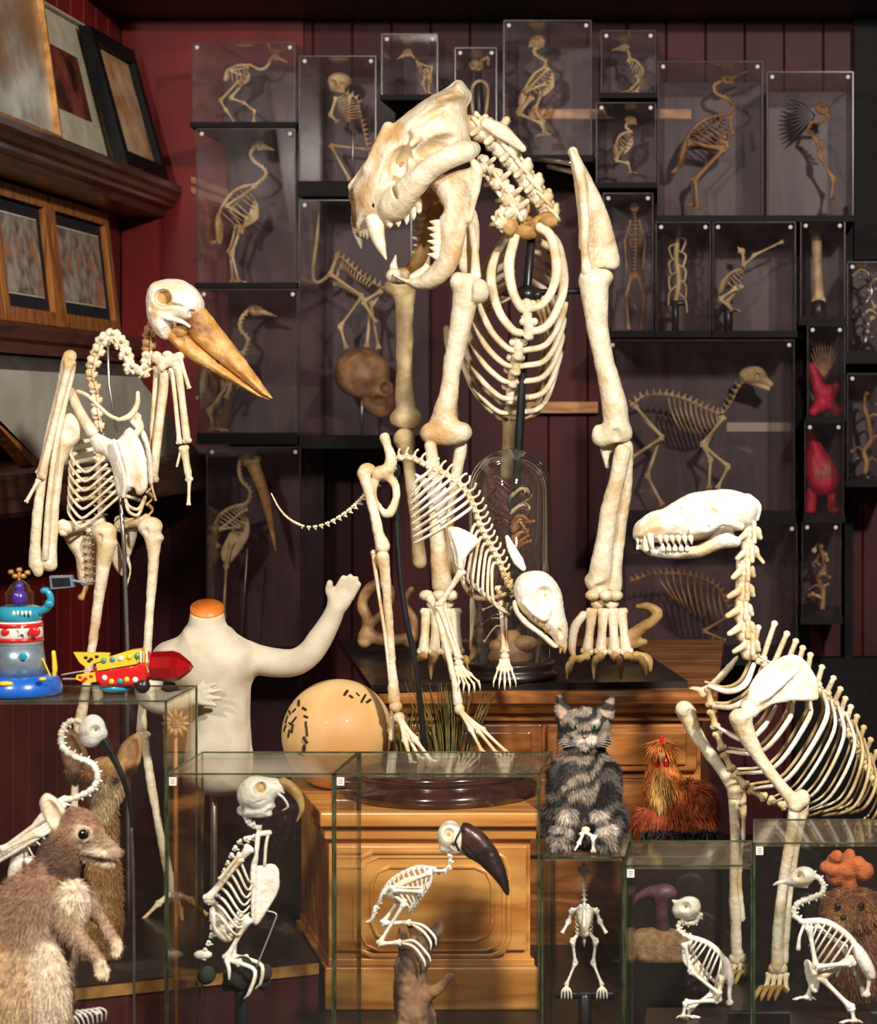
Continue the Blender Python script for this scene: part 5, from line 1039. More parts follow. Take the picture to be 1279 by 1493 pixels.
# ================= small stooping pouched-animal skeleton =================
def roo():
    f = Fig('stooping_skeleton', 'slender stooping animal skeleton with a curved tail and lowered skull, in the middle', 'skeleton', 2.95, (650,1114)); R = f.root; B = 'bone'
    p = spline([(560,690,0),(540,712,0),(522,732,0),(500,750,0),(474,764,0),(448,768,0),(424,758,0),(408,742,0),(397,722,0)], 24)
    for i in range(24):
        t = p[min(i+1,23)]-p[max(i-1,0)]; b = f.mb(); z_ = 7.5*(1-i/26)
        if i < 17: b.vert(p[i], t, (t[1],-t[0],0), z_*.8+1, sp=.7, tr=.7, art=False)
        else: b.tube([p[i]-t*.3, p[i]+t*.3], [z_*.6+.6, z_*.5+.6], n=6, sub=1)
        b.build('tail_vertebra', M['bone' if i > 2 else 'bone_old'], R)
    sp = spline([(572,670,0),(598,668,0),(624,680,0),(650,692,0),(674,710,0),(688,734,0),(698,762,0),(710,788,0),(724,812,0),(732,832,0)], 25)
    for i in range(25):
        t = sp[min(i+1,24)]-sp[max(i-1,0)]; t = t/np.linalg.norm(t); up = np.array([t[1],-t[0],0]); b = f.mb(); b.vert(sp[i], t, up, 7, sp=0, tr=.9, L=1.05)
        l = 13+6*math.sin(i/24*3.1); b.tube([sp[i]+up*3, sp[i]+up*l*.7, sp[i]+up*l-t*5*(1 if i > 10 else -.5)], [2.4,1.8,2], n=6, sub=2); b.build('back_vertebra', M['bone'], R)
    for i, q in enumerate(((737,842,-4),(741,852,-10),(748,860,-16),(757,862,-18))): b = f.mb(); b.vert(q, (6,8,-5), (1,-1,0), 8, sp=.5, tr=.8); b.build('neck_vertebra', M['bone_old'], R)
    s = f.sdf(1.4)
    s.poly(smoothpoly([(752,854),(760,840),(778,832),(794,834),(809,846),(819,866),(823,890),(828,914),(828,932),(821,946),(812,942),(806,930),(790,916),(772,902),(757,886),(751,870)]), -30, 26, 26)
    s.ell((774,856,-30),(24,22,26),k=6).ell((794,868,-54),(12,13,14),rot=20,k=4,op=-1).ell((794,868,-6),(12,13,14),k=4,op=-1)
    s.chain([(764,878,-54,4),(780,894,-60,4.5),(794,902,-56,4.5),(800,890,-56,4)],k=4).ell((817,924,-50),(3,8,6),rot=-15,k=2,op=-1).ell((786,888,-64),(7,4,8),rot=40,k=2,op=-1)
    s.build('skull', M['bone_white'], R)
    s = f.sdf(1.4); s.poly(smoothpoly([(752,874),(758,892),(774,908),(792,922),(808,936),(814,944),(806,944),(788,928),(768,914),(752,896),(747,880)],3), -44, 6, 6).poly(smoothpoly([(752,874),(758,892),(774,908),(792,922),(808,936),(806,944),(788,928),(768,914),(752,896)],3), -18, 5, 5); jw = s.build('lower_jaw', M['bone'], R)
    for u in (818,824): f.tooth([(u,936,-36),(u,944,-38),(u-1,952,-36)], [4,3.4,1.5], jw, 7, 'bone_ochre')
    for i in range(4): f.tooth([(800-i*7,914-i*7,-50),(797-i*7,921-i*7,-50)], [3.4,2], jw, 6, 'bone_ochre')
    b = f.mb(); b.ell((795,869,-36),(9,10,5),n=12); b.build('eye_septum', M['bone_ochre'], R)
    # ribs: near set fan out leftwards, front ones close into hoops
    for i in range(13):
        a = sp[6+i] if i < 19 else sp[-1]; t = i/12; ex = 597+t*10; ey = 716+i*9.5
        for sd in (-1, 1):
            if i < 9:
                e = (ex+(4 if sd > 0 else 0), ey, sd*34); m1 = (a[0]-12, a[1]+10, sd*34); b = f.mb(); b.tube([a, m1, ((m1[0]+e[0])/2, (m1[1]+e[1])/2-4+i*.8, sd*44), e], [2.6,2.6,2.3,1.6], n=6, sub=5); b.build('rib', M['bone_white' if sd < 0 else 'bone'], R)
    for i in range(7):
        a = sp[17+i]; r_ = 34-i*2; cx, cy = 690+i*7, 822+i*7
        for sd in (-1, 1): b = f.mb(); b.tube([a, (a[0]-10,a[1]+2,sd*22),(cx-14,cy+2,sd*28),(cx-14+i,cy+20,sd*22),(cx+6+i,cy+32,sd*8)], [2.6,2.5,2.4,2.2,2], n=6, sub=4); b.build('rib', M['bone'], R)
    b = f.mb(); b.tube([(672,818,-2),(676,850,-2),(692,870,-2),(716,872,-2),(738,866,-4)], [4,3.5,4,3.5,3], n=8); b.build('sternum', M['bone_old'], R)
    s = f.sdf(1.6); s.poly(smoothpoly([(652,772),(664,768),(686,776),(700,790),(690,800),(680,814),(672,832),(664,826),(660,804)],3), -48, 4, 5).chain([(660,776,-52,3),(668,800,-56,3.5),(672,828,-52,4)],k=4); s.build('shoulder_blade', M['bone_white'], R)
    s = f.sdf(1.6); s.poly(smoothpoly([(604,690),(620,696),(646,706),(654,720),(650,744),(652,770),(642,766),(632,738),(618,712)],3), -8, 5, 6); s.build('loin_blade', M['bone_white'], R)
    b = f.mb(); b.tube([(739,782,30),(746,800,20),(756,818,10),(764,830,4)], [3,7,8,4], n=8, flat=.5); b.build('collar_bone', M['bone_white'], R)
    # pelvis
    s = f.sdf(1.4); s.chain([(561,638,-14,7),(565,650,-14,6),(570,668,-14,8),(566,684,-14,10),(552,690,-16,10)],k=5).chain([(560,690,-14,7),(575,704,-12,6),(578,726,-12,5),(568,748,-12,7),(556,744,-12,5),(546,722,-12,5),(546,702,-14,7)],k=4).ell((556,720,-12),(7,14,14),k=2,op=-1); s.build('pelvis', M[B], R)
    s = f.sdf(1.6); s.chain([(530,690,-20,9),(538,716,-22,8),(546,750,-24,7),(553,780,-24,8),(558,796,-24,11)],k=6).ell((536,684,-16),(12,9,9),k=4); s.build('thigh_bone', M[B], R)
    s = f.sdf(1.6); s.chain([(558,812,-26,10),(562,840,-24,7),(567,900,-20,6),(572,970,-16,6),(575,1020,-12,9)],k=6); s.build('shin_bone', M[B], R)
    b = f.mb(); b.tube([(545,808,-20),(550,850,-22),(562,930,-20),(570,1000,-16)], [4,2.6,2.4,3], n=8).ell((545,806,-20),5); b.build('fibula', M[B], R)
    b = f.mb(); b.ell((577,1030,-14),(10,9,9)).ell((582,1046,-16),(9,8,8)).tube([(574,1036,-6),(572,1060,0),(571,1078,4)],[5,4,5],n=8); b.build('ankle_bone', M[B], R)
    for i, (u, v) in enumerate(((612,1106),(630,1110),(600,1112))):
        b = f.mb(); b.bone((582+i,1048,-18),((582+u)/2,(1048+v)/2,-30-i*6),3.4,5,5).bone(((582+u)/2,(1048+v)/2,-30-i*6),(u,v,-44-i*10),2.6,4,3); b.tube([(u,v-1,-44-i*10),(u+7,v,-50-i*10)],[3,1],n=6); b.build('toe', M[B], R)
    s = f.sdf(1.6); s.chain([(628,872,24,7),(636,890,22,5),(650,940,16,4.6),(662,990,12,4.6),(668,1024,10,7)],k=5); s.build('shin_bone', M[B], R)
    b = f.mb(); b.ell((670,1034,8),(8,9,8)); b.build('ankle_bone', M[B], R)
    for i, (u, v) in enumerate(((738,1096),(724,1098),(702,1094))):
        b = f.mb(); mx, my = (672+u)/2, (1038+v)/2-2; b.bone((672,1038,6),(mx,my,-8-i*8),3,4.4,4.4).bone((mx,my,-8-i*8),(u,v,-20-i*12),2.4,3.6,3); b.tube([(u,v,-20-i*12),(u+8,v+4,-24-i*12)],[3,1],n=6); b.build('toe', M[B], R)
    # forelimbs
    for sh_, el, wr, hd, w in (((674,832),(640,884),(668,960),(684,1006),-50), ((728,856),(731,884),(735,950),(736,1000),6)):
        b = f.mb(); b.bone((*sh_,w),(*el,w+4),4.2,6,6); b.build('humerus', M[B], R)
        b = f.mb(); b.bone((*el,w+4),(*wr,w-8),3.2,5,5); b.build('radius', M[B], R); b = f.mb(); b.bone((el[0]+7,el[1]-4,w+8),(wr[0]+4,wr[1],w-4),2.2,4,3.4); b.build('ulna', M[B], R)
        b = f.mb(); b.ell((wr[0]+1,wr[1]+7,w-10),(7,6,6)); b.build('wrist_bone', M[B], R)
        for k in range(5):
            a = (wr[0]-4+k*2.4, wr[1]+12, w-12); e = (hd[0]-14+k*7, hd[1]-6-abs(k-2)*3, w-26); m_ = tuple((np.array(a)+np.array(e))/2+np.array([0,0,-3]))
            b = f.mb(); b.bone(a,m_,1.8,2.8,2.6).bone(m_,e,1.5,2.4,2); b.tube([e,(e[0]+(k-2),e[1]+7,e[2]-3),(e[0]+(k-2)*1.2,e[1]+14,e[2])],[2,1.4,.5],n=6); b.build('finger', M[B], R)
    b = f.mb(); b.tube([(576,690,10),(578,740,8),(582,820,4),(592,900,0),(606,970,0),(622,1114,0)], 4.4, n=10, sub=3).ell((576,686,10),(9,11,8)); b.build('support_rod', M['black'], R)
    # dry grass around the feet
    for cx, cy, n, hh in ((592,1108,60,72), (654,1104,110,100)):
        g = MB(2.97); rg = random.Random(cx)
        for i in range(n):
            a = rg.gauss(0,9 if cx < 600 else 18); l = hh*(.6+rg.random()*.5); w = rg.gauss(0,12); g.tube([(cx+a*.7,cy+4,w),(cx+a,cy-l*.5,w),(cx+a*1.5+rg.gauss(0,4),cy-l,w+rg.gauss(0,5))], [1.4,1.1,.3], n=4, sub=2)
        o = g.build('dry_grass', M['grass'], None); tagit(o, 'tuft of dry green grass '+('at the heel of the stooping skeleton' if cx < 600 else 'between the feet of the stooping skeleton'), 'grass', kind='stuff')
M['grass'] = mat('dry_grass', (78,72,30), (132,112,56), rough=.7, scale=80)
roo()
# ================= bell jar =================
def jar():
    Y = 3.21; r = empty('bell_jar', P3(744,989,Y), 'tall glass dome on a black turned base behind the stooping skeleton', 'bell jar'); 
    prof = [(60,968),(60,712)]+[(60*math.cos(a*math.pi/2/8), 712-58*math.sin(a*math.pi/2/8)) for a in range(1, 9)]
    prof[-1] = (.6, 654); out = prof[::-1]; inn = [(max(r_-3,.3), v+(3 if v < 712 else 0)) for r_, v in prof]
    s = Y/F; cx = (744-VX)*s; n = 48; P = out+inn; V = []; Fc = []
    for rr, v in P:
        for j in range(n): a = 2*math.pi*j/n; V.append((cx+rr*s*math.cos(a), Y+rr*s*math.sin(a), ZC-(v-VY)*s))
    for i in range(len(P)-1):
        for j in range(n): Fc.append([i*n+j, (i+1)*n+j, (i+1)*n+(j+1) % n, i*n+(j+1) % n])
    mesh_obj('glass_dome', V, Fc, M['dome'], r)
    lathe(Y, 744, [(58,962),(64,963),(66,967),(62,972),(64,977),(70,982),(68,988),(60,988.6)], 48, 'turned_base', M['black_wood'], r)
    f = Fig('crested_specimen', 'spiky crested bird skull and branch specimen inside the glass dome', 'specimen', Y, (744,962)); rg = random.Random(3)
    M['plum'] = mat('dark_plum', (120,60,64), (60,28,34), rough=.3, scale=50); M['rust'] = mat('rust_bone', (190,110,60), (140,70,40), rough=.4)
    b = f.mb(); b.tube([(742,962,0),(741,880,0),(744,800,0),(743,720,0)], [4,3,3,2], n=8); b.build('stem', M['black'], f.root)
    for i in range(22):
        sd = -1 if i % 2 else 1; y = 700+rg.random()*70; x = 744+sd*(6+rg.random()*4); b = f.mb(); R_ = 8+rg.random()*16
        b.tube([(744,y+6,0),(x+sd*R_*.5,y-R_*.4,rg.gauss(0,10)),(x+sd*R_,y,rg.gauss(0,14)),(x+sd*R_*.7,y+R_*.5,rg.gauss(0,10))], [2.2,2,1.6,1], n=6); b.build('curl', M['bone_old' if i % 4 == 0 else 'plum'], f.root)
    for i in range(12):
        y = 745+rg.random()*60; e = (744+14+rg.random()*34, y-16+rg.random()*30, -20+rg.random()*40); b = f.mb(); b.tube([(748,y+8,-4),((748+e[0])/2,y-4,e[2]),e], [4,3,1.5], n=7); b.ell(e,(3,3,3),n=6); b.build('branch', M['rust' if i % 3 else 'bone_ochre'], f.root)
    for i in range(14):
        y = 860+rg.random()*60; sd = rg.choice((-1,1)); e = (744+sd*(10+rg.random()*34), y+rg.gauss(0,8), rg.gauss(0,14)); b = f.mb(); b.tube([(743,y+4,0),((744+e[0])/2,y-6,e[2]),e],[2,1.6,.8],n=6); b.ell(e,2.4,n=6); b.build('sprig', M['silver' if i % 2 else 'bone_old'], f.root)
    b = f.mb(); b.tube([(744,958,0),(744,932,0)],[34,22],n=14,sub=1); b.ell((765,938,-14),(20,12,14)).ell((726,942,-10),(14,10,12)); b.build('moss_base', M['bone_brown'], f.root)
jar()
# ================= mannequin torso =================
M['linen'] = mat('cream_linen', (216, 204, 180), (198, 184, 158), rough=.85, scale=30, bump=.3, bscale=500)
def mannequin():
    f = Fig('child_mannequin', 'headless cream cloth child mannequin torso with a raised arm', 'mannequin', 2.96, (312,1330)); R = f.root
    s = f.sdf(2.2)
    s.chain([(302,900,0,25),(302,925,0,30)], k=16)
    s.poly(smoothpoly([(277,912),(262,926),(236,940),(228,960),(248,986),(268,1010),(275,1050),(272,1100),(268,1140),(290,1156),(330,1158),(360,1148),(366,1100),(364,1040),(366,990),(374,962),(372,942),(346,926),(328,912)]), 0, 50, 46, k=10)
    s.ell((316,970,-10),(56,44,44),k=16).ell((318,1110,-10),(46,50,46),k=16)
    s.chain([(366,960,0,22),(400,966,-4,21),(428,966,-8,20),(450,954,-10,19),(466,932,-10,18),(482,905,-10,15),(490,886,-12,13)],k=9)
    n_ = np.array([0,-math.cos(math.radians(28)),-math.sin(math.radians(28))]); c_ = np.array([302,892,0])+n_*300; s.ell(tuple(c_),(300,300,300),k=1.5,op=-1)
    # raised hand
    s.ell((497,872,-12),(17,20,10),rot=26,k=8)
    s.chain([(488,876,-14,6),(480,862,-16,6),(481,850,-18,5)],k=5)
    for i, (a, b_) in enumerate((((492,860),(501,843)),((499,862),(511,841)),((506,865),(519,844)),((511,871),(523,852)))): s.cap((*a,-13),(*b_,-16),5.8,4.6,k=1.2)
    # other forearm across the chest
    s.chain([(242,958,0,20),(222,985,-14,19),(216,1012,-30,18),(238,1026,-52,17),(262,1022,-66,15),(280,1016,-72,12)],k=9)
    s.ell((291,1014,-74),(17,15,8),rot=-10,k=5)
    for a, b_ in (((294,1004),(314,997)),((298,1010),(322,1006)),((298,1018),(322,1018)),((294,1024),(314,1028)),((286,1006),(297,994))): s.cap((*a,-78),(*b_,-78),4.6,3,k=2)
    s.build('body', M['linen'], R, smooth=2, disp=.25)
    b = f.mb(); c_ = np.array([302,891,0]); b.tube([c_-n_*2, c_+n_*6], [24,24], n=36, sub=1, cap=False); b.build('neck_cap', mat('orange_wood', (196,98,24),(224,128,44), rough=.4), R)
    b = f.mb(); b.tube([(312,1154,0),(312,1336,0)], 5, n=12, sub=1); b.build('stand_pole', M['steel'], R)
mannequin()
# ================= toys on the left case =================
def plastic(n, a, r=.25, b=None, coat=.5): return mat(n, a, b or a, rough=r, coat=coat, scale=60)
M['t_blue'] = plastic('toy_blue', (28,92,184)); M['t_red'] = plastic('toy_red', (206,34,34)); M['t_white'] = plastic('toy_white', (232,226,214)); M['t_teal'] = plastic('toy_teal', (42,142,168)); M['t_yellow'] = plastic('toy_yellow', (226,190,56)); M['t_silver'] = mat('toy_tin', (160,176,186), (124,146,160), rough=.3, metal=.55); M['t_purple'] = plastic('toy_purple', (74,44,150)); M['t_green'] = plastic('toy_green', (60,150,90))
def robot():
    Y = 2.505; f = Fig('toy_robot', 'tin toy robot in blue, white and red with a purple dome, on the left case', 'toy', Y, (28,1012)); R = f.root
    lathe(Y, 28, [(38,983),(52,985),(58,992),(61,1002),(61,1010),(57,1012)], 48, 'base_ring', M['t_blue'], R)
    lathe(Y, 28, [(33,938),(36,960),(38,984)], 40, 'skirt', M['t_silver'], R)
    bd = lathe(Y, 28, [(30,905),(33,908),(34,938)], 40, 'star_band', M['t_white'], R)
    for v in (910, 931): lathe(Y, 28, [(33.2+(v-910)*.04,v-3),(33.8+(v-910)*.04,v+3)], 40, 'red_stripe', M['t_red'], bd)
    lathe(Y, 28, [(22,883),(31,885),(32,900),(30,906)], 40, 'teal_collar', M['t_teal'], R)
    dm = [(20*math.sqrt(max(0,1-((883-v)/38)**2)) if v < 862 else 20, v) for v in range(846, 884, 3)]; lathe(Y, 28, dm, 32, 'clear_dome', M['dome'], R)
    b = f.mb(); b.ell((28,872,0),(11,13,11),n=14).ell((28,856,0),(7,8,7),n=12); b.build('purple_head', M['t_purple'], R)
    b = f.mb()
    for u, v in ((16,834),(28,831),(40,835),(22,840),(34,840)): b.ell((u,v,0),(5,4,5),n=8)
    b.tube([(28,846,0),(28,832,0)],2.5,n=6); b.build('crown_knobs', M['frame_gold'], R)
    b = f.mb(); b.tube([(58,892,-4),(68,886,-6),(74,874,-8),(70,862,-8)], [6,6,5,5], n=10); b.ell((72,880,-8),7,n=10).ell((66,861,-8),(8,5,6),n=10); ar = b.build('pipe_arm', M['t_teal'], R)
    b = f.mb(); b.prism([(72,840),(104,839),(107,856),(74,859)], -14, -4); b.tube([(104,846,-10),(126,850,-10)],2,n=6,sub=1); b.build('signal_box', M['t_silver'], ar, smooth=False)
    b = f.mb(); b.prism([(75,843),(101,842),(103,854),(77,856)], -15.5, -14); b.build('dark_screen', M['black'], ar, smooth=False)
    def onr(u, v, r): return -math.sqrt(max(0, r*r-(u-28)**2))
    star = [(28+9*math.cos(-math.pi/2+i*math.pi/5)*(1 if i % 2 == 0 else .42)+4, 920+9*math.sin(-math.pi/2+i*math.pi/5)*(1 if i % 2 == 0 else .42)) for i in range(10)]
    b = f.mb(); b.prism(star, -35.6, -33); b.build('white_star', M['t_white'], bd, smooth=False)
    b = f.mb(); b.ell((50,921,-28),(9,8,4),n=12).ell((10,922,-30),(9,7,4),n=12); b.build('red_print', M['t_red'], bd)
    b = f.mb()
    for u in (6,34): b.ell((u,957,onr(u,957,36)),(6,6,2),n=12)
    b.build('rivet_window', M['t_teal'], R)
    b = f.mb(); b.ell((8,997,-56),(12,4,6),n=12); b.ell((62,990,-48),(6,3,6),n=10); b.build('base_decal', M['t_yellow'], R)
    b = f.mb()
    for i in range(7): u = 8+i*6; b.ell((u,894,onr(u,894,32)),(2,4,1.2),n=6)
    b.build('collar_dots', M['t_white'], R)
    b = f.mb(); b.tube([(78,950,0),(80,975,0),(78,990,0)],[3,4,2],n=8).tube([(62,960,-6),(70,978,-6),(76,994,-6)],1.2,n=6); b.build('yellow_ear', M['t_yellow'], R)
robot()
def ship():
    Y = 2.51; f = Fig('toy_spaceship', 'red and yellow tin toy spaceship with a clear red crystal nose', 'toy', Y, (190,1011)); R = f.root
    s = f.sdf(1.2); s.chain([(140,984,0,9),(170,984,0,14),(205,974,0,17),(216,970,0,17)],k=4); s.poly([(137,972),(204,962),(218,948),(219,992),(200,1001),(150,1002),(140,990)],0,17,8); s.build('red_hull', M['t_red'], R)
    b = f.mb(); b.prism([(140,968),(196,955),(200,968),(142,978)], -20, 20); b.prism([(152,960),(190,948),(206,946),(204,956),(156,966)], -9, 9); b.build('yellow_deck', M['t_yellow'], R, smooth=False)
    for nm, pts, w in (('upper_wing', [(107,951),(160,952),(158,960),(124,972),(116,966)], -8), ('lower_wing', [(112,984),(138,980),(140,994),(124,996),(110,990)], -16)):
        b = f.mb(); b.prism(pts, w-2, w+3); wg = b.build(nm, M['t_yellow'], R, smooth=False)
        b = f.mb(); c = np.mean(pts, 0)
        for k, (du, dv) in enumerate(((-10,-2),(0,1),(10,-4),(-4,5))): b.ell((c[0]+du*.8,c[1]+dv*.7,w-2.4),(3.2,2.6,.8),n=8)
        b.build('painted_spots', M['t_red' if nm[0] == 'l' else 'black'], wg)
    rg = random.Random(5)
    for k, mm in enumerate(('t_green','t_teal','t_white','t_yellow','t_green','t_white','t_yellow','t_teal','t_yellow','t_white')):
        b = f.mb(); u = 148+(k % 5)*12+rg.random()*5; v = (964-(u-148)*.15 if k < 5 else 988+rg.random()*6); b.ell((u,v,-20 if k < 5 else -17),(4.5,4.5,2.5),n=8); b.build('painted_dot', M[mm], R)
    for k in range(4): b = f.mb(); b.prism([(200+k*4.2,949),(202.4+k*4.2,949),(202.4+k*4.2,966),(200+k*4.2,966)], -19, -16); b.build('red_bar', M['t_white' if k % 2 else 't_yellow'], R, smooth=False)
    m, N, L, P = new_mat('red_crystal'); P.inputs['Base Color'].default_value = (*lin((190,18,22)),1); P.inputs['Transmission Weight'].default_value = .6; P.inputs['Roughness'].default_value = .08; P.inputs['Coat Weight'].default_value = 1
    b = f.mb(); ax = [(216,17),(222,21),(252,23),(262,20),(278,7),(281,2)]; b.tube([(u,971+(u-216)*.02,0) for u, r_ in ax], [r_ for u, r_ in ax], n=8, sub=1); b.build('crystal_nose', m, R, smooth=False)
    b = f.mb(); b.tube([(208,1000,-14),(208,1000,-6)], 11, n=20, sub=1); b.ell((208,1000,-17),(5,5,3)); b.build('wheel', M['black'], R); b = f.mb(); b.tube([(208,1000,6),(208,1000,14)], 11, n=20, sub=1); b.build('wheel', M['black'], R)
    b = f.mb(); b.ell((168,1003,0),(24,7,12),n=14); b.build('blue_belly', M['t_teal'], R)
    b = f.mb(); b.tube([(90,984,-6),(112,980,-8),(142,976,-8)], 1.2, n=6).tube([(92,990,-6),(140,990,-8)], 1.6, n=6); b.build('antenna_wire', M['wire'], R)
ship()
# ================= glass cases in front =================
def glass_case(u0, v0, u1, Y, D, label, tag_=True, left=True, right=True, clamp=False):
    a = P3(u0, v0, Y); b = P3(u1, v0, Y); x0, x1, zt_ = a.x, b.x, a.z; z0 = ZT; g = M['glass']; th = .004
    r = empty('glass_case', Vector(((x0+x1)/2, Y+D/2, z0)), label, 'display case', 'glass cases on the table')
    box('glass_base', x0-.003, x1+.003, Y-.003, Y+D+.003, z0, z0+.012, M['black_wood'], r); z0 += .012
    box('glass_panel', x0, x1, Y, Y+th, z0, zt_-th, g, r); box('glass_panel', x0, x1, Y+D-th, Y+D, z0, zt_-th, g, r)
    box('glass_panel', x0, x0+th, Y+th, Y+D-th, z0, zt_-th, g, r); box('glass_panel', x1-th, x1, Y+th, Y+D-th, z0, zt_-th, g, r)
    box('glass_top', x0, x1, Y, Y+D, zt_-th, zt_, M['glass_top'], r)
    e = .0011
    for x in (x0, x1):
        for y in (Y, Y+D): box('glass_edge', x-e, x+e, y-e, y+e, z0, zt_, M['glass_edge'], r)
    for y in (Y, Y+D): box('glass_edge', x0-e, x1+e, y-e, y+e, zt_-e, zt_+e*.6, M['glass_edge'], r)
    for x in (x0, x1): box('glass_edge', x-e, x+e, Y, Y+D, zt_-e, zt_+e*.4, M['glass_edge'], r)
    if tag_:
        t = box('price_tag', x0+.002, x0+.010, Y-.0012, Y-.0004, zt_-.013, zt_-.004, M['tag'], r)
        for k in range(3): box('tag_print', x0+.0035, x0+.0085, Y-.0014, Y-.0012, zt_-.0065-.0022*k, zt_-.0058-.0022*k, M['ink'], t)
    return r
GY = 2.45
glass_case(-75, 1022, 242, GY, .135, 'glass case at left carrying the tin toys', tag_=False)
glass_case(244.5, 1128, 485.5, GY, .155, 'glass case with the parrot skeleton')
glass_case(489, 1128, 786, GY, .155, 'glass case with the toucan skeleton')
glass_case(791, 1250, 909, GY, .145, 'narrow glass case with the tiny bird on a T perch, under the kitten', tag_=False)
glass_case(912, 1262, 1096, GY, .14, 'glass case with the crouching bird skeleton, right of the narrow one')
glass_case(1100, 1229, 1330, GY, .14, 'glass case with the curved-neck seabird skeleton, at the right edge')
IY = 2.525
# ---- ibis in the left case ----
f = bird('ibis skeleton with a long black curved bill and beaded white neck in the left case', IY, (134,1066), 19, [(146,1076,9),(158,1092,6),(174,1122,4.5),(186,1156,4),(191,1186,3),(192,1206,1.5)], [(120,1052),(102,1052),(90,1068),(92,1090),(112,1104),(134,1114),(142,1132),(134,1150),(112,1162),(96,1166)], [(96,1164),(76,1176),(54,1200),(34,1236),(20,1280)], [(108,1176),(98,1214),(76,1240),(52,1256)],
  [[(44,1252),(60,1330),(52,1400),(58,1560)], [(34,1250),(48,1330),(40,1400),(44,1560)]], m='bone_white', beakm='black', hell=(20,24,16), nr=6, lr=4, nrib=8, rr=1.8, wings=[[(92,1172),(2,1240),(60,1214)], [(88,1180),(-6,1250),(50,1226)]], bw=18)
b = f.mb()
for i in range(3): b.tube([(78,1196+i*6,-22),(-8,1246+i*7,-22)], 3, n=7, sub=1)
b.build('wing_quill_bone', M['bone_white'], f.root); tube_part(f, 'support_rod', [(192,1200,2),(195,1335,2),(196,1570,2)], 2.2, 'steel')
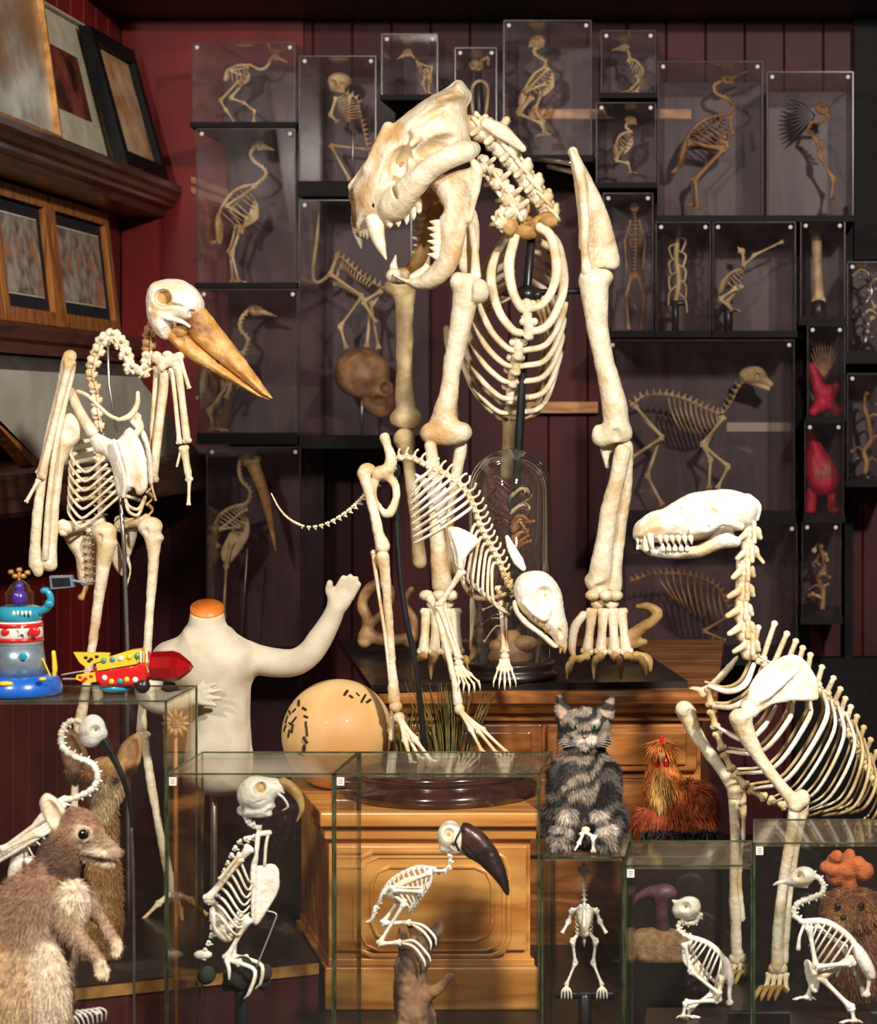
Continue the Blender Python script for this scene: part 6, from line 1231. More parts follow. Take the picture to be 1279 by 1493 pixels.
# ---- parrot ----
def parrot():
    f = Fig('parrot_skeleton', 'parrot skeleton with a round skull and hooked bill gripping a mossy perch', 'skeleton', IY, (352,1573)); R = f.root; B = 'bone_white'
    s = f.sdf(1.2); s.ell((374,1158,0),(28,27,24),k=6).ell((396,1148,0),(20,14,15),k=6).chain([(352,1182,0,7),(374,1186,-8,6),(392,1186,-8,5)],k=5).poly([(352,1164),(372,1172),(398,1168),(402,1176),(390,1190),(356,1190)],0,17,10)
    s.ell((378,1150,-24),(9,10,20),rot=20,k=2,op=-1).ell((378,1150,24),(9,10,20),k=3,op=-1).ell((400,1144,-14),(4,3,6),k=2,op=-1); s.cap((366,1174,-24),(400,1162,-18),1.6,k=2,op=-1); s.build('skull', M[B], R)
    b = f.mb(); b.ell((379,1151,-8),(8,9,5),n=10); b.build('eye_septum', M['bone_ochre'], R)
    b = f.mb(); b.tube([(410,1140,0),(424,1148,0),(436,1162,0),(440,1180,0),(433,1198,0)], [8,8,6.5,4,1], n=10); b.build('upper_bill', M['bone_ochre'], R)
    for w in (-8,8): b = f.mb(); b.tube([(404,1156,w),(414,1164,w),(420,1176,w*.6),(412,1182,0)], [2,1.8,1.8,1], n=7); b.tube([(404,1148,w),(414,1156,w)],1.4,n=6); b.build('lower_bill', M[B], R)
    np_ = spline([(358,1192,0),(364,1202,0),(376,1208,0),(374,1218,0),(360,1222,0)], 7)
    for i in range(7): t = np_[min(i+1,6)]-np_[max(i-1,0)]; b = f.mb(); b.vert(np_[i], t, (t[1],-t[0],0), 6, sp=.5, tr=.7); b.build('neck_vertebra', M[B], R)
    sp = spline([(360,1222,4),(346,1230,8),(330,1262,10),(316,1296,10),(308,1330,8),(308,1362,4),(298,1386,0)], 16)
    for i in range(16): t = sp[min(i+1,15)]-sp[max(i-1,0)]; b = f.mb(); b.vert(sp[i], t, (t[1],-t[0],0), 5, sp=.8, tr=.7); b.build('back_vertebra', M[B], R)
    s = f.sdf(1.2); s.poly(smoothpoly([(368,1268),(384,1261),(398,1259),(406,1268),(408,1288),(402,1308),(390,1328),(376,1348),(369,1344),(370,1312)],3), 0, 3.4, 4).chain([(376,1218,-10,4),(374,1244,-12,3.5),(370,1268,-6,5),(369,1310,-8,3.5),(370,1344,-4,3)],k=4); s.build('keel_bone', M[B], R)
    for i in range(8):
        a = sp[3+i]; e = (371-i*1.5, 1276+i*11)
        for sd in (-1,1): b = f.mb(); b.tube([a,(a[0]+14,a[1]+10,sd*22),((a[0]+e[0])/2+10,e[1]+10,sd*22),(e[0],e[1],sd*4)], [2.2,2.2,1.8,1.4], n=6, sub=4); b.build('rib', M[B], R)
    for w in (-24,24):
        b = f.mb(); b.bone((364,1236,w*.8),(302,1312,w),4.5,7,7); b.build('humerus', M[B], R)
        b = f.mb(); b.bone((302,1316,w),(352,1252,w*1.25),3.2,5,4.6).bone((306,1306,w),(350,1244,w*1.3),2,3.4,3); b.build('forearm', M[B], R)
        b = f.mb(); b.bone((350,1246,w*1.3),(320,1282,w*1.45),2.6,4,3); b.build('hand_bone', M[B], R)
    b = f.mb(); b.tube([(392,1214,-6),(388,1232,-8),(386,1262,-4)], 2.4, n=7).tube([(376,1216,-6),(394,1214,-6)],4,n=8); b.build('wishbone', M[B], R)
    s = f.sdf(1.4); s.poly(smoothpoly([(306,1326),(316,1322),(330,1340),(340,1366),(332,1374),(318,1366),(308,1348)],3), 0, 14, 10).ell((322,1350,-12),(7,6,8),k=3,op=-1).ell((334,1362,-12),(4,5,8),k=2,op=-1); s.build('pelvis', M[B], R)
    b = f.mb()
    for i in range(4): b.tube([(300-i*3,1390,0),(290+i*3,1396+i,0)],[4,3],n=6)
    b.ell((296,1392,0),(14,7,5)); b.build('tail_bone', M[B], R)
    for w, kn, an, tt in ((-14,(362,1340),(330,1398),((350,1404),(372,1416),(364,1446))), (12,(352,1334),(338,1394),((360,1398),(382,1408),(380,1432)))):
        b = f.mb(); b.bone((332,1352,w*.6),(*kn,w),4,6,6.5); b.build('thigh_bone', M[B], R)
        b = f.mb(); b.bone((*kn,w),(*an,w),3.4,6.5,6); b.build('shin_bone', M[B], R)
        b = f.mb(); b.bone((*an,w),(*tt[0],w-6),4,6,5.5); b.build('foot_bone', M[B], R)
        for dw in (-8,4):
            b = f.mb(); b.tube([(*tt[0],w-6),(*tt[1],w-8+dw),(*tt[2],w-12+dw),(tt[2][0]-8,tt[2][1]+10,w-10+dw)], [3.4,3,2.8,1], n=8); b.build('toe', M[B], R)
        b = f.mb(); b.tube([(*an,w-4),(an[0]+4,an[1]+16,w-12),(an[0]+4,an[1]+30,w-14)], [3.4,3,1.5], n=8); b.build('toe', M[B], R)
    tube_part(f, 'wire_brace', [(390,1328,-4),(403,1333,-6),(398,1350,-6),(374,1410,-6)], 1.2, 'wire')
    s = f.sdf(2); rg = random.Random(2)
    for i in range(16): s.ell((352+rg.gauss(0,14),1424+rg.gauss(0,9),rg.gauss(4,8)),6+rg.random()*8,k=4)
    s.ell((352,1424,4),(26,22,20),k=4); s.build('mossy_perch', mat('moss', (58,58,46),(30,30,26), rough=.95, bump=1), R)
    b = f.mb(); b.tube([(353,1436,4),(353,1573,4)], 11, n=14, sub=1); b.build('perch_post', M['black'], R)
parrot()
# ---- toucan ----
def toucan():
    f = Fig('toucan_skeleton', 'toucan skeleton with a massive dark bill crouching on a brown branch stump', 'skeleton', IY, (605,1573)); R = f.root; B = 'bone_white'
    s = f.sdf(1.1); s.ell((656,1218,0),(18,21,17),k=4).ell((668,1226,0),(12,20,14),k=5).ell((650,1236,0),(10,8,9),k=4).ell((654,1216,-16),(8,9,9),k=3,op=-1).ell((654,1216,16),(8,9,9),k=3,op=-1).ell((662,1234,-14),(5,5,6),k=2,op=-1); s.build('skull', M[B], R)
    s = f.sdf(1.3); s.poly(smoothpoly([(676,1200),(690,1204),(706,1215),(722,1234),(734,1258),(742,1284),(743,1304),(737,1304),(728,1290),(712,1272),(696,1258),(682,1250),(671,1240),(668,1222)],3), 0, 15, 15); s.cap((676,1232,-15),(734,1290,-5),1.3,.6,k=1,op=-1); s.build('bill', mat('dark_bill', (54,36,34),(28,20,22), rough=.35, c=(96,50,40), coat=.4), R)
    b = f.mb(); b.ell((655,1217,-4),(7,8,5),n=10); b.build('eye_septum', M['bone_ochre'], R)
    b = f.mb(); b.tube([(677,1200,0),(670,1214,-12),(664,1228,-14),(670,1240,-10)], 1.8, n=7); b.build('bill_rim', M['black'], R)
    np_ = spline([(652,1242,0),(656,1252,0),(654,1264,0),(644,1270,0),(632,1268,0)], 7)
    for i in range(7): t = np_[min(i+1,6)]-np_[max(i-1,0)]; b = f.mb(); b.vert(np_[i], t, (t[1],-t[0],0), 5, sp=.5, tr=.6); b.build('neck_vertebra', M[B], R)
    sp = spline([(632,1266,2),(610,1264,4),(588,1272,4),(570,1284,4),(560,1298,2),(552,1316,0),(545,1330,0)], 16)
    for i in range(16): t = sp[min(i+1,15)]-sp[max(i-1,0)]; b = f.mb(); b.vert(sp[i], t, (t[1],-t[0],0), 5.2 if i < 13 else 4, sp=.7, tr=.7); b.build('back_vertebra', M[B], R)
    s = f.sdf(1.1); s.poly(smoothpoly([(632,1280),(624,1296),(614,1314),(600,1330),(592,1334),(598,1318),(606,1302),(616,1286)],3), 0, 5, 5).poly(smoothpoly([(596,1278),(626,1274),(618,1282),(580,1292),(568,1300),(576,1288)],3), -10, 4, 4); s.build('breastbone', M[B], R)
    for i in range(7):
        a = sp[2+i]; e = (624-i*4, 1298+i*5)
        for sd in (-1,1): b = f.mb(); b.tube([a,(a[0]+6,a[1]+12,sd*13),(e[0]-4,e[1]-6,sd*12),(e[0],e[1],sd*3)],[1.8,1.7,1.4,1.2],n=6,sub=3); b.build('rib', M[B], R)
    for w in (-14,14):
        b = f.mb(); b.bone((628,1272,w),(570,1296,w*1.2),2.8,4.6,4.4); b.build('humerus', M[B], R)
        b = f.mb(); b.bone((572,1298,w*1.2),(616,1300,w*1.3),2.4,4,3.6).bone((574,1294,w*1.2),(616,1294,w*1.3),1.6,2.6,2.4); b.build('forearm', M[B], R)
    b = f.mb(); b.tube([(630,1270,0),(626,1290,-4),(612,1312,-4)],[3,2.4,2]).tube([(634,1270,-6),(648,1270,-8)],[2,1.6]); b.build('wishbone', M[B], R)
    s = f.sdf(1.1); s.poly(smoothpoly([(560,1292),(574,1290),(584,1304),(576,1312),(562,1306),(554,1318),(552,1308)],3), 0, 10, 6).ell((570,1302,-10),(4,4,5),k=2,op=-1); s.build('pelvis', M[B], R)
    b = f.mb(); b.tube([(548,1322,0),(542,1340,0),(534,1345,0)],[3.6,3,2]); b.build('tail_bone', M[B], R)
    for w, kn, an, ft, toes in ((-12,(590,1316),(553,1376),(584,1374),((604,1372),(624,1392),(628,1402))), (12,(584,1310),(558,1346),(598,1345),((618,1350),(634,1366),(636,1378)))):
        b = f.mb(); b.bone((570,1302,w*.6),(*kn,w),2.8,4.4,4.8); b.build('thigh_bone', M[B], R)
        b = f.mb(); b.bone((*kn,w),(*an,w),2.6,4.8,4.6); b.build('shin_bone', M[B], R)
        b = f.mb(); b.bone((*an,w),(*ft,w-6),2.8,4.6,4.2); b.build('foot_bone', M[B], R)
        for k in range(2): b = f.mb(); b.tube([(*ft,w-6),(toes[0][0],toes[0][1]+k*9,w-14),(toes[1][0]-k*6,toes[1][1]+k*8,w-20),(toes[2][0]-k*8,toes[2][1]+k*7,w-20)],[2.4,2.2,2,.8],n=7); b.build('toe', M[B], R)
    s = f.sdf(1.6); s.chain([(602,1392,8,20),(598,1430,8,25),(604,1480,8,29),(606,1530,8,36),(606,1573,8,42)],k=8)
    s.chain([(606,1400,4,20),(618,1376,6,15),(634,1362,8,11),(640,1350,10,7)],k=6).chain([(596,1400,6,14),(588,1372,8,9),(584,1356,8,5)],k=5).chain([(610,1390,14,14),(606,1362,18,8),(600,1350,18,4)],k=5).chain([(620,1450,0,12),(642,1440,-6,8),(656,1424,-6,5)],k=6)
    rg = random.Random(4)
    for i in range(15):
        u = 574+i*5+rg.random()*3; v0 = 1372+rg.random()*60; s.chain([(u,v0,-26,1.2),(u+rg.gauss(0,4),v0+50,-28,2.8),(u+rg.gauss(0,6),v0+110,-32,2.6),(u+rg.gauss(0,7),1575,-38,2.4)], k=2.5, op=-1)
    s.build('branch_stump', mat('stump_wood', (150,112,78),(70,48,36), rough=.8, scale=46, bump=1.0, stretch=(1,1,.3), lo=.4, hi=.6), R, disp=3)
    b = f.mb(); b.ell((570,1560,-10),(26,14,20)).ell((640,1564,-6),(28,10,20)); b.build('root_lump', M['bone_brown'], R)
toucan()
# ---- tiny bird on T perch ----
def tiny():
    f = Fig('small_bird_skeleton', 'tiny bird skeleton facing out on a black T-shaped perch, under the kitten', 'skeleton', IY, (853,1573)); R = f.root; B = 'bone_white'
    s = f.sdf(.9); s.ell((852,1268,0),(9.5,10,10),k=2).chain([(852,1274,-8,4),(852,1288,-12,1.5)],k=3); 
    for q in (-1,1): s.ell((852+q*6,1268,-6),(3.4,4,4),k=1.5,op=-1)
    s.build('skull', M['bone'], R)
    p = spline([(852,1278,4),(852,1296,6),(852,1312,2),(852,1326,4)], 8); b = f.mb()
    for i in range(8): b.vert(p[i], (0,1,0), (0,0,1), 4, sp=.4, tr=.6)
    b.build('neck', M[B], R)
    s = f.sdf(.9); s.poly(smoothpoly([(840,1326),(852,1322),(866,1326),(862,1346),(852,1362),(844,1348)],3),-4,5,6).chain([(852,1324,-10,2),(852,1350,-14,2.4),(852,1362,-8,1.6)],k=3); s.build('breastbone', M[B], R)
    for sd in (-1,1):
        b = f.mb(); b.bone((852+sd*4,1322,0),(852+sd*18,1328,2),2.2,3.6,4); b.build('collar_bone', M[B], R)
        b = f.mb(); b.bone((852+sd*18,1328,2),(852+sd*23,1344,6),2.2,3.8,3.6).bone((852+sd*23,1344,6),(852+sd*32,1360,-2),2,3.4,2.6); b.build('wing', M[B], R)
        b = f.mb(); b.bone((852+sd*6,1358,2),(852+sd*17,1372,-6),2.4,3.6,4).bone((852+sd*17,1372,-6),(852+sd*13,1404,2),2,3.8,3.4).bone((852+sd*13,1404,2),(852+sd*26,1436,-2),1.8,3.4,3); b.build('leg', M[B], R)
        for k in range(4): b = f.mb(); b.tube([(852+sd*26,1438,-4),(852+sd*26+(k-1.5)*4,1445,-9),(852+sd*26+(k-1.5)*5,1456,-7)],[1.8,1.6,1],n=6); b.build('toe', M[B], R)
        for k in range(4): b = f.mb(); b.tube([(852,1330+k*7,5),(852+sd*12,1336+k*7,2),(852+sd*9,1344+k*6,-4)],1.1,n=5); b.build('rib', M[B], R)
    b = f.mb(); b.ell((852,1360,2),(9,7,7)).tube([(852,1364,4),(852,1380,8)],[3,1]); b.build('pelvis', M[B], R)
    b = f.mb(); b.tube([(813,1450,0),(893,1450,0)],6.5,n=14,sub=1); b.build('perch_bar', M['black'], R); b = f.mb(); b.tube([(853,1452,0),(853,1573,0)],10,n=14,sub=1); b.build('perch_post', M['black'], R)
tiny()
f = bird('crouching bird skeleton with a round skull in the second case from the right', IY, (1004,1324), 19, [(990,1318,5),(980,1312,1.5)], [(1020,1336),(1010,1346),(994,1344),(990,1356),(1004,1366)], [(1004,1366),(1030,1374),(1050,1390),(1060,1412),(1064,1430)], [(1000,1384),(1012,1406),(1030,1424),(1044,1438)],
  [[(1054,1424),(1046,1458),(1000,1462),(996,1483)], [(1056,1426),(1040,1448),(1006,1470),(1004,1483)]], m='bone_white', hell=(19,17,16), nr=4.6, lr=3, nrib=8, rr=1.8, bw=15, wings=[[(998,1376),(1008,1416),(1050,1450)], [(1004,1374),(1020,1410),(1052,1440)]], keel=[(998,1380),(994,1400),(1014,1420),(1034,1432),(1020,1410)], tail=(1064,1462))
f = bird('curved-neck seabird skeleton with a short bill in the right edge case', IY, (1170,1278), 20, [(1156,1284,6),(1140,1286,4),(1127,1290,1.5)], [(1186,1276),(1199,1286),(1198,1302),(1180,1310),(1162,1318),(1158,1334),(1174,1346)], [(1174,1344),(1204,1344),(1236,1364),(1258,1396),(1270,1420)], [(1180,1360),(1182,1386),(1194,1410),(1220,1424)],
  [[(1244,1400),(1196,1424),(1242,1470),(1246,1490)], [(1240,1400),(1186,1424),(1178,1456)]], m='bone_white', hell=(20,14,14), nr=5.4, lr=3.6, nrib=9, rr=2.0, bw=20, wings=[[(1180,1352),(1190,1410),(1240,1404)], [(1190,1350),(1230,1380),(1262,1450)]], keel=[(1172,1404),(1182,1400),(1196,1424),(1192,1448),(1180,1440)], tail=(1264,1450))
b = f.mb(); b.tube([(1172,1350,-14),(1166,1366,-20),(1164,1384,-18)],[2.4,2.2,3.6],n=7); b.build('wishbone', M['bone_white'], f.root)
for v0, v1, u, lb in ((1484,1573,1000,'crouching bird skeleton'), (1490,1573,1212,'curved-neck seabird skeleton')):
    a = P3(u-60, v0, 2.53); b_ = P3(u+62, v1, 2.53); tagit(box('plinth', a.x, b_.x, 2.47, 2.575, ZT+.0125, a.z, M['black_wood'], bevel=.002), 'low black plinth under the '+lb, 'plinth')
# little frog-like skeleton at the kitten's feet
f = Fig('tiny_frog_skeleton', 'tiny white crouching frog skeleton on the case at the feet of the kitten', 'skeleton', 2.475, (862,1244)); 
b = f.mb(); b.bone((852,1212,0),(868,1222,-3),2.4,4,4).bone((868,1222,-3),(886,1238,0),2,3.4,3); b.build('leg', M['bone_white'], f.root)
b = f.mb(); b.bone((852,1212,0),(844,1230,-3),2.2,3.4,3).tube([(844,1230,-3),(838,1240,-6)],[2,1.2]); b.build('leg', M['bone_white'], f.root)
b = f.mb(); b.bone((866,1222,-6),(866,1242,-8),3,4,4); b.build('forelimb', M['bone_white'], f.root); b = f.mb(); b.ell((854,1210,2),(7,5,6)).ell((848,1216,0),(4,3,3)); b.build('pelvis', M['bone'], f.root)

# flower ornament on a thin post behind the left case, loose ribs low at left
f = Fig('sunburst_flower', 'dried golden sunburst flower on a brown post between the left cases', 'flower', 2.655, (256,1526)); b = f.mb()
for i in range(12): a = i*math.pi/6; b.tube([(256+math.cos(a)*6,1055+math.sin(a)*6,-6),(256+math.cos(a)*14,1055+math.sin(a)*14,-8),(256+math.cos(a)*21,1055+math.sin(a)*21,-4)], [3,3.4,1], n=6)
b.build('petals', M['bone_ochre'], f.root); b = f.mb(); b.ell((256,1055,-6),(9,9,6),n=14); b.build('flower_centre', M['bone_brown'], f.root)
b = f.mb(); b.tube([(256,1060,0),(258,1526,0)], 3.5, n=8, sub=1); b.build('post', M['oak'], f.root)
f = Fig('small_rib_skeleton', 'white fine ribbed skeleton low beside the wallaby', 'skeleton', 2.36, (118,1600))
b = f.mb(); b.tube([(88,1470,0),(116,1480,0),(146,1476,0)],3,n=8); b.tube([(112,1482,0),(112,1636,0)],3,n=8,sub=1); b.build('backbone', M['bone_white'], f.root)
for i in range(7): b = f.mb(); b.tube([(92+i*7,1472+min(i,4)*1.6,0),(100+i*7,1476-i,-12),(112+i*7,1486-i*2,-14),(118+i*6,1500-i*2,-8)],[2,1.8,1.5,.8],n=6); b.build('rib', M['bone_white'], f.root)
# ================= stuffed animals =================
def fur(sd, Wv, Q, cols, m, parent, n, L, flow, seed=1, name='fur', thick=.0007, droop=.35, skip=None, kind='stuff', jit=.25):
    """short tapering hairs over a body surface; flow(p)->direction in (u,v,w)"""
    rg = np.random.default_rng(seed); V = Wv; tri = np.vstack([Q[:, [0,1,2]], Q[:, [0,2,3]]]); a, b, c = V[tri[:,0]], V[tri[:,1]], V[tri[:,2]]
    N = np.cross(b-a, c-a); A = np.linalg.norm(N, axis=1); N /= A[:, None]+1e-15
    front = np.where(N[:, 1] < .35, 1., .12); pr = A*front; i = rg.choice(len(tri), n, p=pr/pr.sum()); r = rg.random((n, 2)); k = r.sum(1) > 1; r[k] = 1-r[k]
    P = a[i]+(b[i]-a[i])*r[:, :1]+(c[i]-a[i])*r[:, 1:]; nn = N[i]; C = cols[tri[i, 0]]
    fl = flow(P) if callable(flow) else np.tile(np.array(flow, float), (n, 1)); fl = fl-nn*(fl*nn).sum(1)[:, None]; fl /= np.linalg.norm(fl, axis=1)[:, None]+1e-9
    if skip is not None: ok = ~skip(P); P, nn, C, fl = P[ok], nn[ok], C[ok], fl[ok]; n = len(P)
    d = nn*droop+fl*1.0+rg.normal(0, jit, (n, 3)); d /= np.linalg.norm(d, axis=1)[:, None]; l = ((L(P) if callable(L) else L)*(.6+.7*rg.random(n)))[:, None]
    s_ = np.cross(d, nn); s_ /= np.linalg.norm(s_, axis=1)[:, None]+1e-9; t = thick; up = nn*t
    p0 = P-s_*t-nn*.0004; p1 = P+s_*t-nn*.0004; p2 = P+up*1.4; m1 = P+d*l*.55+nn*l*.05; q0 = m1-s_*t*.7; q1 = m1+s_*t*.7; tip = P+d*l
    VV = np.stack([p0, p1, p2, q0, q1, tip], 1).reshape(-1, 3); base = np.arange(n)[:, None]*6
    F_ = np.concatenate([base+np.array(f_) for f_ in ([0,1,4],[0,4,3],[1,2,4],[2,0,3],[2,3,4],[3,4,5])]).tolist()
    cc = np.repeat(C*(1+rg.normal(0, .22, (n, 1))), 6, axis=0).clip(0, 1)
    o = mesh_obj(name, VV, F_, m, parent, cols=cc, smooth=False)
    if kind: o['kind'] = kind
    return o
M['fur'] = attr_mat('animal_fur', rough=.75, bump=.3, mottle=.3, mscale=120)
def tabby(cols, W, bands, org, s, dark=(28,24,22), seed=0, amt=1.0):
    """tabby striping as pigment: bands along distorted curves"""
    p = (W-np.array(org))/s; u, v, w = p[:, 0], -p[:, 2], p[:, 1]
    st = np.sin((v*.20+4.0*np.sin(u*.045+seed)+1.6*np.sin(w*.09+u*.11)+1.3*np.sin(v*.09+u*.06)))
    m_ = np.clip(st*2.6+.6, 0, 1)[:, None]*amt; return cols*(1-m_)+np.array(lin(dark))*m_
def kitten():
    Y = 2.515; f = Fig('stuffed_kitten', 'sitting grey tabby kitten with pricked ears on the narrow glass case', 'cat', Y, (853,1245)); R = f.root; s = f.sdf(1.5)
    g = (146,130,114); lt = (220,204,188); dk = (96,84,76); pk = (214,170,140)
    s.ell((852,1200,6),(52,36,44),k=10,col=dk).ell((852,1150,4),(48,52,38),k=12,col=g).ell((850,1120,0),(42,30,32),k=12,col=g)
    s.ell((842,1140,-26),(18,34,14),k=8,col=(176,156,136)).ell((852,1092,-2),(30,20,28),k=8,col=g)
    s.ell((852,1062,-10),(37,30,32),k=6,col=g).ell((828,1078,-22),(14,11,12),k=6,col=g).ell((877,1078,-22),(14,11,12),k=6,col=g)
    s.ell((845,1080,-40),(9,7,8),k=4,col=lt).ell((861,1080,-40),(9,7,8),k=4,col=lt).ell((852,1088,-36),(10,6,8),k=4,col=(200,180,164)).ell((853,1070,-40),(5,9,6),k=4,col=(170,140,116))
    s.ell((838,1056,-36),(7,5,5),k=4,col=lt).ell((868,1056,-36),(7,5,5),k=4,col=lt)
    for sd in (-1,1):   # paws and legs
        s.chain([(852+sd*34,1128,-12,17),(852+sd*38,1158,-26,14),(852+sd*30,1186,-40,12)],k=7,col=dk).ell((852+sd*24,1190,-46),(12,10,11),k=5,col=lt)
        s.ell((852+sd*38,1196,-16),(23,30,28),k=8,col=dk)
        s.ell((852+sd*33,1226,-50),(16,12,14),k=5,col=g).ell((852+sd*33,1212,-46),(13,10,8),k=5,col=lt)
        for k in (-1,0,1): s.ell((852+sd*33+k*8,1232,-58),(5,5,6),k=2,col=lt)
    for sd, tip in ((-1,(814,1014)),(1,(894,1019))):
        b_ = 852+sd*30; s.poly(smoothpoly([(tip[0],tip[1]),(b_+sd*10,1054),(b_-sd*12,1036),(b_-sd*8,1030)],4), 2, 6, 7, k=3, col=g)
        s.poly(smoothpoly([(tip[0]-sd*1,tip[1]+7),(b_+sd*4,1048),(b_-sd*7,1034)],4), -7, 5, 6, k=2, op=-1, col=pk)
    W, Q, c = s.mesh(1); P0 = P3(852,1130,Y); lum = c.mean(1, keepdims=True); c = tabby(c, W, 0, P0, Y/F, amt=np.clip(1.35-lum*1.5, .3, .98))
    mesh_obj('body', W, Q, M['fur'], R, cols=c)
    def flow(P): return np.stack([.35*(P[:,0]-P0.x)/.03, np.zeros(len(P)), np.where(P[:,2] > P0.z+.045, .3, -1.)], 1)
    ec = [np.array(P3(839,1060,Y)), np.array(P3(867,1060,Y))]
    def skip(P): 
        r = np.zeros(len(P), bool)
        for e in ec: r |= (np.hypot(P[:,0]-e[0], P[:,2]-e[2]) < .0055) & (P[:,1] < Y)
        for eu, sd in ((816,-1),(890,1)): e = P3(eu,1036,Y); r |= (np.abs(P[:,0]-e.x) < .012) & (P[:,2] > P3(0,1050,Y).z) & (P[:,1] < Y-.001)
        e = P3(853,1075,Y); r |= (np.hypot(P[:,0]-e.x, P[:,2]-e.z) < .004) & (P[:,1] < Y); return r
    fur(s, W, Q, c, M['fur'], R, 34000, lambda P: np.where(P[:,2] > P3(0,1094,Y).z, .0036, .0085), flow, 2, skip=skip, thick=.00042)
    for u in (839,867):
        b = f.mb(); b.ell((u,1060,-40),(6,4.4,4),n=14); ey = b.build('eye', plastic('kitten_eye',(120,132,110),.1), R); b = f.mb(); b.ell((u,1060,-43.6),(2,3.6,1.2),n=10); b.build('pupil', M['black'], ey)
    b = f.mb(); b.ell((853,1074,-47),(3.6,2.6,2.4),n=10); b.build('nose', plastic('pink_nose',(176,110,98),.5), R)
    b = f.mb()
    for sd in (-1,1):
        for k in range(4): b.tube([(853+sd*12,1080+k*2,-44),(853+sd*32,1078+k*4,-52),(853+sd*46,1082+k*6,-48)], [.5,.4,.15], n=4)
    b.build('whiskers', M['wire'], R)
kitten()
def wallaby():
    Y = 2.24; f = Fig('stuffed_wallaby', 'young taxidermy wallaby with a dark eye and large ear at lower left', 'wallaby', Y, (40,1700)); R = f.root; s = f.sdf(2.4)
    br = (150,114,86); gy = (168,138,110); cr = (226,202,170); db = (104,76,58); wh = (226,204,176)
    s.poly(smoothpoly([(76,1232),(96,1262),(124,1290),(128,1320),(116,1356),(104,1390),(96,1420),(92,1480),(92,1560),(70,1640),(-40,1640),(-90,1560),(-80,1420),(-40,1340),(6,1290),(40,1262)]), 10, 74, 90, k=10, col=br)
    s.ell((20,1470,-30),(84,110,60),k=30,col=(196,164,124)).ell((60,1360,-10),(52,56,50),k=24,col=gy).ell((108,1320,-26),(22,34,26),k=16,col=wh).ell((70,1450,-60),(28,70,20),k=18,col=wh)
    s.ell((92,1248,0),(34,38,32),k=16,col=db)
    s.ell((112,1214,-4),(36,34,30),k=10,col=br).chain([(128,1226,-6,24),(150,1238,-6,17),(168,1244,-6,11),(174,1245,-6,8)],k=8,col=gy).chain([(132,1248,-6,12),(152,1258,-6,8),(163,1260,-6,5)],k=5,col=wh)
    s.ell((138,1242,-20),(20,6,8),rot=12,k=5,col=wh).ell((104,1196,-8),(24,14,20),k=8,col=db)
    s.cap((142,1252,-20),(172,1255,-14),1.6,k=2,op=-1,col=db).ell((178,1240,-14),(3,3,5),k=2,op=-1)
    s.ell((122,1216,-32),(14,12,8),k=5,col=(216,190,160)).ell((122,1216,-38),(9,8,8),k=3,op=-1,col=(40,28,22))
    # ear
    s.poly(smoothpoly([(58,1166),(66,1156),(78,1160),(92,1176),(98,1196),(92,1212),(80,1214),(68,1200),(60,1184)],4), -14, 8, 9, k=4, col=cr)
    s.poly(smoothpoly([(64,1170),(72,1166),(84,1178),(91,1196),(87,1207),(78,1206),(69,1190)],4), -24, 8, 9, k=3, op=-1, col=(226,176,130))
    s.ell((40,1676,-40),(60,24,70),k=14,col=br).ell((-40,1676,0),(60,24,60),k=14,col=br)
    # forelimbs
    s.chain([(88,1318,-34,19),(102,1352,-52,13),(124,1378,-64,10),(142,1398,-68,8)],k=8,col=gy).ell((147,1410,-70),(9,12,8),rot=-15,k=5,col=cr)
    for k in range(4): s.chain([(144+k*4,1414,-74,3.4),(142+k*5,1426-abs(k-2),-78,2.6)],k=2,col=cr)
    s.chain([(126,1312,16,14),(144,1338,6,9),(158,1358,0,7.5),(167,1370,-4,7)],k=6,col=gy).ell((171,1378,-6),(8,10,7),k=4,col=cr)
    for k in range(3): s.chain([(167+k*4,1384,-10,3),(166+k*4,1394,-12,2.2)],k=2,col=cr)
    W, Q, c = s.mesh(1); mesh_obj('body', W, Q, M['fur'], R, cols=c)
    e = P3(122,1216,Y)
    def flow(P):
        hd = P[:,2] > P3(0,1270,Y).z; return np.where(hd[:,None], np.array([-1.,0,-.15]), np.array([-.15,0,-1.]))
    def skip(P):
        ear = P3(78,1186,Y); r = (np.hypot(P[:,0]-e.x,P[:,2]-e.z) < .0085) & (P[:,1] < Y); r |= (np.hypot((P[:,0]-ear.x)*1.0,(P[:,2]-ear.z)*.62) < .0165)
        n = P3(176,1242,Y); r |= np.hypot(P[:,0]-n.x,P[:,2]-n.z) < .006; return r
    fur(s, W, Q, c, M['fur'], R, 52000, lambda P: np.where((P[:,2] > P3(0,1270,Y).z) | (P[:,0] > P3(112,0,Y-.04).x), .0042, .0095), flow, 3, skip=skip, thick=.0004, droop=.2)
    b = f.mb(); b.ell((122,1217,-31),(9.5,9,8),n=18); b.build('eye', plastic('dark_eye',(18,12,10),.05), R)
    b = f.mb(); b.ell((177,1243,-6),(5,5,7),n=10); b.build('nose', plastic('brown_nose',(120,84,70),.45), R)
wallaby()
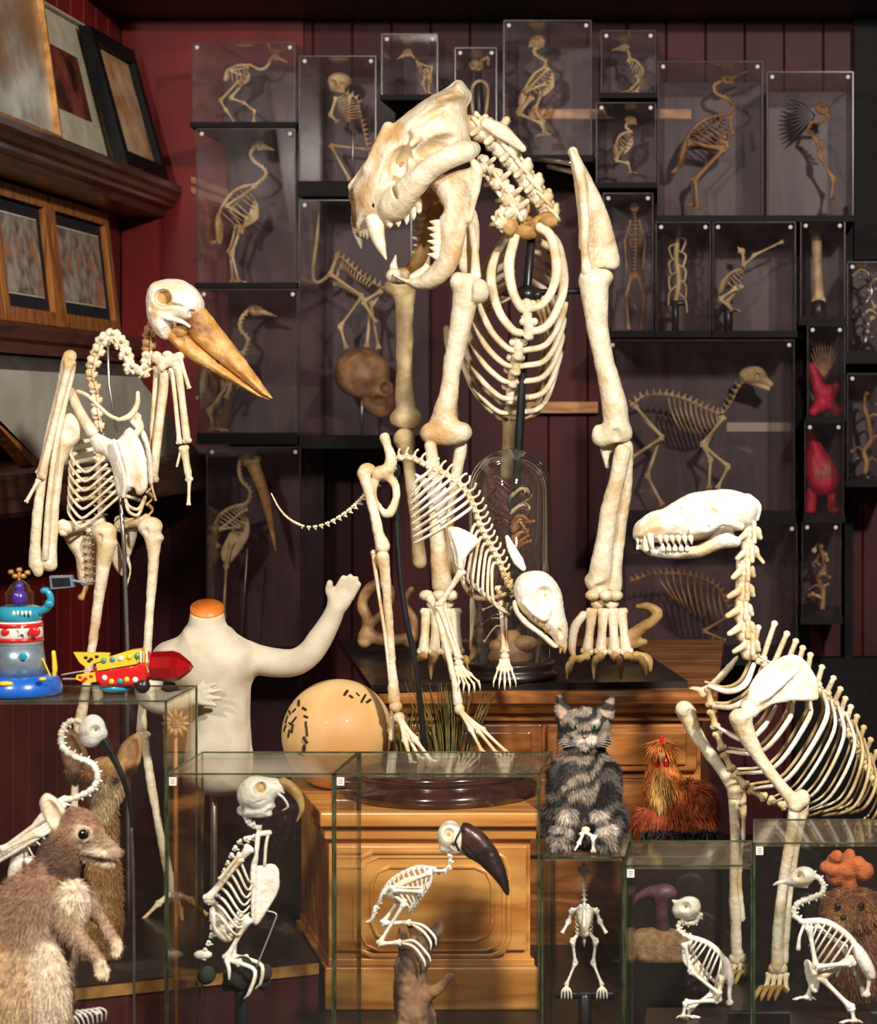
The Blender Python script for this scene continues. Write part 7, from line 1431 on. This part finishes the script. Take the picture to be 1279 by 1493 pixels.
def fawn():
    Y = 2.74; f = Fig('stuffed_fawn', 'stuffed fawn with big ears seen behind the ibis skeleton', 'fawn', Y, (150,1406)); R = f.root; s = f.sdf(2)
    tn = (190,142,88); cr = (226,196,150); db = (110,76,46)
    s.ell((152,1138,0),(34,34,30),k=8,col=tn).chain([(156,1150,-10,24),(150,1176,-20,16),(146,1194,-24,12)],k=8,col=cr).chain([(150,1180,10,20),(150,1240,20,22),(152,1300,26,26),(152,1340,26,24)],k=10,col=tn)
    s.ell((142,1352,26),(34,44,28),k=12,col=tn)
    for x in (126,140,158,170): s.chain([(x,1380,20,9),(x-2,1402,20,6)],k=5,col=tn)
    s.poly(smoothpoly([(170,1104),(180,1082),(200,1068),(208,1086),(205,1112),(190,1132),(174,1124)],4), 6, 8, 9, k=5, col=tn).poly(smoothpoly([(177,1106),(186,1086),(198,1076),(202,1090),(199,1110),(188,1122)],4), -4, 8, 9, k=3, op=-1, col=(232,186,128))
    s.poly(smoothpoly([(88,1094),(92,1068),(104,1062),(120,1080),(130,1110),(126,1132),(108,1142),(96,1128)],4), 6, 8, 9, k=5, col=db).poly(smoothpoly([(94,1096),(98,1076),(106,1074),(116,1090),(122,1112),(108,1128)],4), -4, 8, 9, k=3, op=-1, col=(150,104,66))
    s.ell((168,1138,-26),(5,5,5),k=3,op=-1,col=(50,30,20))
    W, Q, c = s.mesh(1); mesh_obj('body', W, Q, M['fur'], R, cols=c); fur(s, W, Q, c, M['fur'], R, 12000, .008, (0,0,-1), 5, thick=.0005, skip=lambda P: P[:,2] > P3(0,1122,Y).z)
    b = f.mb(); b.ell((168,1139,-24),(5,5,5),n=12).ell((136,1140,-26),(5,5,5),n=12); b.build('eye', M['black'], R); b = f.mb(); b.ell((145,1200,-34),(5,4,4),n=10); b.build('nose', M['black'], R)
fawn()
def hen():
    Y = 3.0; f = Fig('stuffed_hen', 'glossy orange feathered hen looking forward, behind and right of the kitten', 'hen', Y, (978,1226)); R = f.root; s = f.sdf(2)
    o = (206,120,48); r_ = (150,66,24); g = (236,184,104)
    s.ell((980,1200,10),(58,40,50),k=12,col=r_).chain([(968,1150,-4,26),(966,1122,-10,19),(964,1100,-12,15)],k=10,col=o).ell((965,1096,-14),(15,16,16),k=6,col=o).ell((964,1150,-24),(12,30,12),k=8,col=g)
    s.ell((1010,1180,20),(34,40,36),k=12,col=r_)
    W, Q, c = s.mesh(1); mesh_obj('body', W, Q, M['fur'], R, cols=c); fur(s, W, Q, c, M['fur'], R, 9000, .019, (0.1,0,-1), 6, thick=.0013, droop=.16, name='feathers', jit=.12, skip=lambda P: (np.hypot(P[:,0]-P3(965,1098,Y).x, P[:,2]-P3(965,1098,Y).z) < .011) & (P[:,1] < Y))
    b = f.mb(); b.ell((958,1112,-30),(4,8,4),n=8); b.build('wattle', M['t_red'], R); b = f.mb(); b.ell((971,1112,-30),(4,8,4),n=8); b.build('wattle', M['t_red'], R)
    b = f.mb(); b.tube([(965,1098,-28),(964,1106,-38),(964,1112,-42)],[5,3.5,1],n=8); b.build('beak', M['bone_ochre'], R)
    s = f.sdf(1.2); 
    for k in range(4): s.cap((965,1086-k*2,-22+k*8),(965,1076-(k % 2)*3,-24+k*8),3.4,2,k=2)
    s.build('comb', M['t_red'], R); b = f.mb()
    for u in (955,975): b.ell((u,1094,-26),(2.6,2.6,2.4),n=10)
    b.build('eye', M['black'], R)
hen()
a = P3(918,1226,3.0); b = P3(1052,1226,3.0)
tagit(box('hen_stand', a.x, b.x, 2.9, 3.12, ZT, a.z, M['black_wood'], bevel=.002), 'dark wooden block under the orange hen', 'stand')
g = MB(2.96); rg = random.Random(9)
for i in range(90): u = 936+rg.random()*112; g.tube([(u,1228,rg.gauss(-6,8)),(u+rg.gauss(0,6),1216,rg.gauss(-8,8)),(u+rg.gauss(0,12),1208+rg.random()*8,rg.gauss(-10,8))], [1.5,1.2,.5], n=4, sub=2)
o = g.build('dark_moss', mat('charcoal_moss', (40,40,42),(20,20,22), rough=.9), None); tagit(o, 'tuft of charcoal moss at the foot of the orange hen', 'moss', kind='stuff')
# things dimly seen behind the right-hand cases
f = Fig('sand_mount', 'sandy block with a purple hooked bird head, behind the crouching bird skeleton', 'specimen', 2.72, (966,1505)); s = f.sdf(2); s.poly(smoothpoly([(922,1362),(950,1352),(990,1356),(1014,1368),(1012,1400),(980,1408),(928,1400)],3),0,26,16); rg = random.Random(1)
s.build('sand_block', mat('sand', (200,160,116),(160,118,80), rough=.95, scale=120, bump=1), f.root)
s = f.sdf(1.6); s.chain([(966,1356,0,11),(964,1326,0,10),(962,1306,0,12)],k=6).ell((968,1302,0),(20,13,12),k=5).chain([(950,1300,-2,8),(930,1308,-4,5),(920,1324,-4,2)],k=5); s.build('hooked_head', mat('purple_brown', (110,70,78),(70,44,50), rough=.5, scale=30), f.root)
b = f.mb(); b.prism([(918,1404),(1020,1404),(1024,1505),(914,1505)],-24,24); b.build('block_base', M['black_wood'], f.root, smooth=False)
f = Fig('brown_puppy', 'small stuffed brown puppy with a ginger ruff, behind the seabird skeleton at the right edge', 'puppy', 2.735, (1240,1460)); s = f.sdf(2)
s.ell((1240,1330,0),(42,36,34),k=8,col=(150,98,60)).ell((1228,1344,-26),(18,14,14),k=6,col=(176,124,80)).ell((1250,1402,6),(50,62,36),k=12,col=(120,74,46)).ell((1208,1316,-6),(10,16,8),k=5,col=(110,66,40)).ell((1274,1316,-6),(10,16,8),k=5,col=(110,66,40))
W, Q, c = s.mesh(1); mesh_obj('body', W, Q, M['fur'], f.root, cols=c); fur(s, W, Q, c, M['fur'], f.root, 9000, .009, (0,0,-1), 8, thick=.0006)
b = f.mb(); b.ell((1256,1322,-32),(5,6,4),n=10).ell((1222,1322,-32),(5,6,4),n=10).ell((1230,1338,-42),(5,4,4),n=10); b.build('eye_and_nose', M['black'], f.root)
s = f.sdf(2); rg = random.Random(12)
for i in range(14): s.ell((1228+rg.gauss(0,16),1262+rg.gauss(0,10),rg.gauss(0,8)),9+rg.random()*5,k=4)
s.chain([(1238,1270,4,12),(1240,1310,8,12)],k=6); s.build('ginger_ruff', mat('ginger_pile', (206,112,60),(160,78,40), rough=.95, bump=1, scale=60), f.root)
